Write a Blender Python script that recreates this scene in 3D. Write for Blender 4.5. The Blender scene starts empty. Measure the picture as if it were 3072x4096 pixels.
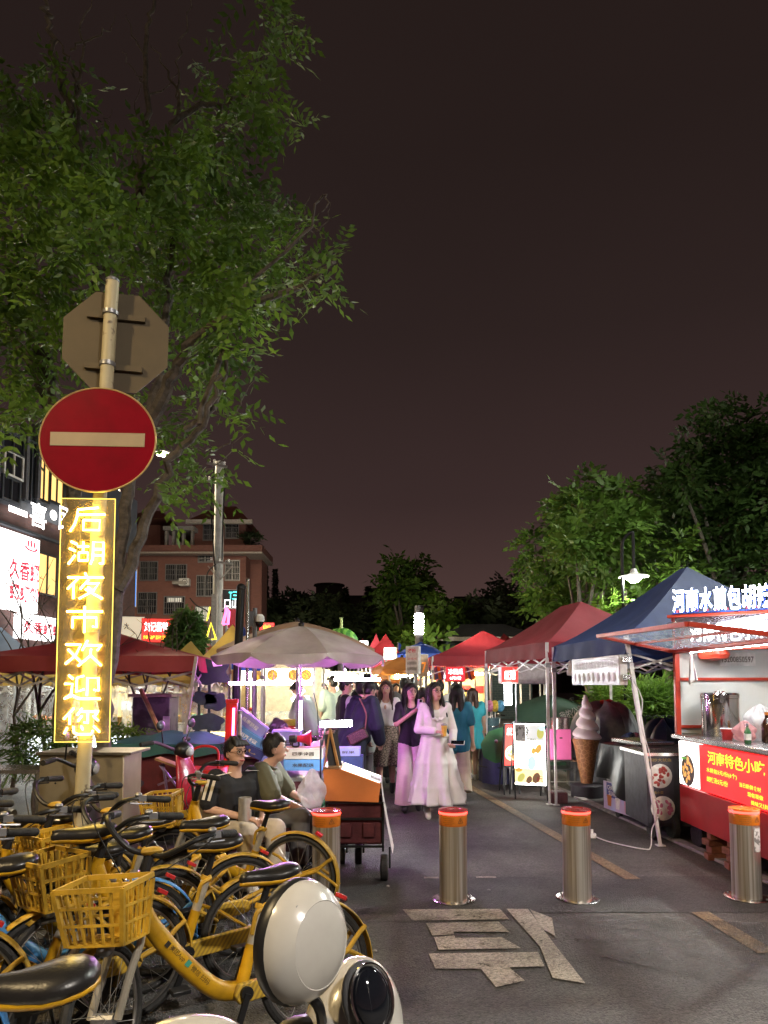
import bpy, bmesh, math, random
import numpy as np
from mathutils import Vector, Matrix
random.seed(7)
SC = bpy.context.scene
COL = SC.collection
# ---------------------------------------------------------------- camera
CAMZ, FPX, PITCH, PPY = 1.6, 710.0, math.radians(4.0), 635.4
cam_data = bpy.data.cameras.new('camera')
cam = bpy.data.objects.new('camera', cam_data)
COL.objects.link(cam)
cam.location = (0, 0, CAMZ)
cam.rotation_euler = (math.radians(90) + PITCH, 0, 0)
cam_data.sensor_fit = 'VERTICAL'
cam_data.sensor_height = 36.0
cam_data.lens = FPX / 1024 * 36.0
cam_data.shift_y = (PPY - 512) / 1024
cam_data.clip_start = 0.05
cam_data.clip_end = 3000
SC.camera = cam
# ---------------------------------------------------------------- world: city night sky, brown glow towards the horizon
world = bpy.data.worlds.new('World')
SC.world = world
world.use_nodes = True
wn, wl = world.node_tree.nodes, world.node_tree.links
wn.clear()
w_out = wn.new('ShaderNodeOutputWorld'); w_bg = wn.new('ShaderNodeBackground')
w_geo = wn.new('ShaderNodeTexCoord'); w_sep = wn.new('ShaderNodeSeparateXYZ')
w_ramp = wn.new('ShaderNodeValToRGB')
w_noise = wn.new('ShaderNodeTexNoise'); w_noise.inputs['Scale'].default_value = 2.2; w_noise.inputs['Detail'].default_value = 3
w_mix = wn.new('ShaderNodeMix'); w_mix.data_type = 'RGBA'; w_mix.blend_type = 'MULTIPLY'; w_mix.inputs[0].default_value = 0.25
wl.new(w_geo.outputs['Generated'], w_sep.inputs[0])
wl.new(w_sep.outputs['Z'], w_ramp.inputs['Fac'])
wl.new(w_geo.outputs['Generated'], w_noise.inputs['Vector'])
wl.new(w_ramp.outputs['Color'], w_mix.inputs[6]); wl.new(w_noise.outputs['Fac'], w_mix.inputs[7])
wl.new(w_mix.outputs[2], w_bg.inputs['Color']); wl.new(w_bg.outputs[0], w_out.inputs['Surface'])
cr = w_ramp.color_ramp
cr.elements[0].position = 0.0; cr.elements[0].color = (0.130, 0.072, 0.062, 1)
cr.elements[1].position = 1.0; cr.elements[1].color = (0.021, 0.0130, 0.0112, 1)
for p, c in ((0.10, (0.096, 0.053, 0.048, 1)), (0.25, (0.054, 0.0310, 0.0295, 1)), (0.45, (0.033, 0.0200, 0.0185, 1)), (0.62, (0.025, 0.0153, 0.0138, 1))):
    e = cr.elements.new(p); e.color = c
w_bg.inputs['Strength'].default_value = 0.70
SC.view_settings.view_transform = 'Standard'
SC.view_settings.look = 'None'
SC.view_settings.exposure = 0.38
SC.view_settings.gamma = 1.0
SC.cycles.use_denoising = True
SC.cycles.max_bounces = 6
SC.cycles.transparent_max_bounces = 16
SC.cycles.sample_clamp_indirect = 4.0
SC.cycles.caustics_reflective = False
SC.cycles.caustics_refractive = False

# ---------------------------------------------------------------- pixel -> place (768x1024 frame of the photograph)
def U(px, py, d):
    dx, dz = (px - 384) / FPX, (PPY - py) / FPX
    c, s = math.cos(PITCH), math.sin(PITCH)
    y, z = c - s * dz, s + c * dz
    return Vector((dx * d / y, d, CAMZ + z * d / y))
def G(px, py, z=0.0):
    dx, dz = (px - 384) / FPX, (PPY - py) / FPX
    c, s = math.cos(PITCH), math.sin(PITCH)
    y, zz = c - s * dz, s + c * dz
    k = (z - CAMZ) / zz
    return Vector((dx * k, y * k, z))

# ---------------------------------------------------------------- materials
MATS = {}
def mat(name, col=(.5, .5, .5), rough=.55, metal=0., var=.18, scale=14., bump=0., bscale=60., emit=None, es=0., coat=0., trans=0., alpha=1., spec=.5, ior=1.45, sheen=0., var2=None):
    if name in MATS: return MATS[name]
    m = bpy.data.materials.new(name); MATS[name] = m
    m.use_nodes = True
    nt = m.node_tree; N, L = nt.nodes, nt.links
    b = N['Principled BSDF']
    b.inputs['Roughness'].default_value = rough; b.inputs['Metallic'].default_value = metal
    b.inputs['Specular IOR Level'].default_value = spec; b.inputs['IOR'].default_value = ior
    b.inputs['Coat Weight'].default_value = coat; b.inputs['Transmission Weight'].default_value = trans
    b.inputs['Alpha'].default_value = alpha; b.inputs['Sheen Weight'].default_value = sheen
    tc = N.new('ShaderNodeTexCoord')
    n1 = N.new('ShaderNodeTexNoise'); n1.inputs['Scale'].default_value = scale; n1.inputs['Detail'].default_value = 5; n1.inputs['Roughness'].default_value = .6
    oi = N.new('ShaderNodeObjectInfo'); mo = N.new('ShaderNodeMath'); mo.operation = 'MULTIPLY'; mo.inputs[1].default_value = 37.; L.new(oi.outputs['Random'], mo.inputs[0])
    va = N.new('ShaderNodeVectorMath'); L.new(tc.outputs['Object'], va.inputs[0]); L.new(mo.outputs[0], va.inputs[1]); L.new(va.outputs[0], n1.inputs['Vector'])
    rp = N.new('ShaderNodeValToRGB'); L.new(n1.outputs['Fac'], rp.inputs['Fac'])
    c2 = var2 if var2 else tuple(max(0, c * (1 - 1.6 * var)) for c in col)
    c3 = tuple(min(1, c * (1 + .7 * var)) for c in col)
    rp.color_ramp.elements[0].position = .3; rp.color_ramp.elements[0].color = (*c2, 1)
    rp.color_ramp.elements[1].position = .68; rp.color_ramp.elements[1].color = (*c3, 1)
    L.new(rp.outputs['Color'], b.inputs['Base Color'])
    if rough > .05 and var > 0:
        mr = N.new('ShaderNodeMapRange'); L.new(n1.outputs['Fac'], mr.inputs['Value'])
        mr.inputs[3].default_value = min(1, rough * 1.25); mr.inputs[4].default_value = rough * .8
        L.new(mr.outputs[0], b.inputs['Roughness'])
    if bump:
        n2 = N.new('ShaderNodeTexNoise'); n2.inputs['Scale'].default_value = bscale; n2.inputs['Detail'].default_value = 3
        L.new(tc.outputs['Object'], n2.inputs['Vector'])
        bp = N.new('ShaderNodeBump'); bp.inputs['Strength'].default_value = bump; bp.inputs['Distance'].default_value = .01
        L.new(n2.outputs['Fac'], bp.inputs['Height']); L.new(bp.outputs[0], b.inputs['Normal'])
    if emit:
        b.inputs['Emission Color'].default_value = (*emit, 1); b.inputs['Emission Strength'].default_value = es
    return m
def glow(name, col, es, sample=True):
    m = mat(name, tuple(min(.8, c) for c in col), .5, var=0, emit=col, es=es)
    if not sample: m.cycles.emission_sampling = 'NONE'
    return m
def two(name, cA, cB, kind='wave', scale=10., rough=.6, rot=(0, 0, 0), dist=0., lo=.45, hi=.55, bump=0):
    """two-colour pattern that belongs to the thing (print, stripes, patches)"""
    if name in MATS: return MATS[name]
    m = mat(name, cA, rough)
    nt = m.node_tree; N, L = nt.nodes, nt.links; b = N['Principled BSDF']
    tc = N.new('ShaderNodeTexCoord'); mp = N.new('ShaderNodeMapping'); mp.inputs['Rotation'].default_value = rot
    L.new(tc.outputs['Object'], mp.inputs['Vector'])
    if kind == 'wave':
        t = N.new('ShaderNodeTexWave'); t.inputs['Scale'].default_value = scale; t.inputs['Distortion'].default_value = dist; o = t.outputs['Fac']
    elif kind == 'voro':
        t = N.new('ShaderNodeTexVoronoi'); t.feature = 'DISTANCE_TO_EDGE'; t.inputs['Scale'].default_value = scale; o = t.outputs['Distance']
    else:
        t = N.new('ShaderNodeTexNoise'); t.inputs['Scale'].default_value = scale; t.inputs['Detail'].default_value = 4; o = t.outputs['Fac']
    L.new(mp.outputs[0], t.inputs['Vector'])
    rp = N.new('ShaderNodeValToRGB'); L.new(o, rp.inputs['Fac'])
    rp.color_ramp.elements[0].position = lo; rp.color_ramp.elements[0].color = (*cA, 1)
    rp.color_ramp.elements[1].position = hi; rp.color_ramp.elements[1].color = (*cB, 1)
    L.new(rp.outputs['Color'], b.inputs['Base Color'])
    if bump:
        bp = N.new('ShaderNodeBump'); bp.inputs['Strength'].default_value = bump; bp.inputs['Distance'].default_value = .01
        L.new(o, bp.inputs['Height']); L.new(bp.outputs[0], b.inputs['Normal'])
    return m
def sheer(name, col, amount, rough=.4, es=0.):
    """thin see-through sheet (plastic film, acrylic): part clear, part scattering"""
    if name in MATS: return MATS[name]
    m = bpy.data.materials.new(name); MATS[name] = m; m.use_nodes = True
    N, L = m.node_tree.nodes, m.node_tree.links
    b = N['Principled BSDF']; out = N['Material Output']
    b.inputs['Base Color'].default_value = (*col, 1); b.inputs['Roughness'].default_value = rough
    tr = N.new('ShaderNodeBsdfTransparent'); mx = N.new('ShaderNodeMixShader'); tl = N.new('ShaderNodeBsdfTranslucent')
    tl.inputs['Color'].default_value = (*col, 1); m2 = N.new('ShaderNodeMixShader'); m2.inputs[0].default_value = .4
    n = N.new('ShaderNodeTexNoise'); n.inputs['Scale'].default_value = 9; n.inputs['Detail'].default_value = 6
    tc = N.new('ShaderNodeTexCoord'); L.new(tc.outputs['Object'], n.inputs['Vector'])
    mr = N.new('ShaderNodeMapRange'); mr.inputs[1].default_value = .3; mr.inputs[2].default_value = .75; mr.inputs[3].default_value = amount * .6; mr.inputs[4].default_value = min(1, amount * 1.6)
    L.new(n.outputs['Fac'], mr.inputs[0]); L.new(mr.outputs[0], mx.inputs[0])
    L.new(b.outputs[0], m2.inputs[1]); L.new(tl.outputs[0], m2.inputs[2])
    L.new(tr.outputs[0], mx.inputs[1]); L.new(m2.outputs[0], mx.inputs[2]); L.new(mx.outputs[0], out.inputs['Surface'])
    return m
def leafmat(name, col, col2, trans=.35, rough=.5):
    if name in MATS: return MATS[name]
    m = mat(name, col, rough, var=.3, scale=1.3, var2=col2)
    N, L = m.node_tree.nodes, m.node_tree.links
    b = N['Principled BSDF']; out = N['Material Output']
    tl = N.new('ShaderNodeBsdfTranslucent'); mx = N.new('ShaderNodeMixShader'); mx.inputs[0].default_value = trans
    L.new(b.inputs['Base Color'].links[0].from_socket, tl.inputs['Color'])
    L.new(b.outputs[0], mx.inputs[1]); L.new(tl.outputs[0], mx.inputs[2]); L.new(mx.outputs[0], out.inputs['Surface'])
    return m

# ---------------------------------------------------------------- mesh building
def V(*a): return Vector(a)
def Rz(a): return Matrix.Rotation(math.radians(a), 3, 'Z')
def Rx(a): return Matrix.Rotation(math.radians(a), 3, 'X')
def Ry(a): return Matrix.Rotation(math.radians(a), 3, 'Y')
def frame(origin, right, up):
    r = Vector(right).normalized(); u = Vector(up); u = (u - r * u.dot(r)).normalized(); n = r.cross(u)
    M = Matrix((r, u, n)).transposed().to_4x4(); M.translation = Vector(origin); return M
class MB:
    def __init__(s): s.v = []; s.f = []
    def add(s, vs, fs):
        n = len(s.v); s.v += [Vector(v) for v in vs]; s.f += [tuple(i + n for i in f) for f in fs]; return s
    def box(s, c, d, R=None):
        c = Vector(c); h = [x / 2 for x in d]
        vs = [Vector((x * h[0], y * h[1], z * h[2])) for x in (-1, 1) for y in (-1, 1) for z in (-1, 1)]
        if R is not None: vs = [R @ v for v in vs]
        return s.add([c + v for v in vs], [(0, 1, 3, 2), (4, 6, 7, 5), (0, 4, 5, 1), (2, 3, 7, 6), (0, 2, 6, 4), (1, 5, 7, 3)])
    def bar(s, a, b, w, h, up=(0, 0, 1)):
        a, b = Vector(a), Vector(b); d = (b - a); l = d.length; d = d / l; u = Vector(up)
        if abs(d.dot(u)) > .98: u = Vector((0, 1, 0))
        x = d.cross(u).normalized(); u = x.cross(d)
        R = Matrix((d, x, u)).transposed()
        return s.box((a + b) / 2, (l, w, h), R)
    def tube(s, pts, r, n=8, closed=False, caps=True):
        pts = [Vector(p) for p in pts]; m = len(pts)
        rr = r if isinstance(r, (list, tuple)) else [r] * m
        vs, fs = [], []; pu = None
        for i, p in enumerate(pts):
            if closed: t = (pts[(i + 1) % m] - pts[i - 1])
            else: t = pts[min(i + 1, m - 1)] - pts[max(i - 1, 0)]
            t = t.normalized() if t.length > 1e-9 else Vector((0, 0, 1))
            if pu is None:
                u = Vector((0, 0, 1)) if abs(t.z) < .9 else Vector((1, 0, 0))
            else: u = pu
            u = (u - t * u.dot(t))
            u = u.normalized() if u.length > 1e-6 else t.orthogonal().normalized()
            pu = u; w = t.cross(u)
            for k in range(n):
                a = 2 * math.pi * k / n; vs.append(p + (u * math.cos(a) + w * math.sin(a)) * rr[i])
        for i in range(m if closed else m - 1):
            j = (i + 1) % m
            for k in range(n):
                k2 = (k + 1) % n; fs.append((i * n + k, i * n + k2, j * n + k2, j * n + k))
        if caps and not closed: fs.append(tuple(range(n - 1, -1, -1))); fs.append(tuple((m - 1) * n + k for k in range(n)))
        return s.add(vs, fs)
    def cyl(s, a, b, r, r2=None, n=12): return s.tube([a, b], [r, r if r2 is None else r2], n)
    def lathe(s, prof, n=24, c=(0, 0, 0), R=None, sx=1., sy=1.):
        c = Vector(c); vs, fs = [], []; m = len(prof)
        for (r, z) in prof:
            for k in range(n):
                a = 2 * math.pi * k / n; v = Vector((r * math.cos(a) * sx, r * math.sin(a) * sy, z)); vs.append(c + (R @ v if R is not None else v))
        for i in range(m - 1):
            for k in range(n):
                k2 = (k + 1) % n; fs.append((i * n + k, i * n + k2, (i + 1) * n + k2, (i + 1) * n + k))
        if prof[0][0] > 1e-4: fs.append(tuple(range(n - 1, -1, -1)))
        if prof[-1][0] > 1e-4: fs.append(tuple((m - 1) * n + k for k in range(n)))
        return s.add(vs, fs)
    def ell(s, c, r, n=12, m=8, R=None):
        prof = [(math.sin(math.pi * i / m), -math.cos(math.pi * i / m)) for i in range(m + 1)]
        r = (r, r, r) if not isinstance(r, (tuple, list)) else r
        D = Matrix.Diagonal(r); M = (R @ D) if R is not None else D
        prof[0] = (1e-5, -1); prof[-1] = (1e-5, 1)
        return s.lathe(prof, n, c, M)
    def cap(s, a, b, r1, r2=None, n=10):
        r2 = r1 if r2 is None else r2
        a, b = Vector(a), Vector(b)
        if (a - b).length > 1e-4: s.tube([a, b], [r1, r2], n)
        s.ell(a, r1, n, 6); s.ell(b, r2, n, 6); return s
    def prism(s, poly, h, M=None, z0=0.):
        n = len(poly); vs = [Vector((x, y, z0)) for x, y in poly] + [Vector((x, y, z0 + h)) for x, y in poly]
        if M is not None: vs = [(M @ v) for v in vs]
        return s.add(vs, [tuple(range(n - 1, -1, -1)), tuple(range(n, 2 * n))] + [(i, (i + 1) % n, n + (i + 1) % n, n + i) for i in range(n)])
    def grid(s, fn, nu, nv, cu=False, thick=0.):
        vs = [fn(i / nu, j / nv) for j in range(nv + 1) for i in range(nu if cu else nu + 1)]
        w = nu if cu else nu + 1; fs = []
        for j in range(nv):
            for i in range(nu):
                i2 = (i + 1) % w if cu else i + 1; fs.append((j * w + i, j * w + i2, (j + 1) * w + i2, (j + 1) * w + i))
        return s.add(vs, fs)
    def quad(s, a, b, c, d): return s.add([a, b, c, d], [(0, 1, 2, 3)])
    def mesh(s, name, m, smooth=35, off=None):
        me = bpy.data.meshes.new(name)
        vs = s.v if off is None else [v - off for v in s.v]
        me.from_pydata([tuple(v) for v in vs], [], s.f)
        me.materials.append(m)
        if smooth:
            me.polygons.foreach_set('use_smooth', [True] * len(me.polygons))
            try: me.set_sharp_from_angle(angle=math.radians(smooth))
            except Exception: pass
        me.update(); return me
    def build(s, name, m, parent=None, smooth=35, bevel=0., seg=2, solid=0., vox=0., sm=0, local=False):
        off = None
        if parent is not None and not local: off = wloc(parent)
        o = bpy.data.objects.new(name, s.mesh(name, m, smooth, off)); COL.objects.link(o)
        if parent is not None: o.parent = parent
        if vox:
            r = o.modifiers.new('remesh', 'REMESH'); r.mode = 'VOXEL'; r.voxel_size = vox; r.use_smooth_shade = True
            if sm: q = o.modifiers.new('smooth', 'SMOOTH'); q.iterations = sm; q.factor = .5
        if solid: q = o.modifiers.new('solid', 'SOLIDIFY'); q.thickness = solid; q.offset = 0
        if bevel: q = o.modifiers.new('bevel', 'BEVEL'); q.width = bevel; q.segments = seg; q.limit_method = 'ANGLE'; q.angle_limit = math.radians(40)
        return o
def wloc(o):
    p = Vector(o.location)
    while o.parent is not None: o = o.parent; p = p + Vector(o.location)
    return p
def tag(o, label=None, cat=None, group=None, kind=None):
    if label: o['label'] = label
    if cat: o['category'] = cat
    if group: o['group'] = group
    if kind: o['kind'] = kind
    return o
def thing(name, label, cat, loc=(0, 0, 0), rz=0., group=None):
    o = bpy.data.objects.new(name, None); COL.objects.link(o); o.empty_display_size = .1
    o.location = loc; o.rotation_euler = (0, 0, math.radians(rz)); return tag(o, label, cat, group)
def copy_tree(o, parent=None):
    c = o.copy(); COL.objects.link(c)
    if parent is not None: c.parent = parent
    for ch in o.children: copy_tree(ch, c)
    return c
def spline(pts, k=6):
    """Catmull-Rom through points"""
    P = [Vector(p) for p in pts]; P = [P[0] * 2 - P[1]] + P + [P[-1] * 2 - P[-2]]; out = []
    for i in range(1, len(P) - 2):
        for j in range(k):
            t = j / k; a, b, c, d = P[i - 1], P[i], P[i + 1], P[i + 2]
            out.append(.5 * ((2 * b) + (c - a) * t + (2 * a - 5 * b + 4 * c - d) * t * t + (3 * b - a - 3 * c + d) * t ** 3))
    out.append(P[-2]); return out
def lerp(a, b, t): return a + (b - a) * t
# ---------------------------------------------------------------- lettering
TXT = {}
def text_shape(s, bold=0., extrude=0.):
    key = (s, bold, extrude)
    if key not in TXT:
        cu = bpy.data.curves.new('lettering', 'FONT'); cu.body = s; cu.size = 1; cu.resolution_u = 2; cu.offset = bold; cu.extrude = extrude
        ob = bpy.data.objects.new('lettering', cu); COL.objects.link(ob)
        dg = bpy.context.evaluated_depsgraph_get(); me = bpy.data.meshes.new_from_object(ob.evaluated_get(dg))
        bpy.data.objects.remove(ob)
        vs = [Vector(v.co) for v in me.vertices]; fs = [tuple(p.vertices) for p in me.polygons]
        bpy.data.meshes.remove(me); TXT[key] = (vs, fs)
    return TXT[key]
def lettering(s, parent, M, w, h, m, bold=.0, extrude=0., name='lettering', depth=.006, label=None):
    """text fitted into w x h, centred on the frame M (x right, y up, z towards the reader)"""
    vs, fs = text_shape(s, bold, extrude)
    if not vs: return None
    x0, x1 = min(v.x for v in vs), max(v.x for v in vs); y0, y1 = min(v.y for v in vs), max(v.y for v in vs)
    sx, sy = w / max(1e-5, x1 - x0), h / max(1e-5, y1 - y0)
    b = MB(); b.add([M @ Vector(((v.x - (x0 + x1) / 2) * sx, (v.y - (y0 + y1) / 2) * sy, v.z * depth / max(extrude, 1e-5) + .004 if extrude else .004)) for v in vs], fs)
    o = b.build(name, m, parent, smooth=0)
    if label: o['label'] = label
    return o
def panel(name, M, w, h, t, m, parent, bevel=0.):
    """flat board w x h, thickness t, front face on the frame's z=0 plane"""
    b = MB(); b.prism([(-w / 2, -h / 2), (w / 2, -h / 2), (w / 2, h / 2), (-w / 2, h / 2)], t, M, -t)
    return b.build(name, m, parent, bevel=bevel, smooth=0)
def rect_edge(name, M, w, h, t, d, m, parent, z=0.):
    """a frame of four bars round a w x h opening"""
    b = MB()
    for (cx, cy, ww, hh) in ((0, h / 2 + t / 2, w + 2 * t, t), (0, -h / 2 - t / 2, w + 2 * t, t), (-w / 2 - t / 2, 0, t, h), (w / 2 + t / 2, 0, t, h)):
        b.prism([(cx - ww / 2, cy - hh / 2), (cx + ww / 2, cy - hh / 2), (cx + ww / 2, cy + hh / 2), (cx - ww / 2, cy + hh / 2)], d, M, z - d / 2)
    return b.build(name, m, parent, smooth=0)
# common materials
GALV = mat('galvanised_steel', (.48, .47, .45), .38, .85, .15, 20, .1)
STEEL = mat('brushed_steel', (.55, .53, .50), .24, 1., .12, 8)
WHITEP = mat('white_powder_coat', (.72, .71, .69), .4, 0, .12, 10)
BLACKP = mat('black_plastic', (.012, .012, .013), .35, 0, .2, 20)
BLACKM = mat('black_painted_metal', (.015, .015, .016), .4, .3, .2, 20)
RUBBER = mat('rubber', (.018, .017, .016), .7, 0, .25, 30, .3, 90)
CHROME = mat('chrome', (.7, .7, .7), .1, 1., .05)
WHITE = mat('white_paint', (.75, .74, .72), .45)
GREYM = mat('grey_metal', (.25, .25, .26), .4, .6)
WOOD = mat('wood', (.36, .20, .09), .5, 0, .3, 8, .15)
PAPER = mat('paper_white', (.75, .74, .70), .7)
REDP = mat('red_paint', (.50, .02, .02), .35, 0, .15, 8, coat=.3)
# ================================================================ THE SETTING
def asphalt(name, c, rough=.62):
    m = mat(name, c, rough, 0, .28, 1.1)
    N, L = m.node_tree.nodes, m.node_tree.links; b = N['Principled BSDF']
    tc = N.new('ShaderNodeTexCoord')
    v = N.new('ShaderNodeTexVoronoi'); v.inputs['Scale'].default_value = 85; L.new(tc.outputs['Object'], v.inputs['Vector'])
    n = N.new('ShaderNodeTexNoise'); n.inputs['Scale'].default_value = 160; n.inputs['Detail'].default_value = 2; L.new(tc.outputs['Object'], n.inputs['Vector'])
    ad = N.new('ShaderNodeMath'); ad.operation = 'ADD'; L.new(v.outputs['Distance'], ad.inputs[0]); L.new(n.outputs['Fac'], ad.inputs[1])
    bp = N.new('ShaderNodeBump'); bp.inputs['Strength'].default_value = .75; bp.inputs['Distance'].default_value = .012; bp.invert = True
    L.new(ad.outputs[0], bp.inputs['Height']); L.new(bp.outputs[0], b.inputs['Normal'])
    # stones of differing tone, oily and worn areas
    n3 = N.new('ShaderNodeTexNoise'); n3.inputs['Scale'].default_value = .9; n3.inputs['Detail'].default_value = 7; n3.inputs['Roughness'].default_value = .65; L.new(tc.outputs['Object'], n3.inputs['Vector'])
    m3 = N.new('ShaderNodeMapRange'); m3.inputs[1].default_value = .35; m3.inputs[2].default_value = .66; m3.inputs[3].default_value = .55; m3.inputs[4].default_value = 1.25; L.new(n3.outputs['Fac'], m3.inputs[0])
    x3 = N.new('ShaderNodeMix'); x3.data_type = 'RGBA'; x3.blend_type = 'MULTIPLY'; x3.inputs[0].default_value = 1.
    old = b.inputs['Base Color'].links[0].from_socket
    mx = N.new('ShaderNodeMix'); mx.data_type = 'RGBA'; mx.blend_type = 'MULTIPLY'; mx.inputs[0].default_value = .8
    sp = N.new('ShaderNodeMapRange'); sp.inputs[3].default_value = .45; sp.inputs[4].default_value = 1.5
    sx = N.new('ShaderNodeSeparateColor'); L.new(v.outputs['Color'], sx.inputs[0]); L.new(sx.outputs[0], sp.inputs[0])
    L.new(old, mx.inputs[6]); L.new(sp.outputs[0], mx.inputs[7]); L.new(mx.outputs[2], x3.inputs[6]); L.new(m3.outputs[0], x3.inputs[7]); L.new(x3.outputs[2], b.inputs['Base Color'])
    return m
ASPH = asphalt('asphalt', (.085, .079, .075))
ASPH2 = asphalt('asphalt_patch', (.055, .052, .051))
g = MB(); g.quad((-400, -60, 0), (400, -60, 0), (400, 900, 0), (-400, 900, 0))
tag(g.build('ground', ASPH, smooth=0), kind='structure')
# darker strip of newer asphalt where the bollards were set, with a sawn edge
def sheet(name, pts, z, m, kind='structure', parent=None):
    b = MB(); b.add([(p[0], p[1], z) for p in pts], [tuple(range(len(pts)))])
    o = b.build(name, m, parent, smooth=0)
    if parent is None: tag(o, kind=kind)
    return o
road_y0, road_y1 = G(384, 914).y, G(384, 879).y
sheet('road_patch', [(-2.3, road_y0), (5.5, road_y0 + .05), (5.5, road_y1 + .12), (-2.3, road_y1)], .004, ASPH2)
# worn paint: thin sheets, patchy
def worn(name, c, lo=.38, hi=.5, scale=6.):
    m = asphalt(name, c, .6)
    N, L = m.node_tree.nodes, m.node_tree.links; out = N['Material Output']; b = N['Principled BSDF']
    tr = N.new('ShaderNodeBsdfTransparent'); mx = N.new('ShaderNodeMixShader')
    n = N.new('ShaderNodeTexNoise'); n.inputs['Scale'].default_value = scale; n.inputs['Detail'].default_value = 9; n.inputs['Roughness'].default_value = .72
    tc = N.new('ShaderNodeTexCoord'); L.new(tc.outputs['Object'], n.inputs['Vector'])
    rp = N.new('ShaderNodeValToRGB'); rp.color_ramp.elements[0].position = lo; rp.color_ramp.elements[1].position = hi
    L.new(n.outputs['Fac'], rp.inputs['Fac']); L.new(rp.outputs['Color'], mx.inputs[0])
    L.new(tr.outputs[0], mx.inputs[1]); L.new(b.outputs[0], mx.inputs[2]); L.new(mx.outputs[0], out.inputs['Surface'])
    return m
PWHITE = worn('road_paint_white', (.32, .28, .235), .31, .43)
PYEL = worn('road_paint_yellow', (.26, .18, .10), .24, .40, 5)
DUST = worn('pale_dust_on_asphalt', (.13, .12, .115), .42, .75, 2.2)
DUST2 = worn('pale_dust_light', (.12, .11, .105), .5, .85, 1.6)
# old painted lane character in front of the bollards
mk = bpy.data.objects.new('road_marking', None); COL.objects.link(mk); tag(mk, kind='structure'); mk.location = G(520, 960)
def crop(cx, cy): return ((1300 + cx / .936) / 4, (3300 + cy / .936) / 4)
strokes = [[(290, 320), (655, 318), (690, 357), (330, 362)], [(378, 372), (650, 366), (690, 405), (480, 404), (484, 414), (402, 418)],
           [(408, 424), (484, 418), (488, 427), (622, 426), (660, 424), (736, 466), (425, 472)],
           [(388, 486), (798, 480), (822, 534), (690, 538), (748, 588), (640, 612), (584, 543), (414, 543)],
           [(680, 318), (760, 318), (860, 452), (975, 598), (852, 578), (805, 460)], [(768, 320), (850, 352), (862, 420), (812, 392)]]
for st in strokes:
    pts = [G(*crop(*p)) for p in st]
    b = MB(); b.add([(p.x, p.y, .008) for p in pts], [tuple(reversed(range(len(pts))))]); b.build('painted_stroke', PWHITE, mk, smooth=0)
# yellow lane line running away to the market
def line_on_ground(name, pa, pb, wa, z, m, par=None):
    a, b_ = G(*pa), G(*pb); d = (b_ - a).normalized(); n = V(-d.y, d.x, 0) * wa / 2
    return sheet(name, [a - n, b_ - n, b_ + n, a + n], z, m, parent=par)
line_on_ground('yellow_lane_line', (768, 954), (700, 913), .13, .008, PYEL)
line_on_ground('yellow_lane_line', (633, 880), (440, 770), .13, .008, PYEL)
line_on_ground('faded_dash', (424, 878.5), (456, 878.5), .05, .008, PWHITE)
line_on_ground('faded_dash', (476, 878), (496, 878), .05, .008, PWHITE)
sheet('dust_patch', [G(548, 917), G(620, 915), G(768, 925), G(768, 985), G(690, 978), G(600, 958)], .012, DUST)
sheet('dust_patch', [G(345, 914), G(560, 912), G(560, 926), G(345, 924)], .012, DUST2)
# kerb along the stalls on the right: stones set end to end
KERB = mat('kerb_stone', (.27, .25, .24), .75, 0, .25, 9, .3)
k0, k1 = G(768, 882), G(560, 790); kd = (k1 - k0); kn = int(kd.length / .75); kerb = bpy.data.objects.new('kerb', None); COL.objects.link(kerb); tag(kerb, kind='structure'); kerb.location = (k0 + k1) / 2
ku = kd.normalized()
for i in range(-2, kn + 8):
    a = k0 + ku * (.75 * i + .004); b_ = k0 + ku * (.75 * (i + 1) - .004)
    q = MB(); q.bar(a + V(0, 0, .012), b_ + V(0, 0, .012), .11, .03); q.build('kerb_stone', KERB, kerb, bevel=.006)
PAVE = asphalt('stall_strip_paving', (.075, .070, .068))
kx = V(ku.y, -ku.x, 0)
if kx.x < 0: kx = -kx
sheet('pavement', [k0 - ku * 3 + kx * .06, k0 - ku * 3 + kx * 6, k1 + ku * 12 + kx * 6, k1 + ku * 12 + kx * .06], .006, PAVE)
# litter on the road
for i, (px, py) in enumerate([(489, 891), (375, 952), (492, 915), (455, 905), (388, 887)]):
    p = G(px, py); b = MB(); b.ell(p + V(0, 0, .008), (.014, .010, .008), 7, 5)
    tag(b.build('pebble', KERB), ['pale pebble on the dark patch beside the second bollard', 'small beige pebble on the road near the scooter', 'tiny stone lying on the painted road character', 'small stone before the nearest lit bollard', 'crumb of stone beside the leftmost bollard base'][i], 'pebble', 'pebbles on the road')
# night haze-free distance: low hill behind the market
HILL = mat('dark_hill_earth', (.02, .024, .018), .9)
b = MB()
for s in range(48):
    pass
def hill(u, v):
    x = -160 + 330 * u; h = 6 + 5 * math.sin(u * 9 + 1) + 3 * math.sin(u * 23)
    return V(x, 150 + 40 * v, h * math.sin(math.pi * min(1, v * 1.0)) - .05)
b.grid(hill, 48, 8); tag(b.build('hill', HILL), kind='structure')

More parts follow.
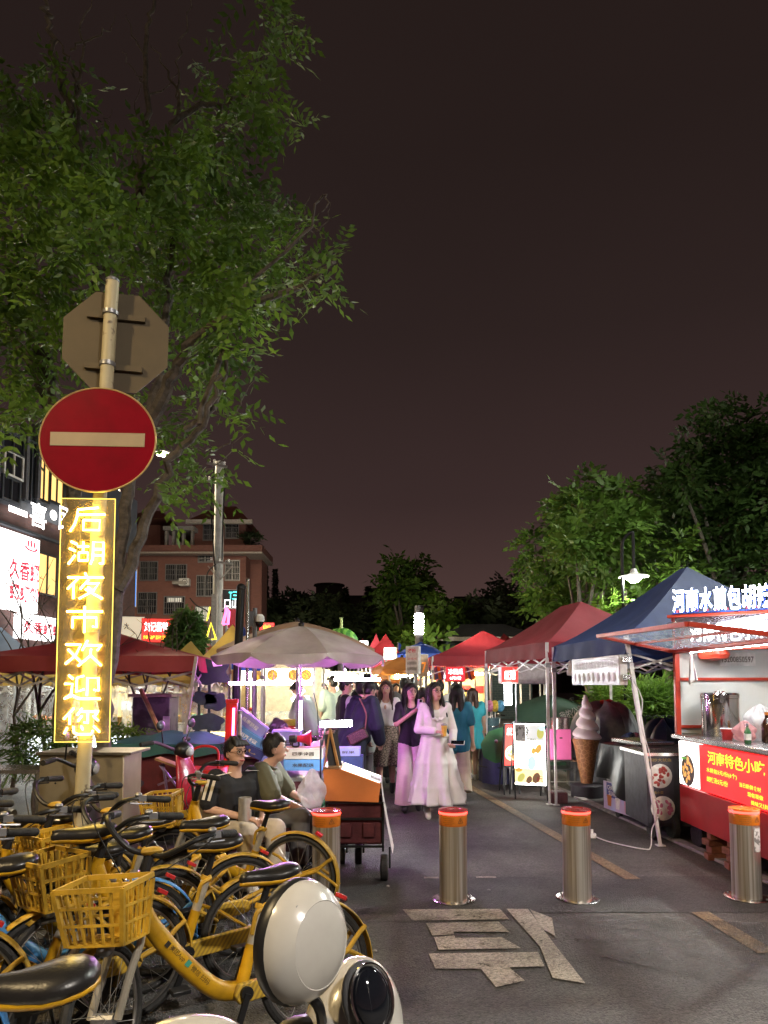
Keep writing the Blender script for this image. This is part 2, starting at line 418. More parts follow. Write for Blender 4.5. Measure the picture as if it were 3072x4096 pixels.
# ================================================================ VEGETATION
def leaf_mesh(name, fronds, m, parent, leaflet=(.085, .03), n=9, droop=.25, rng=None, flat=.6):
    """fronds: list of (pos, dir, length); every frond is a stalk of paired leaflets, real little quads"""
    rng = rng or random
    vs, fs = [], []
    for (p, d, l) in fronds:
        d = Vector(d).normalized(); up = Vector((rng.gauss(0, flat), rng.gauss(0, flat), 1)).normalized()
        s = d.cross(up)
        if s.length < 1e-3: s = d.orthogonal()
        s.normalize(); up = s.cross(d)
        pairs = n // 2
        for k in range(n):
            t = (k // 2 + .5) / (pairs + .5) if k < n - 1 else 1.
            q = p + d * (l * t) - Vector((0, 0, droop * l * t * t))
            sd = 1 if k % 2 else -1
            ld = (s * sd * (.9 if k < n - 1 else .1) + d * .55 + Vector((rng.gauss(0, .12), rng.gauss(0, .12), rng.gauss(-.2, .15)))).normalized()
            L = leaflet[0] * rng.uniform(.75, 1.2); W = leaflet[1] * rng.uniform(.8, 1.2)
            w = ld.cross(up + Vector((rng.gauss(0, .35), rng.gauss(0, .35), 0)))
            w = w.normalized() if w.length > 1e-4 else s
            i = len(vs)
            vs += [q, q + ld * L * .45 + w * W * .5, q + ld * L, q + ld * L * .45 - w * W * .5]
            fs.append((i, i + 1, i + 2, i + 3))
    a = np.array([tuple(v) for v in vs], dtype=np.float32)
    off = wloc(parent); a -= np.array(off, dtype=np.float32)
    me = bpy.data.meshes.new(name); nf = len(fs)
    me.vertices.add(len(a)); me.vertices.foreach_set('co', a.ravel())
    me.loops.add(nf * 4); me.loops.foreach_set('vertex_index', np.array(fs, dtype=np.int32).ravel())
    me.polygons.add(nf); me.polygons.foreach_set('loop_start', np.arange(0, nf * 4, 4, dtype=np.int32))
    me.update(calc_edges=True); me.validate(); me.materials.append(m)
    o = bpy.data.objects.new(name, me); COL.objects.link(o); o.parent = parent
    return o
def frond_cloud(clumps, per, rng, length=(.22, .36), out=.5, shell=.45):
    """clumps: (centre, rx, ry, rz, density)"""
    fr = []
    for (c, rx, ry, rz, dn) in clumps:
        for i in range(int(per * dn)):
            while True:
                x, y, z = (rng.uniform(-1, 1) for _ in range(3))
                r = math.sqrt(x * x + y * y + z * z)
                if .02 < r < 1 and (r > shell or rng.random() < .4): break
            p = Vector(c) + Vector((x * rx, y * ry, z * rz))
            d = Vector((x * out + rng.gauss(0, .5), y * out + rng.gauss(0, .5), z * out * .5 + rng.gauss(-.05, .35)))
            fr.append((p, d, rng.uniform(*length)))
    return fr
BARK = mat('bark', (.085, .070, .058), .85, 0, .35, 18, .8, 40)
BARK2 = mat('bark_pale', (.14, .12, .095), .85, 0, .35, 14, .7, 30)
LEAF_A = leafmat('leaf_street_tree', (.135, .23, .028), (.045, .10, .014), .4)
LEAF_B = leafmat('leaf_deep', (.07, .13, .028), (.032, .07, .014), .4)
LEAF_C = leafmat('leaf_bright', (.115, .20, .030), (.055, .115, .018), .4)
LEAF_D = leafmat('leaf_far', (.075, .10, .045), (.035, .055, .022))
def branch(b, pts, r0, r1, n=8, k=5, wob=.02, rng=random):
    P = spline(pts, k); m = len(P)
    P = [p + Vector((rng.gauss(0, wob), rng.gauss(0, wob), 0)) * (0 if i in (0, m - 1) else 1) for i, p in enumerate(P)]
    b.tube(P, [lerp(r0, r1, i / (m - 1)) for i in range(m)], n)
    return P

# --- street tree behind the no-entry sign
rng = random.Random(3)
TD = 6.6
base = G(104, 838); base = V(U(103, 760, TD).x, TD, 0)
tree = thing('street_tree', 'tall tree with feathery pinnate leaves right behind the no entry sign', 'tree', base)
b = MB()
trunk = branch(b, [base, U(103, 745, TD), U(111, 660, TD), U(120, 560, TD), U(131, 480, TD), U(148, 425, TD)], .072, .052, 10)
# limb to the upper right
P1 = branch(b, [U(118, 590, TD), U(146, 525, TD), U(172, 462, TD - .2), U(200, 425, TD - .4), U(225, 372, TD - .6)], .06, .02)
branch(b, [U(150, 425, TD), U(170, 380, TD - .2), U(195, 340, TD - .4), U(240, 310, TD - .6), U(300, 285, TD - .8), U(335, 262, TD - .9)], .07, .012)
branch(b, [U(150, 425, TD), U(160, 350, TD), U(170, 280, TD), U(172, 220, TD)], .06, .02)
branch(b, [U(185, 430, TD - .2), U(215, 400, TD - .3), U(240, 330, TD - .4), U(262, 300, TD - .4)], .03, .008)
branch(b, [U(200, 425, TD - .4), U(222, 345, TD - .4), U(235, 300, TD - .5), U(300, 235, TD - .6), U(326, 195, TD - .7), U(322, 212, TD - .7)], .028, .004)
# upper fork over the octagon
branch(b, [U(131, 480, TD), U(110, 400, TD), U(100, 300, TD), U(101, 282, TD)], .06, .055)
branch(b, [U(101, 284, TD), U(92, 220, TD), U(82, 165, TD), U(70, 120, TD), U(55, 60, TD), U(50, 25, TD), U(42, 0, TD), U(38, -40, TD)], .055, .012)
branch(b, [U(101, 284, TD), U(120, 240, TD), U(140, 200, TD), U(142, 150, TD), U(146, 100, TD), U(144, 40, TD), U(152, 8, TD), U(155, -30, TD)], .05, .012)
branch(b, [U(82, 150, TD), U(76, 90, TD), U(70, 60, TD), U(58, 40, TD)], .022, .006)
branch(b, [U(77, 95, TD), U(84, 55, TD), U(82, 30, TD), U(92, 0, TD)], .016, .005)
branch(b, [U(70, 50, TD), U(90, 40, TD), U(105, 30, TD), U(116, 14, TD)], .012, .003)
branch(b, [U(145, 95, TD), U(160, 90, TD), U(178, 72, TD)], .010, .003)
branch(b, [U(144, 85, TD), U(136, 72, TD), U(122, 52, TD)], .009, .003)
branch(b, [U(145, 55, TD), U(135, 40, TD), U(126, 14, TD)], .010, .003)
branch(b, [U(136, 205, TD), U(160, 160, TD), U(180, 110, TD), U(168, 72, TD), U(150, 45, TD)], .03, .004)
branch(b, [U(180, 110, TD), U(178, 70, TD), U(184, 30, TD), U(195, -10, TD)], .012, .004)
branch(b, [U(170, 125, TD), U(200, 105, TD), U(230, 105, TD), U(255, 80, TD), U(262, 50, TD), U(270, 10, TD)], .03, .008)
branch(b, [U(135, 140, TD), U(134, 115, TD), U(141, 85, TD)], .008, .003)
for (pa, pb, pc) in [((285, 248), (300, 225), (311, 193)), ((308, 235), (322, 225), (331, 202)), ((228, 425), (243, 400), (258, 365)), ((215, 450), (235, 438), (250, 425)), ((205, 470), (222, 462), (246, 430)), ((95, 130), (105, 122), (112, 108)), ((222, 110), (228, 90), (232, 62))]:
    branch(b, [U(*pa, TD - .5), U(*pb, TD - .5), U(*pc, TD - .5)], .008, .002, 5)
b.build('trunk', BARK, tree)
def clump(px, py, r, d, dn=1., ry=None, fl=.85):
    s = d / FPX; return (U(px, py, d), r * s, (ry or r * s * 1.1), r * s * fl, dn)
C1 = []
for (px, py, r, dn) in [(30, 80, 22, .5), (60, 75, 28, .5), (20, 110, 28, .8), (90, 100, 20, .3), (40, 135, 45, 1.1), (20, 170, 40, 1.), (75, 165, 36, .9), (120, 170, 34, .6), (150, 150, 28, .7), (185, 150, 34, 1.), (215, 120, 30, 1.), (255, 105, 30, .9), (245, 70, 28, .7), (270, 55, 26, .7), (278, 25, 26, .8), (255, 5, 20, .5), (285, 110, 22, .6), (200, 70, 22, .4), (245, 140, 28, .8), (205, 180, 38, 1.2), (160, 200, 36, 1.1), (110, 215, 40, 1.1), (60, 210, 42, 1.1), (15, 220, 36, 1.), (40, 255, 40, 1.), (85, 255, 34, .9), (135, 250, 36, 1.1), (180, 235, 38, 1.2), (225, 215, 36, 1.1), (265, 210, 32, 1.), (285, 235, 28, 1.), (250, 250, 36, 1.2), (215, 275, 40, 1.3), (175, 285, 36, 1.2), (270, 275, 34, 1.1), (305, 265, 26, .9), (330, 250, 18, .8), (335, 285, 16, .6), (315, 290, 18, .6), (240, 310, 34, 1.1), (195, 320, 32, 1.), (215, 350, 32, 1.), (180, 350, 28, .7), (250, 345, 22, .7), (240, 295, 30, .8), (20, 290, 40, 1.), (55, 300, 34, .9), (15, 330, 36, .9), (50, 345, 30, .7), (20, 375, 34, .8), (10, 405, 30, .8), (50, 390, 26, .6), (160, 400, 22, .6), (200, 395, 24, .6), (228, 385, 20, .7), (235, 410, 18, .6), (178, 430, 26, .9), (200, 445, 20, .7), (170, 460, 22, .6), (200, 480, 22, .8), (180, 490, 22, .6), (165, 500, 18, .4), (215, 485, 16, .5), (25, 420, 24, .6), (40, 405, 20, .6), (230, 450, 12, .3), (232, 165, 22, .5), (295, 130, 16, .3)]:
    C1.append(clump(px, py, r * .62, TD + rng.uniform(-1.1, .8), dn * (r / 34) ** 2))
leaf_mesh('crown', frond_cloud(C1, 37, rng, (.24, .38)), LEAF_A, tree, (.100, .042), rng=rng)
# --- second stem group on the far left
base2 = V(U(60, 760, 7.6).x, 7.6, 0)
t2 = thing('street_tree', 'dark leaning tree at the left edge half hidden behind the no entry sign', 'tree', base2)
b = MB()
branch(b, [base2, U(66, 640, 7.6), U(72, 560, 7.6), U(74, 500, 7.5), U(68, 455, 7.4), U(50, 410, 7.3), U(35, 370, 7.2), U(0, 318, 7.2), U(-30, 280, 7.2)], .10, .04, 10)
branch(b, [U(72, 500, 7.5), U(60, 440, 7.2), U(48, 370, 7.), U(30, 320, 7.), U(10, 260, 7.), U(-12, 220, 7.)], .07, .03)
branch(b, [U(36, 375, 7.2), U(46, 345, 7.2), U(56, 300, 7.2)], .03, .01)
branch(b, [U(40, 380, 7.), U(38, 340, 7.), U(28, 300, 7.)], .02, .006)
b.build('trunk', BARK, t2)
C2 = [clump(px, py, r, 7.4 + rng.uniform(-.6, .8), dn) for (px, py, r, dn) in [(0, 150, 40, 1.), (-20, 260, 50, 1.), (0, 330, 36, .8), (40, 360, 30, .6), (95, 330, 30, .6), (120, 290, 36, .8), (90, 190, 36, .8), (150, 330, 26, .5), (10, 430, 24, .6), (170, 390, 20, .4), (70, 120, 30, .4)]]
leaf_mesh('crown', frond_cloud(C2, 22, rng), LEAF_B, t2, rng=rng)

def tree_of(name, label, px, d, blobs, leaf, per=60, trunk_r=.14, leaflet=(.13, .06), fl=(.25, .4), n=7, group=None, seed=1, branches=True, bark=BARK2, base_py=None, out=.5, lean=0.):
    r_ = random.Random(seed)
    bx = U(px, 685, d); base = V(bx.x, d, 0)
    t = thing(name, label, 'tree', base, group=group)
    cl = [clump(*q[:3], d + r_.uniform(-.09, .09) * d, q[3] if len(q) > 3 else 1.) for q in blobs]
    top = max(c[0].z for c in cl); mb = MB()
    mid = V(base.x + lean, d, top * .35)
    mb.tube(spline([base, lerp(base, mid, .5) + V(.05, 0, 0), mid, V(base.x + lean * 1.4, d, top * .75)], 4), [trunk_r * (1 - .06 * i) for i in range(13)], 8)
    if branches:
        for c in cl:
            if r_.random() < .75: mb.tube(spline([mid + V(0, 0, r_.uniform(-.2, .35) * top * .5), lerp(mid, c[0], .5) + V(0, 0, .15), c[0]], 4), [trunk_r * .42 * (1 - .09 * i) for i in range(9)], 6)
    mb.build('trunk', bark, t)
    dens = [(c[0], c[1], c[2], c[3], c[4] * (c[1] * c[3])) for c in cl]
    leaf_mesh('crown', frond_cloud(dens, per, r_, fl, out), leaf, t, leaflet, n, rng=r_)
    return t
# --- trees on the right behind the stalls
RG = 'trees behind the right hand stalls'
tree_of('broadleaf_tree', 'tallest tree at the right edge above the kiosk letters', 735, 19, [(745, 425, 26), (715, 440, 30), (760, 450, 30), (690, 465, 24), (735, 475, 38), (700, 500, 36), (765, 500, 34), (730, 530, 40), (690, 535, 26), (770, 545, 36), (680, 480, 14), (745, 570, 36), (705, 410, 10), (785, 480, 30), (660, 545, 20)], LEAF_B, 190, .2, (.24, .11), (.35, .6), 7, RG, 11)
tree_of('broadleaf_tree', 'bushy yellow green tree left of the pendant street lamp', 598, 16, [(590, 510, 28), (615, 500, 24), (570, 520, 20), (600, 535, 32), (575, 545, 22), (625, 525, 20), (590, 560, 22), (560, 540, 12), (640, 510, 14), (610, 565, 18), (605, 590, 18)], LEAF_C, 300, .14, (.2, .1), (.3, .5), 7, RG, 12, lean=-.3)
tree_of('broadleaf_tree', 'dark rounded tree left of the yellow green one', 548, 20, [(545, 560, 22), (560, 520, 20), (535, 545, 14), (540, 585, 18), (560, 590, 24), (570, 500, 16), (590, 490, 16), (550, 605, 18), (575, 575, 20), (580, 610, 18), (530, 560, 8)], LEAF_C, 190, .18, (.24, .12), (.35, .6), 7, RG, 13)
tree_of('broadleaf_tree', 'dark tree between the pendant lamp and the tallest tree', 668, 22, [(660, 500, 24), (640, 520, 24), (670, 530, 26), (650, 560, 26), (685, 565, 24), (665, 595, 24), (700, 590, 24), (625, 575, 20), (640, 600, 20), (680, 490, 18), (655, 485, 14), (620, 500, 14)], LEAF_B, 170, .18, (.26, .12), (.35, .6), 7, RG, 14)
tree_of('broadleaf_tree', 'low leafy tree directly under the pendant street lamp', 628, 14.5, [(622, 600, 14), (600, 620, 14), (640, 585, 14), (665, 570, 16), (680, 545, 14), (612, 612, 12), (660, 600, 12), (592, 630, 10), (690, 575, 12), (560, 618, 10)], LEAF_A, 300, .08, (.18, .08), (.26, .42), 7, RG, 15)
# --- far trees across the middle
FG = 'trees far behind the market'
tree_of('broadleaf_tree', 'tall pale green tree standing above the middle of the market', 407, 45, [(400, 570, 12), (415, 578, 12), (395, 590, 14), (410, 598, 16), (388, 583, 8), (420, 565, 8), (400, 612, 16), (415, 620, 14), (396, 632, 16), (408, 645, 16), (392, 562, 6), (426, 586, 6), (386, 605, 8), (404, 588, 12)], LEAF_C, 75, .35, (.5, .25), (.7, 1.1), 7, FG, 21)
def conifer(label, px, py_top, d, halfw, seed):
    r_ = random.Random(seed); base = V(U(px, 685, d).x, d, 0); top = U(px, py_top, d)
    t = thing('conifer_tree', label, 'tree', base, group='pointed trees far behind the market')
    mb = MB(); mb.cyl(base, top, .25, .05, 7); mb.build('trunk', BARK, t)
    fr = []; H = top.z; w = halfw * d / FPX
    for i in range(520):
        f = r_.random(); z = lerp(H * .12, H, f); a = r_.uniform(0, 6.283); tier = .65 + .35 * math.sin(f * 42)
        rr = w * (1 - f * .93) * tier * r_.uniform(.35, 1); q = V(base.x + rr * math.cos(a), d + rr * math.sin(a), z)
        fr.append((q, V(math.cos(a), math.sin(a), -.1), (w * .35 + .3) * (1.05 - f)))
    leaf_mesh('crown', fr, LEAF_D, t, (.34, .14), 7, rng=r_); return t
conifer('dark pointed conifer right of the brick building', 264, 566, 70, 6, 1)
conifer('slim dark conifer beside a slightly shorter one', 274, 569, 72, 6, 2)
conifer('pointed tree left of the tall pale green tree', 368, 586, 60, 14, 3)
conifer('dark pointed tree just left of the watermelon', 345, 588, 62, 14, 4)
conifer('narrow conifer behind the umbrella stall', 380, 585, 66, 10, 5)
wr = random.Random(77); wood = bpy.data.objects.new('distant_wood', None); COL.objects.link(wood); wood.location = (0, 75, 0); tag(wood, kind='stuff')
leaf_mesh('wood_foliage', frond_cloud([clump(px + wr.uniform(-5, 5), 634 + wr.uniform(-14, 16) - (8 if 250 < px < 300 else 0), wr.uniform(12, 20), wr.uniform(70, 85), 1) for px in range(232, 580, 9)], 150, wr, (.8, 1.5)), LEAF_D, wood, (.8, .4), 7, rng=wr)
blob_sets = [
 ('dark round tree behind the big umbrella', 290, 50, [(275, 615, 18), (295, 610, 20), (310, 620, 18), (285, 635, 20), (262, 620, 14), (300, 640, 18), (320, 635, 16)], LEAF_D),
 ('dusky tree between the umbrella and the watermelon', 330, 48, [(325, 612, 16), (340, 615, 16), (335, 632, 16), (318, 598, 8), (350, 625, 16), (325, 640, 16)], LEAF_D),
 ('dim green tree right behind the column lamp', 433, 40, [(430, 610, 16), (445, 622, 16), (440, 600, 10), (425, 635, 14), (455, 635, 14), (462, 618, 12)], LEAF_A),
 ('soft dark tree above the little tiled house', 480, 46, [(478, 615, 18), (492, 600, 12), (500, 618, 16), (470, 632, 14), (515, 625, 16), (488, 636, 16)], LEAF_D),
 ('grey green tree behind the red tents', 515, 52, [(512, 600, 14), (505, 582, 8), (525, 612, 16), (535, 625, 16), (515, 632, 16), (500, 612, 12)], LEAF_D),
 ('olive tree lit from below beside the column lamp', 410, 34, [(405, 640, 12), (420, 648, 10), (432, 645, 12), (395, 650, 10), (440, 655, 8)], LEAF_A),
 ('small dark tree in front of the brick building', 262, 40, [(258, 630, 14), (268, 640, 14), (250, 640, 10), (275, 628, 10)], LEAF_D),
 ('dark tree filling the gap behind the watermelon', 372, 52, [(370, 620, 18), (382, 630, 16), (360, 635, 16), (375, 645, 14)], LEAF_D),
]
for i, (lb, px, d, bl, lf) in enumerate(blob_sets):
    tree_of('broadleaf_tree', lb, px, d, bl, lf, 70, .25, (.5, .24), (.6, 1.), 7, FG, 40 + i)
# ================================================================ STREET LAMPS behind the viewer (they light road, tree and bicycles)
def loft(self, rings, n=16, caps=True):
    vs, fs = [], []
    for (c, a, b_) in rings:
        c, a, b_ = Vector(c), Vector(a), Vector(b_)
        for k in range(n):
            t = 2 * math.pi * k / n; vs.append(c + a * math.cos(t) + b_ * math.sin(t))
    m = len(rings)
    for i in range(m - 1):
        for k in range(n):
            k2 = (k + 1) % n; fs.append((i * n + k, i * n + k2, (i + 1) * n + k2, (i + 1) * n + k))
    if caps: fs.append(tuple(range(n - 1, -1, -1))); fs.append(tuple((m - 1) * n + k for k in range(n)))
    return self.add(vs, fs)
MB.loft = loft
def street_lamp(x, y, h, aim, col, es, label):
    t = thing('street_lamp', label, 'lamp', (x, y, 0), group='street lamps')
    b = MB(); b.cyl((x, y, 0), (x, y, h), .09, .05, 12); b.cyl((x, y, 0), (x, y, .25), .14, .13, 12); b.build('pole', GALV, t)
    a = V(aim[0], aim[1], 0).normalized(); e = V(x, y, h) + a * 1.3 + V(0, 0, .15)
    b = MB(); b.tube([(x, y, h - .05), V(x, y, h) + a * .6 + V(0, 0, .1), e], [.04, .035, .03], 8); b.build('arm', GALV, t)
    b = MB(); b.ell(e + a * .25, (.32, .32, .08), 14, 8); hd = b.build('lamp_head', GREYM, t)
    b = MB(); b.lathe([(.0001, -.012), (.20, -.012), (.20, 0), (.0001, 0)], 16, e + a * .25 - V(0, 0, .085)); b.build('lamp_lens', glow('lamp_lens_%d' % es, col, es), hd)
street_lamp(-6.6, -.6, 7.0, (1, .35), (1., .74, .38), 1300, 'warm street lamp behind the parked bicycles')
street_lamp(4.6, -5.0, 7.4, (-.4, 1), (1., .92, .82), 2900, 'white street lamp on the road behind the viewer')

lx = U(163, 454, 26.)
street_lamp(9.6, 8.6, 8.0, (-.8, .6), (.95, 1., .90), 2500, 'unseen street lamp added right of the kiosk to light the trees')  # lamp added out of frame to brighten the right-hand trees
street_lamp(lx.x - 1.55, 25.8, lx.z - .1, (1, .1), (1., .82, .55), 3400, 'distant street lamp right of the no entry sign')
# ================================================================ SIGN POST
SPD = 4.2
foot = V(U(76, 830, SPD).x, SPD, 0)
ptop = U(112.5, 282, SPD - .02)
post = thing('sign_post', 'leaning pale signpost with a round no entry sign below an octagon seen from behind', 'signpost', foot)
POSTM = two('chipped_cream_paint', (.42, .36, .22), (.10, .07, .05), 'noise', 9, .5, lo=.60, hi=.66)
ax = (ptop - foot).normalized()
b = MB(); b.tube([foot, lerp(foot, ptop, .5), ptop], [.042, .041, .039], 18); b.build('pole', POSTM, post)
b = MB(); b.lathe([(.041, 0), (.043, .01), (.02, .03), (.0001, .034)], 16, ptop); b.build('pole_cap', GREYM, post)
def on_post(py, d=0.): # point of the pole seen at picture row py
    lo, hi = 0., 1.
    for _ in range(40):
        m = (lo + hi) / 2; p = lerp(foot, ptop, m); dx = p - V(0, 0, CAMZ)
        c, s = math.cos(PITCH), math.sin(PITCH); yy = dx.y * c + dx.z * s; zz = -dx.y * s + dx.z * c
        if PPY - FPX * zz / yy > py: lo = m
        else: hi = m
    return lerp(foot, ptop, lo)
right = V(.985, .17, -.012).normalized()
# octagon, seen from the back, mounted on the far side of the pole
oc = on_post(338) + V(.02, .06, 0)
R_oct = .335
Mo = frame(oc, right, ax)
OCT = mat('sign_back_aluminium', (.095, .072, .042), .5, .2, .1, 3)
b = MB(); b.prism([(R_oct * math.cos(math.pi / 8 + k * math.pi / 4), R_oct * math.sin(math.pi / 8 + k * math.pi / 4)) for k in range(8)], .004, Mo); b.build('octagon_plate', OCT, post, smooth=0)
for dz in (.155, -.165):
    q = oc + ax * dz
    b = MB(); b.bar(q - right * .17 - V(0, .016, 0), q + right * .17 - V(0, .016, 0), .022, .035); b.build('bracket_rail', OCT, post)
    pc = on_post(338) + ax * dz
    b = MB(); b.lathe([(.044, -.014), (.047, -.012), (.047, .012), (.044, .014)], 16, pc, frame(pc, right, Vector((0, 1, 0)).cross(right).cross(right)).to_3x3() if False else ax.to_track_quat('Z', 'Y').to_matrix()); b.build('clamp_band', GREYM, post)
# no entry disc facing the viewer
dc = on_post(444) - V(0, .075, 0)
RD = 58.5 * (SPD - .05) / FPX
Md = frame(dc, V(.998, .05, 0), ax + V(0, .03, 0))
DISC = mat('reflective_red', (.19, .004, .012), .20, 0, .14, 5, .35, 3.2, spec=.4)
b = MB(); b.lathe([(.0001, -.003), (RD - .006, -.003), (RD - .006, .002), (.0001, .002)], 64, dc, Md.to_3x3() @ Matrix.Diagonal((1, .935, 1))); disc = b.build('no_entry_disc', DISC, post)
b = MB(); b.tube([Md @ V((RD - .004) * math.cos(a * math.pi / 32), .935 * (RD - .004) * math.sin(a * math.pi / 32), 0) for a in range(64)], .006, 6, True); b.build('rim', mat('worn_rim', (.45, .33, .16), .35, .7), disc)
BARW = mat('aged_white_film', (.34, .26, .17), .4, 0, .08, 6)
b = MB(); bw, bh = 46.3 * SPD / FPX, 6.9 * SPD / FPX
b.prism([(-bw, -bh), (bw, -bh), (bw, bh), (-bw, bh)], .003, Md, .003); b.build('white_bar', BARW, disc, smooth=0)
for dz in (.12, -.14):
    pc = on_post(444) + ax * dz
    b = MB(); b.bar(pc - right * .1 - V(0, .028, 0), pc + right * .1 - V(0, .028, 0), .012, .03); b.lathe([(.043, -.012), (.046, -.01), (.046, .01), (.043, .012)], 14, pc, ax.to_track_quat('Z', 'Y').to_matrix()); b.build('clamp_band', GREYM, post)

# ================================================================ NEON SIGN on the post
nt_ = on_post(502); nb_ = on_post(741)
nc = (nt_ + nb_) / 2 + V(-.012, -.075, 0)
nh = (nt_ - nb_).length; nw = 53.5 * (SPD - .08) / FPX
neon = thing('neon_sign', 'tall acrylic panel with glowing yellow neon characters strapped to the signpost', 'neon sign', nc - ax * nh / 2)
Mn = frame(nc, V(.9985, .05, .0), ax)
ACR = sheer('amber_lit_acrylic', (.90, .68, .20), .11, .25)
b = MB(); b.prism([(-nw / 2, -nh / 2), (nw / 2, -nh / 2), (nw / 2, nh / 2), (-nw / 2, nh / 2)], .006, Mn, -.006); b.build('acrylic_panel', ACR, neon, smooth=0)
EDGE = glow('edge_lit_acrylic', (1., .72, .15), 1.1, False)
b = MB()
for (x0, y0, x1, y1) in ((-nw / 2, -nh / 2, nw / 2, -nh / 2), (nw / 2, -nh / 2, nw / 2, nh / 2), (nw / 2, nh / 2, -nw / 2, nh / 2), (-nw / 2, nh / 2, -nw / 2, -nh / 2)):
    b.cyl(Mn @ V(x0, y0, -.003), Mn @ V(x1, y1, -.003), .0028, n=5)
b.build('panel_edge', EDGE, neon)
CH = {
 0: [[(80, 4), (24, 12), (22, 42), (16, 70), (4, 96)], [(24, 32), (98, 30)], [(40, 52), (84, 52), (84, 90), (40, 90), (40, 52)]],
 1: [[(8, 8), (24, 18)], [(4, 34), (20, 44)], [(2, 94), (20, 60)], [(26, 26), (56, 26)], [(41, 8), (41, 48)], [(30, 50), (54, 50), (54, 80), (30, 80), (30, 50)], [(62, 94), (68, 72), (68, 10), (96, 10), (96, 92), (86, 90)], [(68, 36), (96, 36)], [(68, 60), (96, 60)]],
 2: [[(48, 0), (52, 12)], [(2, 18), (98, 18)], [(30, 22), (2, 62)], [(18, 44), (18, 98)], [(58, 26), (36, 62)], [(54, 40), (86, 40), (72, 68), (34, 98)], [(56, 54), (68, 66)], [(50, 62), (96, 98)]],
 3: [[(50, 0), (50, 18)], [(2, 20), (98, 20)], [(50, 20), (50, 100)], [(18, 82), (18, 42), (82, 42), (82, 80), (72, 76)]],
 4: [[(2, 18), (42, 18), (28, 60), (2, 90)], [(8, 36), (44, 84)], [(60, 2), (46, 40)], [(56, 20), (98, 20), (86, 40)], [(70, 34), (68, 60), (36, 98)], [(70, 60), (98, 96)]],
 5: [[(12, 6), (24, 20)], [(2, 38), (22, 38), (20, 76), (2, 94)], [(2, 92), (24, 82), (42, 94), (98, 94)], [(52, 8), (34, 16), (34, 68), (54, 58)], [(62, 82), (62, 16), (92, 16), (92, 64), (80, 60)]],
 6: [[(28, 2), (2, 42)], [(18, 24), (18, 62)], [(50, 2), (38, 28)], [(48, 14), (94, 14), (86, 28)], [(66, 14), (66, 58), (56, 54)], [(50, 30), (40, 50)], [(80, 30), (94, 48)], [(12, 74), (4, 96)], [(28, 70), (30, 92), (40, 98), (76, 98), (80, 84)], [(48, 68), (54, 82)], [(82, 68), (98, 90)]]}
NEON = glow('neon_tube', (1., .66, .13), 34.)
cwid, chgt, gap = nw * .68, nh * .1085, nh * .0292
for i in range(7):
    b = MB(); y0 = nh / 2 - nh * .035 - i * (chgt + gap)
    for st in CH[i]:
        b.tube([Mn @ V(-cwid / 2 + x / 100 * cwid, y0 - y / 100 * chgt, .009) for x, y in st], .0054, 6)
    b.build('neon_character', NEON, neon)
for k in range(6):
    b = MB()
    y0 = nh / 2 - nh * .035 - k * (chgt + gap) - chgt; x = random.uniform(-.3, .3) * nw
    b.tube(spline([Mn @ V(x, y0 + .02, -.010), Mn @ V(x + random.uniform(-.03, .03), y0 - .01, -.016), Mn @ V(x + random.uniform(-.05, .05), y0 - gap - .03, -.010)], 4), .0015, 4); b.build('feed_wire', mat('clear_wire', (.5, .4, .2), .4), neon)
for f in (.44, -.05, -.46):
    b = MB(); b.lathe([(.046, -.004), (.048, 0), (.046, .004)], 14, nc + ax * nh * f + V(.012, .075, 0), ax.to_track_quat('Z', 'Y').to_matrix()); b.build('cable_tie', GREYM, neon)

# ================================================================ BOLLARDS
ORANGE = mat('orange_reflective_film', (.52, .15, .012), .28, 0, .15, 8, coat=.4)
LEDR = glow('red_led_ring', (1., .03, .02), 9.)
REDCAP = mat('red_lens_cap', (.32, .03, .03), .25, 0, .1, 8, coat=.5)
DARKP = mat('dark_print', (.05, .03, .02), .5)
def bend_text(s, parent, c, r, ang, z, w, h, m, name='lettering'):
    vs, fs = text_shape(s)
    x0, x1 = min(v.x for v in vs), max(v.x for v in vs); y0, y1 = min(v.y for v in vs), max(v.y for v in vs)
    b = MB(); out = []
    for v in vs:
        a = ang + ((v.x - (x0 + x1) / 2) / (x1 - x0) * w) / r
        out.append(V(c[0] + r * math.sin(a), c[1] - r * math.cos(a), c[2] + z + (v.y - (y0 + y1) / 2) / (y1 - y0) * h))
    b.add(out, fs); b.build(name, m, parent, smooth=0)
BBR = .104
steelb = two('reflection_streaked_steel', (.36, .29, .20), (.80, .76, .70), 'noise', 5., .30, lo=.35, hi=.65)  # gold and silver streaks are reflections put into the base colour
steelb.node_tree.nodes['Principled BSDF'].inputs['Metallic'].default_value = .82
for n in steelb.node_tree.nodes:
    if n.type == 'MAPPING':
        n.inputs['Scale'].default_value = (9, 9, .12); oi = steelb.node_tree.nodes.new('ShaderNodeObjectInfo'); mo = steelb.node_tree.nodes.new('ShaderNodeMath'); mo.operation = 'MULTIPLY'; mo.inputs[1].default_value = 50.
        steelb.node_tree.links.new(oi.outputs['Random'], mo.inputs[0]); steelb.node_tree.links.new(mo.outputs[0], n.inputs['Location'])
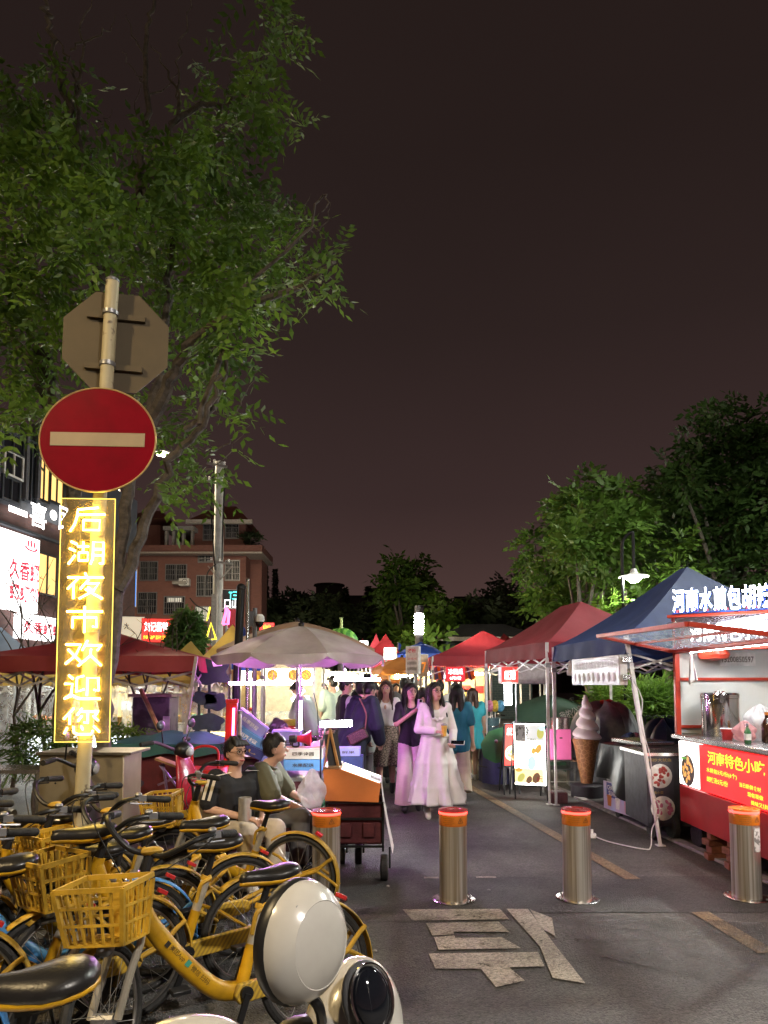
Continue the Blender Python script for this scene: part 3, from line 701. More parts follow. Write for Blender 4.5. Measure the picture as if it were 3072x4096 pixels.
def bollard(px, py, label, lit=1, sticker=False, top=REDCAP):
    c = G(px, py); t = thing('bollard', label, 'bollard', c, group='steel bollards across the road')
    b = MB(); b.lathe([(BBR, .0), (BBR, .56)], 32, c); b.build('steel_body', steelb, t)
    b = MB(); b.lathe([(BBR + .058, .0), (BBR + .058, .010), (BBR + .050, .014), (BBR + .004, .014)], 32, c); fl = b.build('base_flange', STEEL, t)
    for k in range(6):
        a = k * math.pi / 3 + .3; q = c + V(math.cos(a), math.sin(a), 0) * (BBR + .032)
        b = MB(); b.cyl(q + V(0, 0, .012), q + V(0, 0, .021), .008, .007, 6); b.build('bolt', GREYM, fl)
    b = MB(); b.lathe([(BBR + .0015, .555), (BBR + .002, .557), (BBR + .002, .632), (BBR + .0015, .634)], 32, c); bd = b.build('orange_band', ORANGE, t)
    for zz, ww in ((.615, .09), (.600, .08), (.585, .09), (.572, .06)):
        bend_text('WARNING AUTOMATIC BOLLARD', bd, c, BBR + .004, -.42, zz, ww, .006, DARKP)
    b = MB(); tri = []
    for k in range(3):
        a1, a2 = 2.0944 * k + 1.5708, 2.0944 * (k + 1) + 1.5708
        P = [(.024 * math.cos(a), .024 * math.sin(a)) for a in (a1, a2)]
        f = lambda x, z: V(c.x + (BBR + .004) * math.sin(.45 + x / BBR), c.y - (BBR + .004) * math.cos(.45 + x / BBR), .594 + z)
        b.tube([f(*P[0]), f((P[0][0] + P[1][0]) / 2, (P[0][1] + P[1][1]) / 2), f(*P[1])], .0016, 4)
    b.tube([f(0, .010), f(0, -.004)], .0018, 4); b.build('warning_triangle', DARKP, bd)
    b = MB(); b.lathe([(BBR - .001, .630), (BBR - .001, .640)], 32, c); b.build('collar', GREYM, t)
    b = MB(); b.lathe([(BBR - .002, .638), (BBR + .003, .640), (BBR + .003, .654), (BBR - .002, .656)], 36, c); b.build('led_ring', LEDR, t)
    b = MB(); b.lathe([(BBR + .005, .656), (BBR + .007, .660), (BBR + .005, .668), (BBR * .55, .674), (BBR * .5, .670), (.0001, .671)], 36, c); b.build('top_cap', top, t)
    if sticker:
        b = MB(); b.grid(lambda u, v: V(c.x + (BBR + .003) * math.sin(.15 + u * .62), c.y - (BBR + .003) * math.cos(.15 + u * .62), lerp(.36, .535, v) + .004 * math.sin(u * 9 + v * 13)), 8, 8)
        b.build('peeling_sticker', two('peeled_paper', (.62, .60, .58), (.2, .19, .18), 'noise', 26, .7, lo=.5, hi=.56), t)
bollard(326, 901, 'leftmost lit bollard standing behind the yellow bicycle wheel')
bollard(453.5, 900, 'lit steel bollard in front of the woman in the white dress')
bollard(577.5, 899, 'lit steel bollard in front of the giant ice cream cone')
bollard(747, 898, 'rightmost lit bollard with a peeling grey sticker by the red kiosk', sticker=True, top=ORANGE)
c = G(245, 862)
c = V(U(245, 800, 5.75).x, 5.75, 0)
b = MB(); b.lathe([(.052, 0), (.052, .70), (.050, .705), (.044, .70), (.044, .3)], 24, c)
t = thing('steel_post', 'plain open topped grey tube post beside the seated man with glasses', 'post', c); b.build('tube', mat('dull_zinc', (.38, .35, .31), .42, .6, .2, 6), t)
b = MB(); b.lathe([(.085, 0), (.085, .008), (.053, .010)], 20, c); b.build('base_plate', GREYM, t)
# ================================================================ BICYCLES
YEL = mat('bike_yellow_paint', (.52, .28, .008), .36, 0, .30, 5, .05, 30, coat=.2)
YELD = mat('bike_yellow_plastic', (.46, .27, .022), .5, 0, .36, 6, .1, 40)
BLUEP = mat('bike_blue_plastic', (.06, .22, .50), .42, 0, .18, 8)
SILV = mat('bike_silver_tube', (.55, .50, .40), .34, .55, .12, 9)
HATCH = two('hatched_chain_case', (.50, .32, .03), (.30, .19, .03), 'wave', 16., .5, (0, math.radians(35), 0), lo=.45, hi=.6)
SADDLE = mat('black_saddle_vinyl', (.014, .013, .013), .32, 0, .2, 12, .12, 120, coat=.15)
RIMM = mat('wheel_rim_metal', (.30, .29, .28), .3, .9)
SPOKE = mat('spoke_wire', (.55, .54, .52), .3, .9)
PRINT = mat('dark_decal', (.03, .025, .02), .4)
GREEN = mat('teal_decal', (.05, .30, .22), .4)
def wheel(t, name, c, d, R=.285, S=None):
    """c axle, d = wheel plane's forward direction"""
    c = Vector(c); d = Vector(d); up = V(0, 0, 1); ax_ = d.cross(up).normalized()
    P = lambda r, a, o=0.: c + d * (r * math.cos(a)) + up * (r * math.sin(a)) + ax_ * o
    b = MB(); b.tube([P(R - .02, 2 * math.pi * k / 40) for k in range(40)], .020, 8, True); w = b.build(name, RUBBER, t, local=True)
    b = MB(); b.tube([P(R - .041, 2 * math.pi * k / 40) for k in range(40)], .0085, 6, True); b.build('rim', RIMM, w, local=True)
    b = MB()
    for k in range(20):
        a = 2 * math.pi * k / 20; a2 = a + (.55 if k % 2 else -.55); o = .022 if k % 4 < 2 else -.022
        b.tube([P(.02, a2, o), P(R - .045, a)], .0013, 4, caps=False)
    b.build('spokes', SPOKE, w, local=True)
    b = MB(); b.cyl(c - ax_ * .045, c + ax_ * .045, .024, n=10); b.build('hub', GREYM, w, local=True)
    return w
def bicycle(rear, heading, steer, label, body=YEL, plast=YELD, basket=True, decal=False, seat=.0, lean=0.):
    t = thing('bicycle', label, 'bicycle', (rear[0], rear[1], 0), heading, 'parked share bicycles')
    t.rotation_euler = (math.radians(lean), 0, math.radians(heading))
    B = lambda mb, name, m, par=None, **k: mb.build(name, m, par or t, local=True, **k)
    WB, R = .95, .285
    wheel(t, 'rear_wheel', (0, 0, R), (1, 0, 0))
    # frame
    b = MB(); b.tube(spline([(.795, 0, .735), (.76, 0, .62), (.66, 0, .475), (.54, 0, .345), (.46, 0, .285), (.36, 0, .262)], 5), [.030 + .011 * min(1, i / 8) for i in range(26)], 14); fr = B(b, 'frame', body)
    b = MB(); b.tube([(.37, 0, .27), (.325, 0, .40), (.31, 0, .445)], [.03, .026, .026], 12); B(b, 'seat_tube_lug', body)
    b = MB(); b.tube([(.312, 0, .44), (.255, 0, .60)], .0235, 14); st = B(b, 'seat_tube', SILV)
    b = MB(); b.tube(spline([(.245, .02, .61), (.25, .03, .60), (.285, .034, .585), (.30, .03, .56), (.315, .02, .49)], 4), .010, 6); b.lathe([(.028, -.012), (.030, 0), (.028, .012)], 12, (.256, 0, .598), Ry(-20)); B(b, 'seat_clamp', plast)
    b = MB(); b.tube([(.258, 0, .59), (.215, 0, .725 + seat)], .0165, 10); B(b, 'seat_post', BLACKM)
    # chain case and stays
    b = MB(); b.prism([(.40, .225), (.42, .265), (.40, .305), (.0, .33), (-.045, .315), (-.055, .285), (-.04, .258), (0, .245)], .034, Matrix(((1, 0, 0, 0), (0, 0, 1, .030), (0, 1, 0, 0), (0, 0, 0, 1)))); B(b, 'chain_case', HATCH if body is YEL else BLUEP, bevel=.006)
    b = MB(); b.tube([(.36, -.04, .265), (0, -.055, .285)], .014, 8); b.tube([(.29, 0, .47), (.16, -.05, .40), (0, -.055, .285)], .010, 7); B(b, 'stay', body)
    # cranks
    b = MB(); b.cyl((.37, -.06, .268), (.37, .085, .268), .028, n=12); b.bar((.37, .088, .268), (.43, .088, .12), .014, .026); b.bar((.37, -.065, .268), (.31, -.065, .41), .014, .026); B(b, 'crank', BLACKM)
    for (x, y, z) in ((.43, .135, .115), (.31, -.11, .415)):
        b = MB(); b.box((x, y, z), (.09, .075, .022)); B(b, 'pedal', BLACKP, bevel=.004)
    # rear mudguard
    def guard(u, v):
        a = math.radians(lerp(-22, 128, u)); rr = R + .022; w = lerp(-.031, .031, v)
        rr2 = rr - (abs(v - .5) * 2) ** 2 * .012
        return V(-rr2 * math.cos(a), w, R + rr2 * math.sin(a))
    b = MB(); b.grid(guard, 22, 4); gd = B(b, 'rear_mudguard', plast, solid=.004)
    b = MB()
    for s in (-1, 1):
        a = math.radians(28); p = V(-(R + .018) * math.cos(a), s * .03, R + (R + .018) * math.sin(a)); j = V(-.155, s * .045, R + .055)
        a2 = math.radians(-8); p2 = V(-(R + .018) * math.cos(a2), s * .03, R + (R + .018) * math.sin(a2))
        b.tube([V(0, s * .055, R), j], [.012, .014], 7); b.tube(spline([j, lerp(j, p, .6) + V(0, 0, .006), p], 3), .012, 7); b.tube(spline([j, lerp(j, p2, .6) + V(-.01, 0, 0), p2], 3), .010, 7)
    B(b, 'mudguard_stay', plast, gd)
    b = MB(); b.box((-.16, 0, R + R * .92 + .03), (.05, .035, .02), Ry(-30)); B(b, 'tail_reflector', REDP, gd, bevel=.003)
    b = MB(); b.tube([(.02, -.07, .27), (-.04, -.14, .01)], .008, 6); b.box((-.045, -.145, .008), (.05, .02, .012)); B(b, 'kickstand', GALV)
    # saddle
    z0 = .765 + seat; b = MB()
    sec = [(.06, .012, .010, .012), (.075, .060, .026, .012), (.10, .088, .036, .010), (.14, .097, .042, .004), (.18, .090, .041, -.002), (.23, .062, .038, -.005), (.28, .040, .034, -.002), (.325, .029, .030, 0.), (.345, .022, .022, -.002), (.355, .008, .008, -.004)]
    rings = []
    for (x, w, h, dz) in sec: rings.append(((x, 0, z0 + dz - .006), (0, w, 0), (0, 0, h)))
    b.loft(rings, 20); sd = B(b, 'saddle', SADDLE, smooth=80)
    b = MB(); rings = [((x, 0, z0 + dz - .026), (0, w * .93, 0), (0, 0, h * .55)) for (x, w, h, dz) in sec]; b.loft(rings, 16); B(b, 'saddle_base', body if body is YEL else BLACKP, sd, smooth=80)
    b = MB(); b.tube([(.12, .03, z0 - .045), (.2, .022, z0 - .06), (.3, .012, z0 - .035)], .004, 5); b.tube([(.12, -.03, z0 - .045), (.2, -.022, z0 - .06), (.3, -.012, z0 - .035)], .004, 5); b.box((.213, 0, z0 - .05), (.05, .05, .028)); B(b, 'saddle_rail', BLACKM, sd)
    # steering assembly turned about the head tube
    hp = V(.805, 0, .70); hd = (V(.775, 0, .80) - V(.84, 0, .58)).normalized()
    Q = Matrix.Rotation(math.radians(steer), 3, hd)
    S = lambda p: hp + Q @ (Vector(p) - hp)
    b = MB(); b.cyl((.835, 0, .60), (.785, 0, .77), .030, .028, 14); B(b, 'head_tube', body)
    fw = (Q @ V(1, 0, 0)); fw.z = 0; fw.normalize()
    axle = S((WB, 0, R)); axle.z = R
    wheel(t, 'front_wheel', axle, fw)
    side = V(-fw.y, fw.x, 0); b = MB()
    crown = S((.855, 0, .605))
    for s in (-1, 1): b.tube(spline([crown + side * .012 * s, crown + side * .058 * s - V(0, 0, .03), lerp(crown, axle, .5) + side * .06 * s, axle + side * .058 * s], 4), .0165, 9)
    b.ell(crown, (.04, .04, .028), 12, 8); B(b, 'fork', SILV if body is YEL else BLUEP)
    def fguard(u, v):
        a = math.radians(lerp(55, 150, u)); rr = R + .018; w = lerp(-.028, .028, v); rr -= (abs(v - .5) * 2) ** 2 * .010
        return axle + fw * (rr * math.cos(a)) + V(0, 0, rr * math.sin(a)) + side * w
    b = MB(); b.grid(fguard, 12, 3); B(b, 'front_mudguard', plast, solid=.004)
    # stem and handlebar
    b = MB(); b.tube([S((.79, 0, .765)), S((.755, 0, .885))], [.022, .019], 10); B(b, 'stem', BLACKM)
    b = MB(); bars = []
    for s in (-1, 1):
        pts = spline([S((.752, 0, .89)), S((.775, .07 * s, .90)), S((.785, .13 * s, .935)), S((.765, .20 * s, .985)), S((.70, .245 * s, 1.00)), S((.60, .272 * s, .99))], 5); b.tube(pts, .0125, 9); bars.append(pts)
    hb = B(b, 'handlebar', BLACKM)
    for s, pts in zip((-1, 1), bars):
        b = MB(); e = pts[-1]; d_ = (pts[-1] - pts[-3]).normalized(); b.cyl(e - d_ * .06, e + d_ * .055, .0175, .0185, 12); b.ell(e + d_ * .055, .018, 10, 6); B(b, 'grip', RUBBER, hb)
        b = MB(); q = pts[-5]; b.box(q, (.04, .03, .03)); b.tube(spline([q, q + (S((.80, .24 * s, .97)) - q) * .6, e - d_ * .02 + (S((.9, 0, 0)) - S((.85, 0, 0))) * .9 - V(0, 0, .02), e + (S((.9, 0, 0)) - S((.85, 0, 0))) * .7 - V(0, 0, .02)], 4), .005, 5); B(b, 'brake_lever', GREYM if s > 0 else BLACKM, hb)
        b = MB(); b.tube(spline([q, q + V(0, 0, -.02) + (S((.85, 0, 0)) - S((.80, 0, 0))) * 2.2, S((.86, .05 * s, .80)), S((.83, .02 * s, .68))], 5), .003, 5); B(b, 'brake_cable', BLACKP, hb)
    b = MB(); b.ell(S((.74, 0, .90)), (.05, .042, .02), 12, 8); B(b, 'dash_cover', plast, hb)
    b = MB(); q = bars[1][-6]; b.ell(q + V(0, 0, .02), (.02, .02, .014), 10, 6); B(b, 'bell', GREYM, hb)
    if basket:
        f2 = fw; o = S((.90, 0, .62)); o.z = .60
        def bp(x, y, z):
            k = .80 + .20 * (z / .21); return o + f2 * (.02 + x * k) + side * (y * k) + V(0, 0, z)
        b = MB(); Dx, Wy = .23, .142
        loops = [0., .075, .14, .205]
        cor = [(0, -Wy), (Dx, -Wy), (Dx, Wy), (0, Wy)]
        for z in loops:
            hgt = z
            P = [bp(x, y, z + (.02 if (z > .2 and x == 0) else 0)) for x, y in cor]
            for i in range(4): b.bar(P[i], P[(i + 1) % 4], .007 if z < .2 else .013, .010 if z < .2 else .019)
        for i in range(4):
            (xa, ya), (xb, yb) = cor[i], cor[(i + 1) % 4]; n = 6
            for k in range(n):
                x, y = lerp(xa, xb, k / n), lerp(ya, yb, k / n)
                b.bar(bp(x, y, 0), bp(x, y, .21), .009 if k else .016, .007 if k else .016, up=side if abs(xa - xb) > .01 else f2)
        for k in range(1, 6): b.bar(bp(Dx * k / 6, -Wy, .004), bp(Dx * k / 6, Wy, .004), .018, .008)
        for k in range(1, 4): b.bar(bp(0, lerp(-Wy, Wy, k / 4), .004), bp(Dx, lerp(-Wy, Wy, k / 4), .004), .018, .006)
        bk = B(b, 'basket', plast, smooth=0)
        b = MB(); b.bar(bp(-.01, 0, 0), bp(-.01, 0, .2), .10, .02, up=f2); b.bar(S((.83, 0, .68)), bp(0, 0, .06), .05, .05); b.bar(S((.855, 0, .61)), bp(.1, 0, -.015), .07, .02); B(b, 'basket_mount', plast, bk, bevel=.004)
        b = MB(); b.ell(bp(.14, 0, -.03), (.035, .035, .028), 10, 6); B(b, 'head_lamp', GREYM, bk)
    if decal:
        d1 = (V(.50, 0, .312) - V(.73, 0, .565)).normalized(); c = (V(.52, 0, .33) + V(.715, 0, .545)) / 2
        for y, rt in ((.0395, 1), (-.0395, -1)):
            M = frame(c + V(.0, y, .0), d1 * rt, V(0, y, 0).cross(d1 * rt))
            T = bpy.data.objects
            def put(s, off, w, h, m):
                vs, fs = text_shape(s); x0, x1 = min(v.x for v in vs), max(v.x for v in vs); y0, y1 = min(v.y for v in vs), max(v.y for v in vs)
                mb = MB(); mb.add([M @ V(off + (v.x - (x0 + x1) / 2) / (x1 - x0) * w, (v.y - (y0 + y1) / 2) / (y1 - y0) * h, .004) for v in vs], fs); B(mb, 'lettering', m, fr, smooth=0)
            put('美团App', -.055, .085, .026, PRINT); put('微信 扫码', .085, .105, .024, PRINT)
            mb = MB(); mb.prism([(-.002, -.013), (.02, -.013), (.02, .013), (-.002, .013)], .001, M, .0035); B(mb, 'lettering_badge', GREEN, fr)
            mb = MB(); mb.prism([(-.125, -.012), (-.105, -.012), (-.105, .012), (-.125, .012)], .001, M, .0035); B(mb, 'lettering_badge', PRINT, fr)
    return t
bicycle((-.60, 5.0), 166, 14, 'yellow share bicycle side on with its rear wheel in front of the leftmost bollard')
bicycle((-.30, 3.39), 213, 50, 'yellow share bicycle with a printed down tube and basket turned to the viewer', decal=True, lean=8, seat=-.03)
bicycle((-.70, 3.90), 213, 22, 'yellow share bicycle just behind the printed one, saddle tilted up', seat=.01, lean=2)
bicycle((-1.22, 4.04), 211, 35, 'yellow share bicycle in the middle of the row with its bars turned', seat=.02, lean=4)
bicycle((-1.22, 3.50), 213, 26, 'yellow share bicycle with the high saddle nearest below the neon panel', seat=.14, lean=3)
bicycle((-1.24, 4.52), 207, 30, 'yellow share bicycle in the back of the row beside the steel post', seat=.0, lean=3)
bicycle((-1.85, 4.55), 205, 10, 'yellow share bicycle at the back left with its bars below the neon panel', lean=3)
bicycle((-1.27, 3.79), 213, 8, 'blue share bicycle squeezed between the yellow ones', BLUEP, BLUEP, basket=False, lean=2)
bicycle((-1.80, 3.05), 205, 18, 'yellow share bicycle at the left edge behind the big black saddle', seat=.0, lean=3)
bicycle((-1.66, 2.60), 200, 10, 'blue share bicycle at the left edge low in the corner', BLUEP, BLUEP, basket=False, lean=2)
bicycle((-.60, 1.72), 203, -15, 'yellow share bicycle nearest to the viewer, only its black saddle in the lower left corner', seat=.16, lean=2)
bicycle((-.86, 4.34), 209, 18, 'yellow share bicycle between the steel post and the middle of the row', seat=.02, lean=3)
bicycle((-1.50, 3.30), 212, 30, 'yellow share bicycle behind the near black saddle with its bars turned', seat=.04, lean=3)
bicycle((-1.95, 3.85), 200, -12, 'yellow share bicycle leaving the picture at the left with a tall grip', seat=.0, lean=3)

# ================================================================ SCOOTER, lower edge
SHELL = mat('white_scooter_shell', (.40, .38, .345), .2, 0, .14, 4, coat=.6)
GLOSSB = mat('gloss_black_lens', (.006, .007, .010), .06, 0, .0, coat=1.)
sc_c = U(352, 1045, 1.12)
sct = thing('electric_scooter', 'white electric scooter with oval mirror shell and dark glossy headlamp in the lower foreground', 'scooter', (sc_c.x - .1, sc_c.y, 0))
nrm = V(.50, -.80, .36).normalized()
Rq = nrm.to_track_quat('Z', 'Y').to_matrix()
b = MB(); b.ell(sc_c, (.078, .085, .125), 28, 20, Rz(-25) @ Rx(-18)); cw = b.build('headlamp_cowl', SHELL, sct, smooth=80)
lc = U(371, 998, 1.055)
b = MB(); b.ell(lc - nrm * .012, (.040, .052, .020), 24, 14, Rq); b.build('lamp_bezel', mat('grey_bezel', (.10, .10, .105), .3, .2), cw, smooth=80)
b = MB(); b.tube([lc + Rq @ V(.033 * math.cos(a * .19635), .045 * math.sin(a * .19635), .004) for a in range(32)], .0028, 6, True); b.build('chrome_ring', CHROME, cw)
b = MB(); b.ell(lc - nrm * .002, (.031, .043, .018), 24, 14, Rq); b.build('lamp_lens', GLOSSB, cw, smooth=80)
mc = U(302, 941, 1.02); mn = V(.80, -.59, .08).normalized(); Rm = mn.to_track_quat('Z', 'Y').to_matrix() @ Rz(-8)
prof = [(1., 0.), (.985, .16), (.93, .38), (.82, .62), (.70, .78), (.685, .765), (.66, .79), (.45, .93), (.22, .985), (.0001, 1.)]
b = MB(); b.lathe([(r, z * .048) for r, z in prof], 40, mc, Rm @ Matrix.Diagonal((.076, .082, 1.))); ms = b.build('mirror_shell', SHELL, sct, smooth=60)
b = MB(); b.lathe([(1.0, .002), (1.03, -.004), (1.02, -.016), (.96, -.020), (.0001, -.020)], 40, mc, Rm @ Matrix.Diagonal((.076, .082, 1.))); b.build('mirror_rim', BLACKP, ms, smooth=50)
b = MB(); b.tube(spline([mc - mn * .012 + V(0, 0, -.06), U(318, 1005, 1.04), U(326, 1035, 1.09), sc_c], 5), .008, 8); b.build('mirror_stalk', BLACKP, sct)
bar_l, bar_r = sc_c + V(-.30, .06, .0), sc_c + V(.10, .16, -.12)
b = MB(); b.tube(spline([bar_l, sc_c + V(-.12, .03, -.02), sc_c + V(.03, .07, -.06), bar_r], 5), .014, 10); b.ell(sc_c + V(-.07, -.03, .0), (.06, .05, .055), 16, 10); b.build('handlebar', BLACKP, sct)
m2 = U(188, 1052, 1.0); b = MB(); b.ell(m2, (.085, .05, .045), 28, 16, Rz(15)); b.build('mirror_shell', SHELL, sct, smooth=80)
for (a, c_) in ((.02, -.03), (-.04, .05), (.045, .03)): b = MB(); b.lathe([(.004, 0), (.004, .002), (.0001, .002)], 8, mc + Rm @ V(a, c_, .046 * (1 - (abs(a) + abs(c_)) * 5)), Rm); b.build('screw', GREYM, ms)
b = MB(); b.tube(spline([sc_c + V(-.10, -.02, .03), sc_c + V(-.16, .0, .0), sc_c + V(-.24, .0, -.02), sc_c + V(-.30, .02, -.01)], 4), .006, 6); b.build('brake_lever', GREYM, sct)
for k in range(3): b = MB(); b.tube(spline([sc_c + V(-.08 - .02 * k, -.02, .03), sc_c + V(-.09 - .02 * k, -.07 - .01 * k, .0), sc_c + V(-.05, -.06, -.08), sc_c + V(-.02, -.02, -.14)], 5), .004, 6); b.build('cable', BLACKP, sct)
# the rest of the scooter, below the picture
b = MB(); b.loft([(sc_c + V(-.02, .05, -.10), (.10, .03, 0), (0, .06, 0)), (V(sc_c.x - .03, sc_c.y + .06, .75), (.19, .05, 0), (0, .06, 0)), (V(sc_c.x - .05, sc_c.y + .04, .45), (.20, .05, 0), (0, .08, 0)), (V(sc_c.x - .1, sc_c.y + .05, .30), (.14, .05, 0), (0, .1, 0))], 20); b.build('leg_shield', SHELL, sct, smooth=60)
b = MB(); b.box((sc_c.x - .38, sc_c.y + .22, .27), (.55, .28, .06), Rz(-28)); b.build('deck', BLACKP, sct, bevel=.02)
b = MB(); b.box((sc_c.x - .80, sc_c.y + .42, .52), (.5, .26, .36), Rz(-28)); b.build('seat_box', SHELL, sct, bevel=.06, seg=4)
for (x, y) in ((sc_c.x + .10, sc_c.y - .06), (sc_c.x - .98, sc_c.y + .52)):
    b = MB(); b.tube([V(x, y, .2) + V(math.cos(a * .2618) * .16 * .88, -math.cos(a * .2618) * .16 * .47, math.sin(a * .2618) * .16) for a in range(24)], .04, 8, True); b.build('tyre', RUBBER, sct)
# ================================================================ TENTS (pop-up canopies)
def canvas(name, c, trans=.25):
    m = mat(name, c, .65, 0, .14, 3., .25, 7)
    N, L = m.node_tree.nodes, m.node_tree.links
    if 'Translucent BSDF' in N: return m
    b = N['Principled BSDF']; out = N['Material Output']; tl = N.new('ShaderNodeBsdfTranslucent'); mx = N.new('ShaderNodeMixShader'); mx.inputs[0].default_value = trans
    tl.inputs['Color'].default_value = (*c, 1)
    L.new(b.outputs[0], mx.inputs[1]); L.new(tl.outputs[0], mx.inputs[2]); L.new(mx.outputs[0], out.inputs['Surface'])
    return m
MAROON = canvas('maroon_canvas', (.26, .030, .040)); WINE = canvas('wine_red_canvas', (.30, .030, .045)); NAVY = canvas('navy_canvas', (.032, .060, .20)); BLUEC = canvas('blue_canvas', (.02, .06, .32))
YELC = canvas('mustard_canvas', (.48, .33, .09)); ORC = canvas('orange_canvas', (.55, .22, .05)); BEIGE = canvas('beige_canvas', (.33, .30, .255), .04); GREYC = canvas('grey_canvas', (.36, .33, .32))
def tent(label, corners, eave, peak, m, val=.22, legs=(1, 1, 1, 1), ridge=.0, group='market tents', sag=.06, leg_m=WHITEP, foot=None, truss=True, peak_off=(0, 0), mval=None, name='canopy_tent', legr=.018):
    P = [Vector((c[0], c[1], eave)) for c in corners]; cen = sum(P, Vector()) / 4
    t = thing(name, label, 'tent', (cen.x, cen.y, 0), group=group)
    pk = V(cen.x + peak_off[0], cen.y + peak_off[1], peak)
    r1 = pk + (P[0] + P[3] - P[1] - P[2]).normalized() * ridge; r2 = pk - (P[0] + P[3] - P[1] - P[2]).normalized() * ridge
    tops = [r1, r2, r2, r1]; b = MB()
    for i in range(4):
        a, c = P[i], P[(i + 1) % 4]; ta, tc = tops[i], tops[(i + 1) % 4]
        def fn(u, v, a=a, c=c, ta=ta, tc=tc, i=i):
            e = lerp(a, c, u); e2 = lerp(ta, tc, u); p = lerp(e, e2, v)
            p.z = lerp(e.z, e2.z, v ** 1.18) - sag * math.sin(math.pi * u) * math.sin(math.pi * min(1, v * 1.1 + .08)) + .012 * math.sin(u * 17 + i) * (1 - v) * math.sin(math.pi * u)
            return p
        b.grid(fn, 14, 10)
    b.build('canopy', m, t, smooth=55)
    for i in range(4):
        a, c = P[i], P[(i + 1) % 4]; nrm = (c - a).cross(V(0, 0, 1)).normalized(); nrm = nrm if nrm.dot((a + c) / 2 - cen) > 0 else -nrm
        b = MB(); b.grid(lambda u, v: lerp(a, c, u) + V(0, 0, -val * v - .015 * abs(math.sin(u * 9.4)) * v) + nrm * (.014 * math.sin(u * 31 + i) * v + .02 * v), 30, 3); b.build('valance', mval or m, t, smooth=60)
    for i in range(4):
        if not legs[i]: continue
        q = P[i]; f = foot[i] if foot and foot[i] is not None else (q.x, q.y)
        b = MB(); mid = lerp(Vector((f[0], f[1], 0)), q, .48); b.bar((f[0], f[1], 0), mid + V(0, 0, .01), legr * 1.55, legr * 1.55); b.bar(mid, q + V(0, 0, -.01), legr * 2.1, legr * 2.1); lg = b.build('leg', leg_m, t, bevel=.003)
        b = MB(); b.box((f[0], f[1], .005), (.08, .08, .01)); b.build('foot_plate', leg_m, lg)
        b = MB(); b.box((q.x, q.y, q.z - .32), (legr * 3.2, legr * 3.2, .06)); b.build('slider', GREYM, lg)
    if truss:
        for i in range(4):
            a, c = [lerp(q, cen, .035) + V(0, 0, -.10 - val * .45) for q in (P[i], P[(i + 1) % 4])]; n = 2 if (a - c).length < 2 else 4
            b = MB()
            for k in range(n):
                s, e = lerp(a, c, k / n), lerp(a, c, (k + 1) / n); o = .17
                b.bar(s + V(0, 0, -o * (k % 2)), e + V(0, 0, -o * ((k + 1) % 2)), .012, .022); b.bar(s + V(0, 0, -o * ((k + 1) % 2)), e + V(0, 0, -o * (k % 2)), .012, .022)
            b.build('truss', leg_m, t)
    return t
def XY(px, d): return (U(px, 685, d).x, d)
# ================================================================ LEFT SIDE, FAR
def brickmat(name, c1, c2, mortar, sc=4.):
    if name in MATS: return MATS[name]
    m = mat(name, c1, .8); N, L = m.node_tree.nodes, m.node_tree.links; b = N['Principled BSDF']
    tc = N.new('ShaderNodeTexCoord'); mp = N.new('ShaderNodeMapping'); mp.inputs['Rotation'].default_value = (math.radians(90), 0, 0)
    cx = N.new('ShaderNodeSeparateXYZ'); L.new(tc.outputs['Object'], cx.inputs[0]); ad = N.new('ShaderNodeMath'); L.new(cx.outputs[0], ad.inputs[0]); L.new(cx.outputs[1], ad.inputs[1])
    cb = N.new('ShaderNodeCombineXYZ'); L.new(ad.outputs[0], cb.inputs[0]); L.new(cx.outputs[2], cb.inputs[1])
    t = N.new('ShaderNodeTexBrick'); t.inputs['Scale'].default_value = sc; t.inputs['Color1'].default_value = (*c1, 1); t.inputs['Color2'].default_value = (*c2, 1); t.inputs['Mortar'].default_value = (*mortar, 1); t.inputs['Mortar Size'].default_value = .012
    L.new(cb.outputs[0], t.inputs['Vector']); L.new(t.outputs['Color'], b.inputs['Base Color'])
    return m
BRICKD = brickmat('dark_brick', (.085, .038, .032), (.06, .028, .025), (.05, .04, .04))
BRICKR = brickmat('red_brick_tiles', (.22, .095, .075), (.19, .08, .065), (.17, .10, .085), 3.)
CLAD = mat('blue_grey_cladding', (.045, .052, .065), .5, 0, .15, 2)
GLASSD = mat('dark_window_glass', (.012, .014, .018), .08, 0, 0, spec=.8)
LITWIN = glow('warm_lit_window', (1., .60, .20), .95, False)
LITBOX = glow('white_light_box', (1., .97, .95), 3.2)
LITFAR = glow('white_light_far', (1., .96, .92), 4., False)
SGRED = glow('red_sign_face', (1., .05, .04), 1.0)
SGYEL = glow('yellow_sign_glow', (1., .80, .05), 1.6, False)
SGBLU = glow('blue_sign_glow', (.03, .28, 1.), 1.3, False)
SGWHT = glow('white_sign_print', (1., .98, .96), 2.4, False)
SGORG = glow('orange_sign_glow', (1., .50, .12), 2.2, False)
INKR = mat('red_ink', (.62, .03, .06), .5); INKRL = glow('red_ink_on_lightbox', (1., .05, .10), .75, False)
def FD(p): return 9.725 / ((384 - p) / 710 + .115)
fdir = (V(U(133, 685, FD(133)).x, FD(133), 0) - V(U(0, 685, FD(0)).x, FD(0), 0)).normalized()
fpo = V(U(0, 685, FD(0)).x, FD(0), 0); fno = V(fdir.y, -fdir.x, 0)
def FP(p, y):
    o = V(0, 0, CAMZ); q = U(p, y, 10.) - o; return o + q * ((fpo - o).dot(fno) / q.dot(fno))
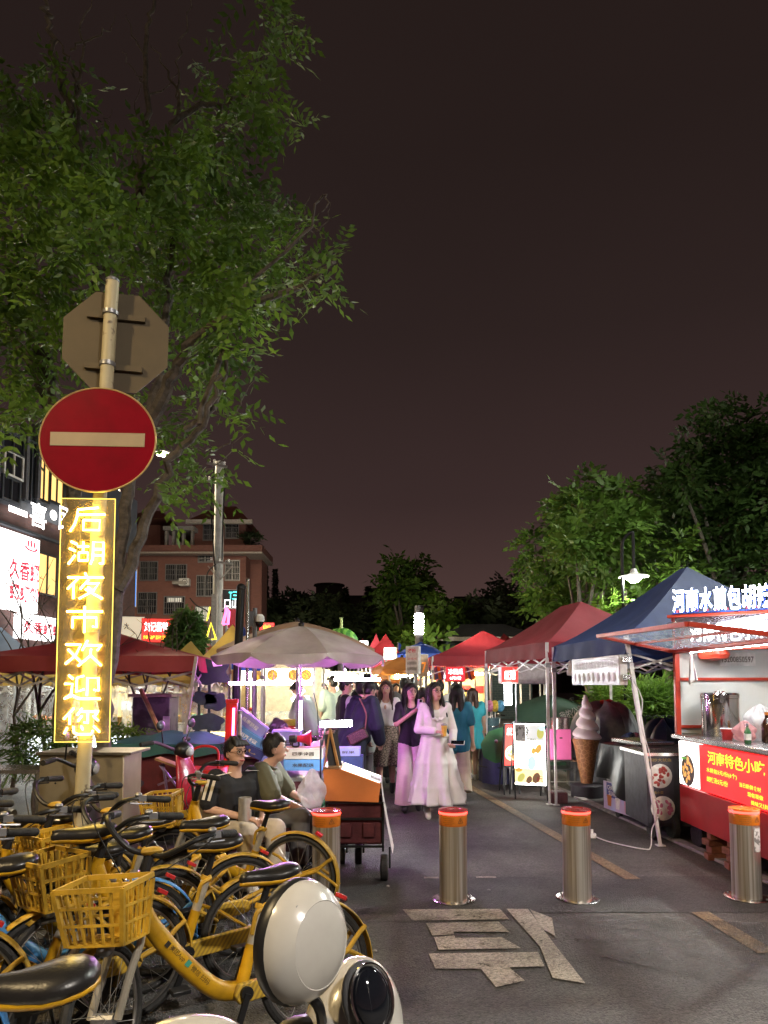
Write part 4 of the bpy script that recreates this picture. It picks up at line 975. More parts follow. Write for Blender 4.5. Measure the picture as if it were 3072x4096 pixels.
def fac(p0, p1, y0, y1, out=.03):
    """frame, width, height of a rectangle on the left facade; rows read at the left edge"""
    a, b_ = FP(p0, y0), FP(p1, y0); z1 = FP(p0, y1).z
    w = math.hypot(b_.x - a.x, b_.y - a.y); M = frame(((a.x + b_.x) / 2, (a.y + b_.y) / 2, (a.z + z1) / 2), fdir, (0, 0, 1)); M.translation += M.to_3x3() @ V(0, 0, out)
    return M, w, a.z - z1
fa, fb = U(-75, 685, FD(-75)), U(133, 685, FD(133))
bl = thing('shop_building', 'dark brick shop building with white channel letters at the left edge', 'building', (fa.x, fa.y, 0))
back = V(fdir.y, -fdir.x, 0); back = -back if back.x > 0 else back
def block(a, b_, z0, z1, depth, m, name, par):
    q = MB(); q.add([V(a.x, a.y, z0), V(b_.x, b_.y, z0), V(b_.x, b_.y, z0) + back * depth, V(a.x, a.y, z0) + back * depth, V(a.x, a.y, z1), V(b_.x, b_.y, z1), V(b_.x, b_.y, z1) + back * depth, V(a.x, a.y, z1) + back * depth], [(0, 3, 2, 1), (4, 5, 6, 7), (0, 1, 5, 4), (1, 2, 6, 5), (2, 3, 7, 6), (3, 0, 4, 7)]); return q.build(name, m, par, smooth=0)
zsp = FP(0, 503).z; ztop = FP(0, 424).z
block(fa, fb, 0, zsp, 6, BRICKD, 'brick_wall', bl); block(fa, fb, zsp, ztop, 5.9, CLAD, 'upper_wall', bl)
def wall_window(par, M, w, h, pane, fm, mull=1, t=.05, bars=0):
    f = rect_edge('window', M, w, h, t, .06, fm, par)
    panel('pane', M, w, h, .02, pane, f)
    b = MB()
    for k in range(mull): x = -w / 2 + w * (k + 1) / (mull + 1); b.prism([(x - t / 3, -h / 2), (x + t / 3, -h / 2), (x + t / 3, h / 2), (x - t / 3, h / 2)], .03, M, .0)
    if mull: b.build('mullion', fm, f, smooth=0)
    if bars:
        b = MB()
        for k in range(1, bars): x = -w / 2 + w * k / bars; b.prism([(x - .012, -h / 2), (x + .012, -h / 2), (x + .012, h / 2), (x - .012, h / 2)], .02, M, .06)
        for k in range(4): y = -h / 2 + h * k / 3; b.prism([(-w / 2, y - .012), (w / 2, y - .012), (w / 2, y + .012), (-w / 2, y + .012)], .02, M, .045)
        b.build('window_bars', GREYM, f, smooth=0)
    return f
wall_window(bl, *fac(4, 21, 450, 472), GLASSD, WHITE)
wall_window(bl, *fac(26, 36, 440, 500), GLASSD, CLAD)
wall_window(bl, *fac(38, 48, 458, 498), LITWIN, BLACKM); wall_window(bl, *fac(50, 62, 462, 500), LITWIN, BLACKM)
wall_window(bl, *fac(37, 55, 553, 592), LITWIN, BLACKM); wall_window(bl, *fac(2, 22, 430, 446), GLASSD, CLAD); wall_window(bl, *fac(2, 18, 476, 497), GLASSD, CLAD)
for p in (-5, 24, 36): 
    M, w, h = fac(p, p + 3, 424, 500, .10); panel('pilaster', M, w, h, .2, mat('grey_pilaster', (.10, .10, .115), .6), bl)
M, w, h = fac(-60, 120, 501, 504, .12); panel('string_course', M, w, h, .2, CLAD, bl)
for s_, p0, p1, y0, y1 in (('一', 2, 21, 505, 511), ('喜', 24, 41, 500, 525), ('●', 44, 51, 509, 519), ('民', 53, 63, 505, 530)):
    M, w, h = fac(p0, p1, y0, y1, .15); lettering(s_, bl, M, w, h, LITFAR, .012)
M, w, h = fac(-30, 33, 520, 604, .18); lb = panel('light_box', M, w, h, .16, LITBOX, bl)
for s_, p0, p1, y0, y1 in (('久香螺', 1, 32, 557, 578), ('螺蛳粉', 1, 32, 582, 600)):
    M, w, h = fac(p0, p1, y0, y1, .19); lettering(s_, lb, M, w, h, INKRL, .03)
M, w, h = fac(17, 30, 538, 550, .19); lettering('♨', lb, M, w, h, INKRL)
M, w, h = fac(10, 62, 613, 638, .25); lb = panel('light_box', M, w, h, .16, LITBOX, bl)
M, w, h = fac(12, 60, 620, 633, .26); lettering('久香螺蛳粉', lb, M, w, h, INKRL, .03)
# signs hung out over the pavement, each a box of its own
def hung_sign(label, p0, p1, y0, y1, d, face, txt=(), grp='lit signs along the left shop row', skew=.25, ink=SGWHT, depth=.15, post=False, edge=WHITE):
    a, b_ = U(p0, y0, d), U(p1, y1, d); c = (a + b_) / 2; w, h = b_.x - a.x, a.z - b_.z
    t = thing('lit_sign', label, 'sign', (c.x, c.y, b_.z if not post else 0), group=grp); M = frame(c, V(1, skew, 0), V(0, 0, 1))
    fb_ = panel('sign_face', M, w, h, .01, face, t); M2 = M.copy(); M2.translation += M.to_3x3() @ V(0, 0, -.012); panel('sign_case', M2, w + .03, h + .03, depth, edge, t)
    for (s_, x, y, ww, hh, *rest) in txt:
        Mt = M.copy(); Mt.translation += M.to_3x3() @ V(x * w, y * h, .004); lettering(s_, fb_, Mt, ww * w, hh * h, rest[0] if rest else ink, .012)
    b = MB()
    if post: b.cyl((c.x - w * .3, c.y + .1, 0), (c.x - w * .3, c.y + .1, b_.z), .03); b.cyl((c.x + w * .3, c.y + .1, 0), (c.x + w * .3, c.y + .1, b_.z), .03); b.build('stand_post', GREYM, t)
    else: b.cyl((c.x, c.y + .12, c.z), (c.x - .9, c.y + .5, c.z), .025); b.build('wall_bracket', GREYM, t)
    return t
hung_sign('narrow tall blue sign with white characters between tree and brick building', 124, 135, 543, 606, 24, SGBLU, [('好', 0, -.05, .7, .12), ('梦', 0, -.28, .7, .12), ('●', 0, .15, .8, .11)])
hung_sign('yellow sign with a dark letter i beside the neon panel', 112, 119, 539, 565, 23.5, SGYEL, [('i', 0, 0, .35, .5, DARKP)])
hung_sign('small white lettered sign above the yellow one', 110, 119, 528, 537, 23.4, GLASSD, [('米', 0, 0, .8, .8, SGWHT)])
hung_sign('small blue sign seen through the neon panel', 98, 118, 566, 576, 23, SGBLU, [('W', .3, 0, .3, .7), ('米', -.2, 0, .3, .7)])
hung_sign('warm white sign low behind the neon panel', 94, 109, 578, 604, 22.5, glow('cream_sign_glow', (1., .75, .42), 1.2, False), [('大', 0, 0, .5, .5, DARKP)])
hung_sign('cream rounded shop fascia left of the red duck shop sign', 120, 143, 617, 640, 20, glow('cream_dim_glow', (1., .82, .6), .42, False), [('大', -.2, .1, .2, .3, DARKP)], post=True)
hung_sign('red light box with white and yellow characters of a roast duck shop', 143, 173, 619, 642, 18.5, SGRED, [('刘记酱鸭', -.06, .16, .74, .42), ('食品味', .43, .2, .07, .5, SGYEL), ('炸串小酒屋 蓝天烧蓝天卤 酒', 0, -.3, .9, .17, SGYEL)], post=True, edge=REDP)
hung_sign('little red and white menu box under the cream fascia', 131, 150, 643, 652, 17, SGRED, [('小吃快餐', 0, 0, .8, .6)], post=True, edge=REDP)
hung_sign('teal and white stacked sign on the dark post', 223, 240, 590, 608, 21, BLACKP, [('T三', .1, .2, .5, .45, glow('teal_neon', (.1, .9, .85), 2.2, False)), ('口山', 0, -.25, .8, .5, SGWHT)], post=True)
hung_sign('small red lit panel left of the umbrella top', 260, 274, 623, 631, 22, SGRED, [('山山', 0, 0, .5, .6, SGYEL)], post=True, edge=REDP)
hung_sign('red panel hanging on the far post', 228, 238, 609, 628, 20, mat('dull_red_banner', (.35, .02, .03), .6), post=True)
# neon shapes
def neon_shape(label, pts, d, m, r=.03, closed=True):
    P = [U(x, y, d) for x, y in pts]; base = V(sum(p.x for p in P) / len(P), d, 0); t = thing('neon_shape', label, 'neon sign', base, group='neon shapes far left')
    b = MB(); b.tube(P + [P[0]] if closed else P, r, 6); b.build('neon_outline', m, t); b = MB(); b.cyl(base, base + V(0, 0, min(p.z for p in P) + .05), .03); b.build('stand_post', GREYM, t)
neon_shape('glowing yellow neon triangle over the tents', [(206, 640), (211, 623), (216, 639)], 19, SGYEL)
neon_shape('thin yellow neon stroke above the neon triangle', [(207, 621), (210, 607)], 19.5, SGYEL, .022, False)
neon_shape('pink and orange neon flame beside the dark post', [(223, 624), (226, 612), (225, 606), (229, 612), (228, 624)], 19, glow('pink_neon', (1., .12, .35), 3., False), .04)
# ================================================================ RED BRICK BUILDING
RB = 38.
rb = thing('brick_building', 'red brick apartment block with barred windows and tiled roof behind the utility pole', 'building', (U(200, 685, RB).x, RB, 0))
def rbox(p0, p1, y0, y1, d0, d1, m, name, par=rb, ybot=None):
    a, b_ = U(p0, y0, d0), U(p1, y1, d0); q = MB(); q.box(((a.x + b_.x) / 2, (d0 + d1) / 2, (a.z + b_.z) / 2), (abs(b_.x - a.x), d1 - d0, abs(a.z - b_.z))); return q.build(name, m, par, smooth=0)
def gbox(p0, p1, y0, d0, d1, m, name, par=rb):
    a, b_ = U(p0, y0, d0), U(p1, y0, d0); q = MB(); q.box(((a.x + b_.x) / 2, (d0 + d1) / 2, a.z / 2), (b_.x - a.x, d1 - d0, a.z)); return q.build(name, m, par, smooth=0)
gbox(125, 246, 552, RB, RB + 3, BRICKR, 'wall'); gbox(246.2, 262, 556, RB + 1.2, RB + 3, BRICKR, 'side_wall')
rbox(132, 262, 545, 551.5, RB - .5, RB + 3.2, BRICKR, 'parapet')
rbox(132, 262, 551.6, 553.4, RB - .7, RB + 3.2, mat('pale_string_course', (.42, .36, .32), .7), 'string_course')
rbox(193, 245, 521, 545, RB + 1, RB + 3, BRICKR, 'roof_room')
b = MB(); a, c_ = U(188, 521, RB + .4), U(250, 521, RB + .4); zt = U(220, 509, RB + 3).z
b.add([(a.x, RB + .2, a.z), (c_.x, RB + .2, a.z), (c_.x, RB + 4.6, a.z), (a.x, RB + 4.6, a.z), (a.x + 1.2, RB + 2.4, zt), (c_.x - 1.2, RB + 2.4, zt)], [(0, 1, 5, 4), (2, 3, 4, 5), (1, 2, 5), (3, 0, 4), (0, 3, 2, 1)])
b.build('tiled_roof', two('roof_tiles', (.22, .07, .05), (.12, .04, .03), 'wave', 6, .7, bump=.6), rb, smooth=0)
b = MB(); b.box((U(219, 522, RB).x, RB + .1, a.z - .12), (c_.x - a.x + .2, .25, .22)); b.build('eaves_board', mat('pale_eaves', (.5, .45, .40), .7), rb)
b = MB(); a, c_ = U(146, 519, RB + .5), U(168, 519, RB + .5)
b.add([(a.x - 1.3, RB + .3, a.z), (c_.x, RB + .3, a.z), (c_.x, RB + 3.4, a.z), (a.x - 1.3, RB + 3.4, a.z), (a.x - .5, RB + 1.9, a.z + .8), (c_.x - .8, RB + 1.9, a.z + .8)], [(0, 1, 5, 4), (2, 3, 4, 5), (1, 2, 5), (3, 0, 4), (0, 3, 2, 1)]); b.build('tiled_roof', MATS['roof_tiles'], rb, smooth=0)
rbox(163, 194, 526, 530, RB + .2, RB + 4, mat('concrete', (.36, .34, .31), .8), 'pergola_slab')
for p in (165, 172, 182, 191): rbox(p, p + 2, 530.2, 545, RB + .4, RB + .7, MATS['concrete'], 'pergola_post')
rbox(125, 160, 524, 545, RB + 2, RB + 3, BRICKR, 'roof_room')
def bwin(p0, p1, y0, y1, d=RB, lit=None, bars=9):
    a, b_ = U(p0, y0, d), U(p1, y1, d); M = frame(((a.x + b_.x) / 2, d - .03, (a.z + b_.z) / 2), (1, 0, 0), (0, 0, 1)); wall_window(rb, M, b_.x - a.x, a.z - b_.z, lit or GLASSD, GREYM, 1, .05, bars)
for (p0, p1, y0, y1) in [(141, 157, 562, 580), (166.5, 186, 565, 580), (197.5, 212.5, 576, 596), (199, 212, 552.5, 562), (226, 239, 561, 580), (139, 156, 593, 613), (165, 184, 597, 614), (139, 156, 620, 636)]: bwin(p0, p1, y0, y1)
bwin(196, 209, 607, 621, lit=glow('dim_window', (.8, .8, .7), .35, False)); bwin(168, 182, 598, 602, RB - .06, glow('dim_curtain', (.9, .85, .75), .25, False), 0); bwin(228, 240, 596, 612); bwin(226, 238, 523, 538, RB + 1); bwin(204, 216, 525, 540, RB + 1)
a = U(186, 583, RB); b = MB(); b.box((a.x, RB - .25, a.z), (.55, .4, .4)); ac = b.build('air_conditioner', WHITE, rb, bevel=.03); b = MB(); b.tube([(a.x + .06 + .14 * math.cos(k * .5236), RB - .465, a.z + .14 * math.sin(k * .5236)) for k in range(12)], .015, 5, True); b.ell((a.x + .06, RB - .46, a.z), (.05, .01, .05)); b.build('fan_grille', BLACKP, ac)
rbox(172, 186, 581, 584, RB - .5, RB, MATS['concrete'], 'ledge')
r_ = random.Random(9); t = thing('roof_plant', 'small dark plant growing on the brick building roof edge', 'plant', U(251, 546, RB + 1)); leaf_mesh('leaves', [(U(251 + r_.uniform(-5, 5), 540 + r_.uniform(-6, 5), RB + 1), V(r_.gauss(0, 1), r_.gauss(0, 1), .4), .5) for _ in range(60)], LEAF_D, t, (.3, .1), 7, rng=r_); b = MB(); b.cyl(U(251, 547, RB + 1), U(251, 540, RB + 1), .05, n=6); b.build('stem', BARK, t)
# ================================================================ UTILITY POLE
ud = 25.; ub = U(217.5, 685, ud); up_ = thing('utility_pole', 'grey concrete utility pole with crossarms and insulators', 'utility pole', (ub.x, ud, 0))
CONC = mat('pole_concrete', (.46, .45, .42), .8, 0, .2, 3); b = MB(); b.cyl((ub.x, ud, 0), U(219.5, 462, ud), .21, .15, 14); b.build('pole', CONC, up_)
def arm(x0, y0, x1, y1, nins, zt=.16):
    a, c_ = U(x0, y0, ud - .2), U(x1, y1, ud - .2); b = MB(); b.bar(a, c_, .07, .07); o = b.build('crossarm', GALV, up_)
    for k in range(nins):
        q = lerp(a, c_, (k + .5) / nins); b = MB(); b.lathe([(.02, 0), (.045, .05), (.025, .08), (.05, .12), (.02, zt)], 8, q + V(0, 0, .03)); b.build('insulator', WHITE, o)
arm(207, 463, 227, 467, 4); arm(203, 480, 228, 486, 6); arm(207, 561, 233, 564, 3, .1)
for (x0, y0, x1, y1) in ((208, 566, 218, 578), (232, 566, 220, 580), (212, 470, 218, 478)):
    b = MB(); b.bar(U(x0, y0, ud - .2), U(x1, y1, ud - .2), .04, .04); b.build('brace', GALV, up_)
for (P) in ([(214, 470), (211, 500), (213, 540), (215, 570)], [(190, 598), (196, 605), (208, 612), (213, 625), (214, 680)], [(225, 470), (223, 520), (222, 560)], [(216, 564), (208, 572), (206, 585)], [(236, 598), (230, 605), (222, 612)]):
    b = MB(); b.tube(spline([U(x, y, ud - .3) for x, y in P], 5), .025, 5); b.build('cable', BLACKP, up_)
b = MB(); b.box(U(214, 640, ud - .3), (.18, .2, 3.2)); b.build('cable_duct', mat('grey_beige_duct', (.35, .32, .28), .6), up_)
# ================================================================ NEAR LEFT: canopies, curtains, cabinets
tent('long maroon canopy tent at the left behind the neon panel', [XY(-40, 8.0), (U(196, 685, 8.0).x, 8.0), (U(196, 685, 8.0).x - .1, 10.2), (U(-40, 685, 8).x, 10.4)], 1.93, 2.28, MAROON, .17, sag=.1, leg_m=mat('dull_tent_frame', (.34, .31, .30), .5, .2), foot=[None, (U(196, 685, 8).x - .22, 7.9), None, None])
def curtain(px0, px1, d, z0, z1, par, m, seed=0):
    a, c_ = XY(px0, d), XY(px1, d); b = MB(); b.grid(lambda u, v: V(lerp(a[0], c_[0], u), d + .05 * math.sin(u * 37 + seed) + .03 * math.sin(u * 83 + v * 5), lerp(z0, z1, v)), 50, 8); b.build('clear_curtain', m, par, smooth=80)
FILM = sheer('clear_plastic_film', (.8, .8, .78), .30, .2)
ty = tent('mustard yellow tent with clear plastic curtains behind the maroon canopy', [XY(-20, 10.8), XY(238, 10.8), XY(232, 13.4), XY(30, 13.4)], 1.82, 2.35, YELC, .22, sag=.04)
curtain(0, 120, 10.75, .1, 1.62, ty, FILM); curtain(121, 234, 10.75, .1, 1.62, ty, FILM, 2)
tent('peaked mustard tent left of the big umbrella', [XY(150, 14), XY(222, 14), XY(222, 16.5), XY(165, 16.5)], 1.85, 2.55, YELC, .2)
tent('mustard and blue tent peak just left of the umbrella', [XY(198, 12.2), XY(262, 12.2), XY(260, 14.6), XY(206, 14.6)], 2.05, 2.75, YELC, .2, mval=BLUEC)
tent('blue tent with a red valance behind the dark post', [XY(216, 17), XY(270, 17), XY(266, 19.5), XY(220, 19.5)], 2.2, 3.1, BLUEC, .2, mval=WINE)
tent('dark maroon tent far behind the neon triangle', [XY(178, 18), XY(225, 18), XY(222, 21), XY(180, 21)], 2.3, 2.95, MAROON, .2)
tent('pale blue tent top at the very left', [XY(-60, 13.8), XY(36, 13.8), XY(40, 16), XY(-40, 16)], 2.2, 2.9, canvas('pale_blue_canvas', (.30, .40, .50)), .2)
# grey cabinet with torn poster
d = 9.2; c0, c1 = XY(133, d), XY(170, d); cb = thing('steel_cabinet', 'grey steel cabinet with torn poster remains under the maroon canopy', 'cabinet', ((c0[0] + c1[0]) / 2, d + .2, 0))
b = MB(); b.box(((c0[0] + c1[0]) / 2, d + .2, .72), (c1[0] - c0[0], .4, 1.44)); b.build('body', two('torn_poster_grey', (.16, .155, .15), (.07, .065, .065), 'noise', 3.2, .6, lo=.45, hi=.52), cb, bevel=.01)
b = MB(); b.box(((c0[0] + c1[0]) / 2, d + .18, 1.465), (c1[0] - c0[0] + .08, .5, .04)); b.build('lid', mat('cabinet_lid', (.3, .27, .18), .6), cb)
b = MB(); b.prism([(-.03, -.45), (.06, -.45), (.06, .4), (-.03, .4)], .004, frame((c1[0] - .05, d - .004, .8), (1, 0, 0), (0, 0, 1))); b.build('poster', PAPER, cb)
b = MB(); b.cyl(U(141, 690, 8.9), U(164, 740, 8.5), .03, .026, 8); tt = thing('wooden_pole', 'slanting wooden pole leaning against the grey cabinet', 'pole', V(U(164, 740, 8.5).x, 8.5, 0)); b.cyl(U(164, 740, 8.5), V(U(166, 740, 8.5).x + .12, 8.45, 0), .026, .026, 8); b.build('shaft', WOOD, tt)
# green cut-out board
d = 8.5; DGREEN = mat('dark_green_board', (.010, .028, .018), .6); gbp = thing('cutout_board', 'dark green board cut into cloud shapes left of the umbrella stall', 'board', (U(208, 685, d).x, d, 0))
def lobes(cx, cy, w, h, n=16):
    pts = []
    for k in range(n * 3):
        a = 2 * math.pi * k / (n * 3); rr = 1 + .12 * math.sin(a * 5 + cx); sq = (abs(math.cos(a)) ** 4 + abs(math.sin(a)) ** 4) ** -.25; p = U(cx + w * rr * sq * math.cos(a) * .9, cy - h * rr * sq * math.sin(a) * .9, d); pts.append((p.x, p.z))
    return pts
Mx = Matrix(((1, 0, 0, 0), (0, 0, -1, d), (0, 1, 0, 0), (0, 0, 0, 1)))
for (cx, cy, w, h) in ((212, 672, 18, 13), (205, 698, 13, 7), (216, 702, 12, 9), (208, 722, 17, 9), (196, 736, 9, 6)):
    b = MB(); b.prism(lobes(cx, cy, w, h), .03, Mx); b.build('cloud_piece', DGREEN, gbp, smooth=0)
for p in (200, 210): b = MB(); q = U(p, 660, d + .03); b.bar((q.x, d + .03, 0), (q.x, d + .03, q.z), .03, .03); b.build('upright', DGREEN, gbp)
# low covered cart with teal top
d = 7.6; x0, x1 = U(112, 685, d).x, U(222, 685, d).x; ct = thing('covered_cart', 'low cart with a teal cover behind the red scooter', 'cart', ((x0 + x1) / 2, d, 0))
TEALC = canvas('teal_tarp', (.05, .16, .15)); b = MB(); b.box(((x0 + x1) / 2, d + .5, .62), (x1 - x0, 1.0, .62)); b.build('body', mat('dark_red_body', (.10, .015, .02), .5), ct, bevel=.02)
b = MB(); b.grid(lambda u, v: V(lerp(x0 - .04, x1 + .04, u), lerp(d - .06, d + 1.05, v), .98 + .10 * math.sin(math.pi * u) * math.sin(math.pi * v) + .015 * math.sin(u * 20)), 24, 8); b.grid(lambda u, v: V(lerp(x0 - .04, x1 + .04, u), d - .06, lerp(.98, .86 + .02 * math.sin(u * 15), v)), 24, 2); b.build('tarp', TEALC, ct, smooth=70)
for x in (x0 + .25, x1 - .25):
    b = MB(); b.tube([(x + .19 * math.cos(k * .3927), d - .03, .22 + .19 * math.sin(k * .3927)) for k in range(16)], .03, 7, True); b.build('tyre', RUBBER, ct)
# stainless cabinet behind the bicycles
d = 5.5; x0, x1 = U(42, 685, d).x, U(126, 685, d).x; z1 = U(85, 755, d).z; sb = thing('steel_counter', 'low stainless counter box behind the bicycles and the signpost', 'counter', ((x0 + x1) / 2, d, 0))
b = MB(); b.box(((x0 + x1) / 2, d + .2, z1 / 2), (x1 - x0, .4, z1)); b.build('body', mat('warm_sheet_steel', (.42, .36, .25), .38, .7, .1, 3), sb, bevel=.008)
b = MB(); b.box(((x0 + x1) / 2 + .02, d + .2, z1 + .012), (x1 - x0 + .08, .46, .02)); b.build('top', mat('sheet_steel_top', (.22, .2, .16), .35, .8), sb)
for k in range(3): b = MB(); q = V(x0 + (x1 - x0) * (.2 + .3 * k), d - .005, z1 * .8); b.ell(q, (.008, .004, .008), 8, 5); b.build('rivet', BLACKP, sb)
d = 5.9; x0, x1 = U(0, 685, d).x, U(42, 685, d).x; z1 = U(20, 772, d).z; st2 = thing('metal_shelf', 'grey metal shelf at the left edge next to the stainless counter', 'shelf', ((x0 + x1) / 2, d, 0))
for z in (z1, z1 * .5): b = MB(); b.box(((x0 + x1) / 2 - .1, d + .2, z), (x1 - x0 + .2, .4, .03)); b.build('board', STEEL, st2)
for x in (x0 - .2, x1): 
    for y in (d, d + .4): b = MB(); b.box((x, y, z1 / 2), (.03, .03, z1)); b.build('leg', GREYM, st2)
# red electric scooter and other left clutter
def escooter(label, c, rz, m, bars_m=BLACKP, name='electric_scooter'):
    t = thing(name, label, 'scooter', (c[0], c[1], 0), rz, 'scooters parked behind the bicycles'); B = lambda mb, n, mm, p=None, **k: mb.build(n, mm, p or t, local=True, **k)
    for x in (0, 1.05):
        b = MB(); b.tube([(x + .19 * math.cos(k * .2618), 0, .23 + .19 * math.sin(k * .2618)) for k in range(24)], .042, 8, True); w = B(b, 'wheel', RUBBER); b = MB(); b.cyl((x, -.03, .23), (x, .03, .23), .12, n=14); B(b, 'rim', GREYM, w)
    b = MB(); b.loft([((.78, 0, .98), (.03, 0, 0), (0, .09, 0)), ((.84, 0, .80), (.04, 0, .01), (0, .16, 0)), ((.86, 0, .58), (.05, 0, .01), (0, .19, 0)), ((.80, 0, .38), (.05, 0, .03), (0, .16, 0)), ((.68, 0, .29), (.04, 0, .04), (0, .14, 0))], 18); B(b, 'leg_shield', m, smooth=60)
    b = MB(); b.box((.48, 0, .27), (.45, .28, .07)); B(b, 'deck', BLACKP, bevel=.02)
    b = MB(); b.loft([((.28, 0, .45), (.0, .0, .17), (0, .13, 0)), ((.10, 0, .50), (0, 0, .19), (0, .15, 0)), ((-.15, 0, .52), (0, 0, .15), (0, .13, 0)), ((-.32, 0, .56), (0, 0, .06), (0, .06, 0))], 18); B(b, 'rear_body', m, smooth=60)
    b = MB(); b.loft([((.33, 0, .70), (0, 0, .035), (0, .08, 0)), ((.15, 0, .73), (0, 0, .05), (0, .13, 0)), ((-.15, 0, .76), (0, 0, .045), (0, .12, 0)), ((-.30, 0, .78), (0, 0, .02), (0, .07, 0))], 18); B(b, 'seat', SADDLE, smooth=70)
    b = MB(); b.tube(spline([(.62, -.34, 1.09), (.66, -.22, 1.10), (.76, -.08, 1.03), (.77, .08, 1.03), (.66, .22, 1.10), (.62, .34, 1.09)], 4), .014, 8); hb = B(b, 'handlebar', bars_m)
    for s in (-1, 1):
        b = MB(); b.cyl((.645, .24 * s, 1.10), (.61, .36 * s, 1.09), .02, n=10); B(b, 'grip', RUBBER, hb)
        b = MB(); b.tube([(.70, .17 * s, 1.09), (.72, .22 * s, 1.2)], .006, 6); b.ell((.72, .235 * s, 1.25), (.014, .06, .045), 14, 8); B(b, 'mirror', BLACKP, hb)
    b = MB(); b.ell((.80, 0, 1.02), (.08, .10, .075), 16, 10); hl = B(b, 'headlamp_cowl', BLACKP); b = MB(); b.ell((.86, 0, 1.01), (.03, .06, .045), 12, 8); B(b, 'lamp', mat('lamp_glass', (.4, .4, .4), .1), hl)
    b = MB(); b.tube([(.86, 0, .5), (1.05, 0, .23)], .04, 8); b.grid(lambda u, v: V(1.05 + .25 * math.cos(lerp(.3, 2.6, u)), lerp(-.06, .06, v), .23 + .25 * math.sin(lerp(.3, 2.6, u))), 10, 2); B(b, 'front_mudguard', m)
    return t
escooter('red electric scooter with bright grips behind the bicycle row', (-2.55, 6.65), -18, mat('scooter_red', (.34, .01, .025), .25, coat=.6), mat('mauve_bar', (.25, .15, .28), .3, .6))
escooter('dark electric scooter at the left edge behind the bicycles', (-2.9, 4.95), 10, mat('scooter_black', (.03, .03, .034), .3, coat=.4))
d = 6.9; x0, x1 = U(186, 685, d).x, U(222, 685, d).x; dr = thing('tool_drawers', 'dark red steel drawer box beside the man with glasses', 'drawer box', ((x0 + x1) / 2, d, 0)); b = MB(); b.box(((x0 + x1) / 2, d + .15, .40), (x1 - x0, .35, .78)); b.build('body', REDP, dr, bevel=.01)
for k in range(3): b = MB(); b.box(((x0 + x1) / 2, d - .03, .15 + .24 * k), (x1 - x0 - .05, .02, .2)); q = b.build('drawer', REDP, dr, bevel=.006); b = MB(); b.box(((x0 + x1) / 2, d - .05, .2 + .24 * k), (.12, .02, .015)); b.build('handle', GREYM, q)
b = MB(); b.tube(spline([(x0 + .05, d + .1, .79), (x0 + .05, d + .1, .95), (x0 + .12, d + .1, 1.0), (x1 - .12, d + .1, 1.0), (x1 - .05, d + .1, .95), (x1 - .05, d + .1, .79)], 4), .012, 7); b.build('carry_handle', REDP, dr)
fcm = thing('folding_stool', 'lilac folding stool leaning by the red scooter', 'stool', (U(172, 685, 6.9).x, 6.9, 0)); LIL = mat('lilac_frame', (.30, .24, .45), .4, .3)
for (a, c_) in (((160, 765), (180, 790)), ((158, 785), (182, 775)), ((163, 762), (168, 800)), ((178, 770), (186, 800))): b = MB(); b.bar(U(*a, 6.9), U(*c_, 6.85), .02, .02); b.build('frame_bar', LIL, fcm)
b = MB(); b.box(U(168, 762, 6.9), (.22, .16, .02), Ry(20)); b.build('seat', WOOD, fcm)
# shrubs, bare saplings, hedge
def bush(label, px, d, cx, cy, rx, ry, leaf, n, lf=(.1, .05), seed=1, name='bush', grp='bushes', fl=(.15, .25)):
    r_ = random.Random(seed); base = V(U(px, 685, d).x, d, 0); t = thing(name, label, 'bush', base, group=grp); s = d / FPX
    leaf_mesh('leaves', frond_cloud([(U(cx, cy, d), rx * s, rx * s, ry * s, 1)], n, r_, fl, .7, .7), leaf, t, lf, 7, rng=r_); b = MB()
    for k in range(5): b.tube(spline([base, lerp(base, U(cx, cy, d), .5) + V(r_.gauss(0, .1), r_.gauss(0, .1), 0), U(cx + r_.uniform(-.6, .6) * rx, cy + r_.uniform(-.5, .5) * ry, d)], 4), [.03 - .003 * i for i in range(9)], 6)
    b.build('stems', BARK, t); return t
bush('clipped round green bush beside the red duck shop sign', 186, 17, 186, 636, 13, 24, LEAF_B, 900, (.13, .07))
bush('low weeds growing beside the covered cart', 122, 8.2, 122, 738, 14, 12, LEAF_A, 160, (.06, .025), 3)
bush('dark weeds at the foot of the left tree', 45, 7.4, 42, 745, 26, 20, LEAF_B, 200, (.16, .02), 4)
def bare_tree(label, px, d, top, seed, spread=14, r0=.035):
    r_ = random.Random(seed); base = V(U(px, 685, d).x, d, 0); t = thing('bare_sapling', label, 'tree', base, group='bare saplings'); b = MB()
    def grow(p, dr, L, r, k):
        q = p + dr * L; b.tube(spline([p, lerp(p, q, .5) + V(r_.gauss(0, .04), r_.gauss(0, .04), 0) * L, q], 3), [r * (1 - .07 * i) for i in range(7)], 5)
        if k:
            for _ in range(2 if k < 3 else 3): grow(q, (dr + V(r_.gauss(0, .45), r_.gauss(0, .45), r_.gauss(.1, .2))).normalized(), L * r_.uniform(.6, .8), r * .58, k - 1)
    grow(base, V(0, 0, 1), U(px, top, d).z * .38, r0, 4); b.build('trunk', BARK, t)
bare_tree('bare forked sapling left of the neon panel', 40, 9.4, 560, 2); bare_tree('thin bare sapling right of the neon panel', 148, 9.6, 590, 5)
bare_tree('bare sapling at the left edge before the white light box', 15, 10.5, 590, 8)
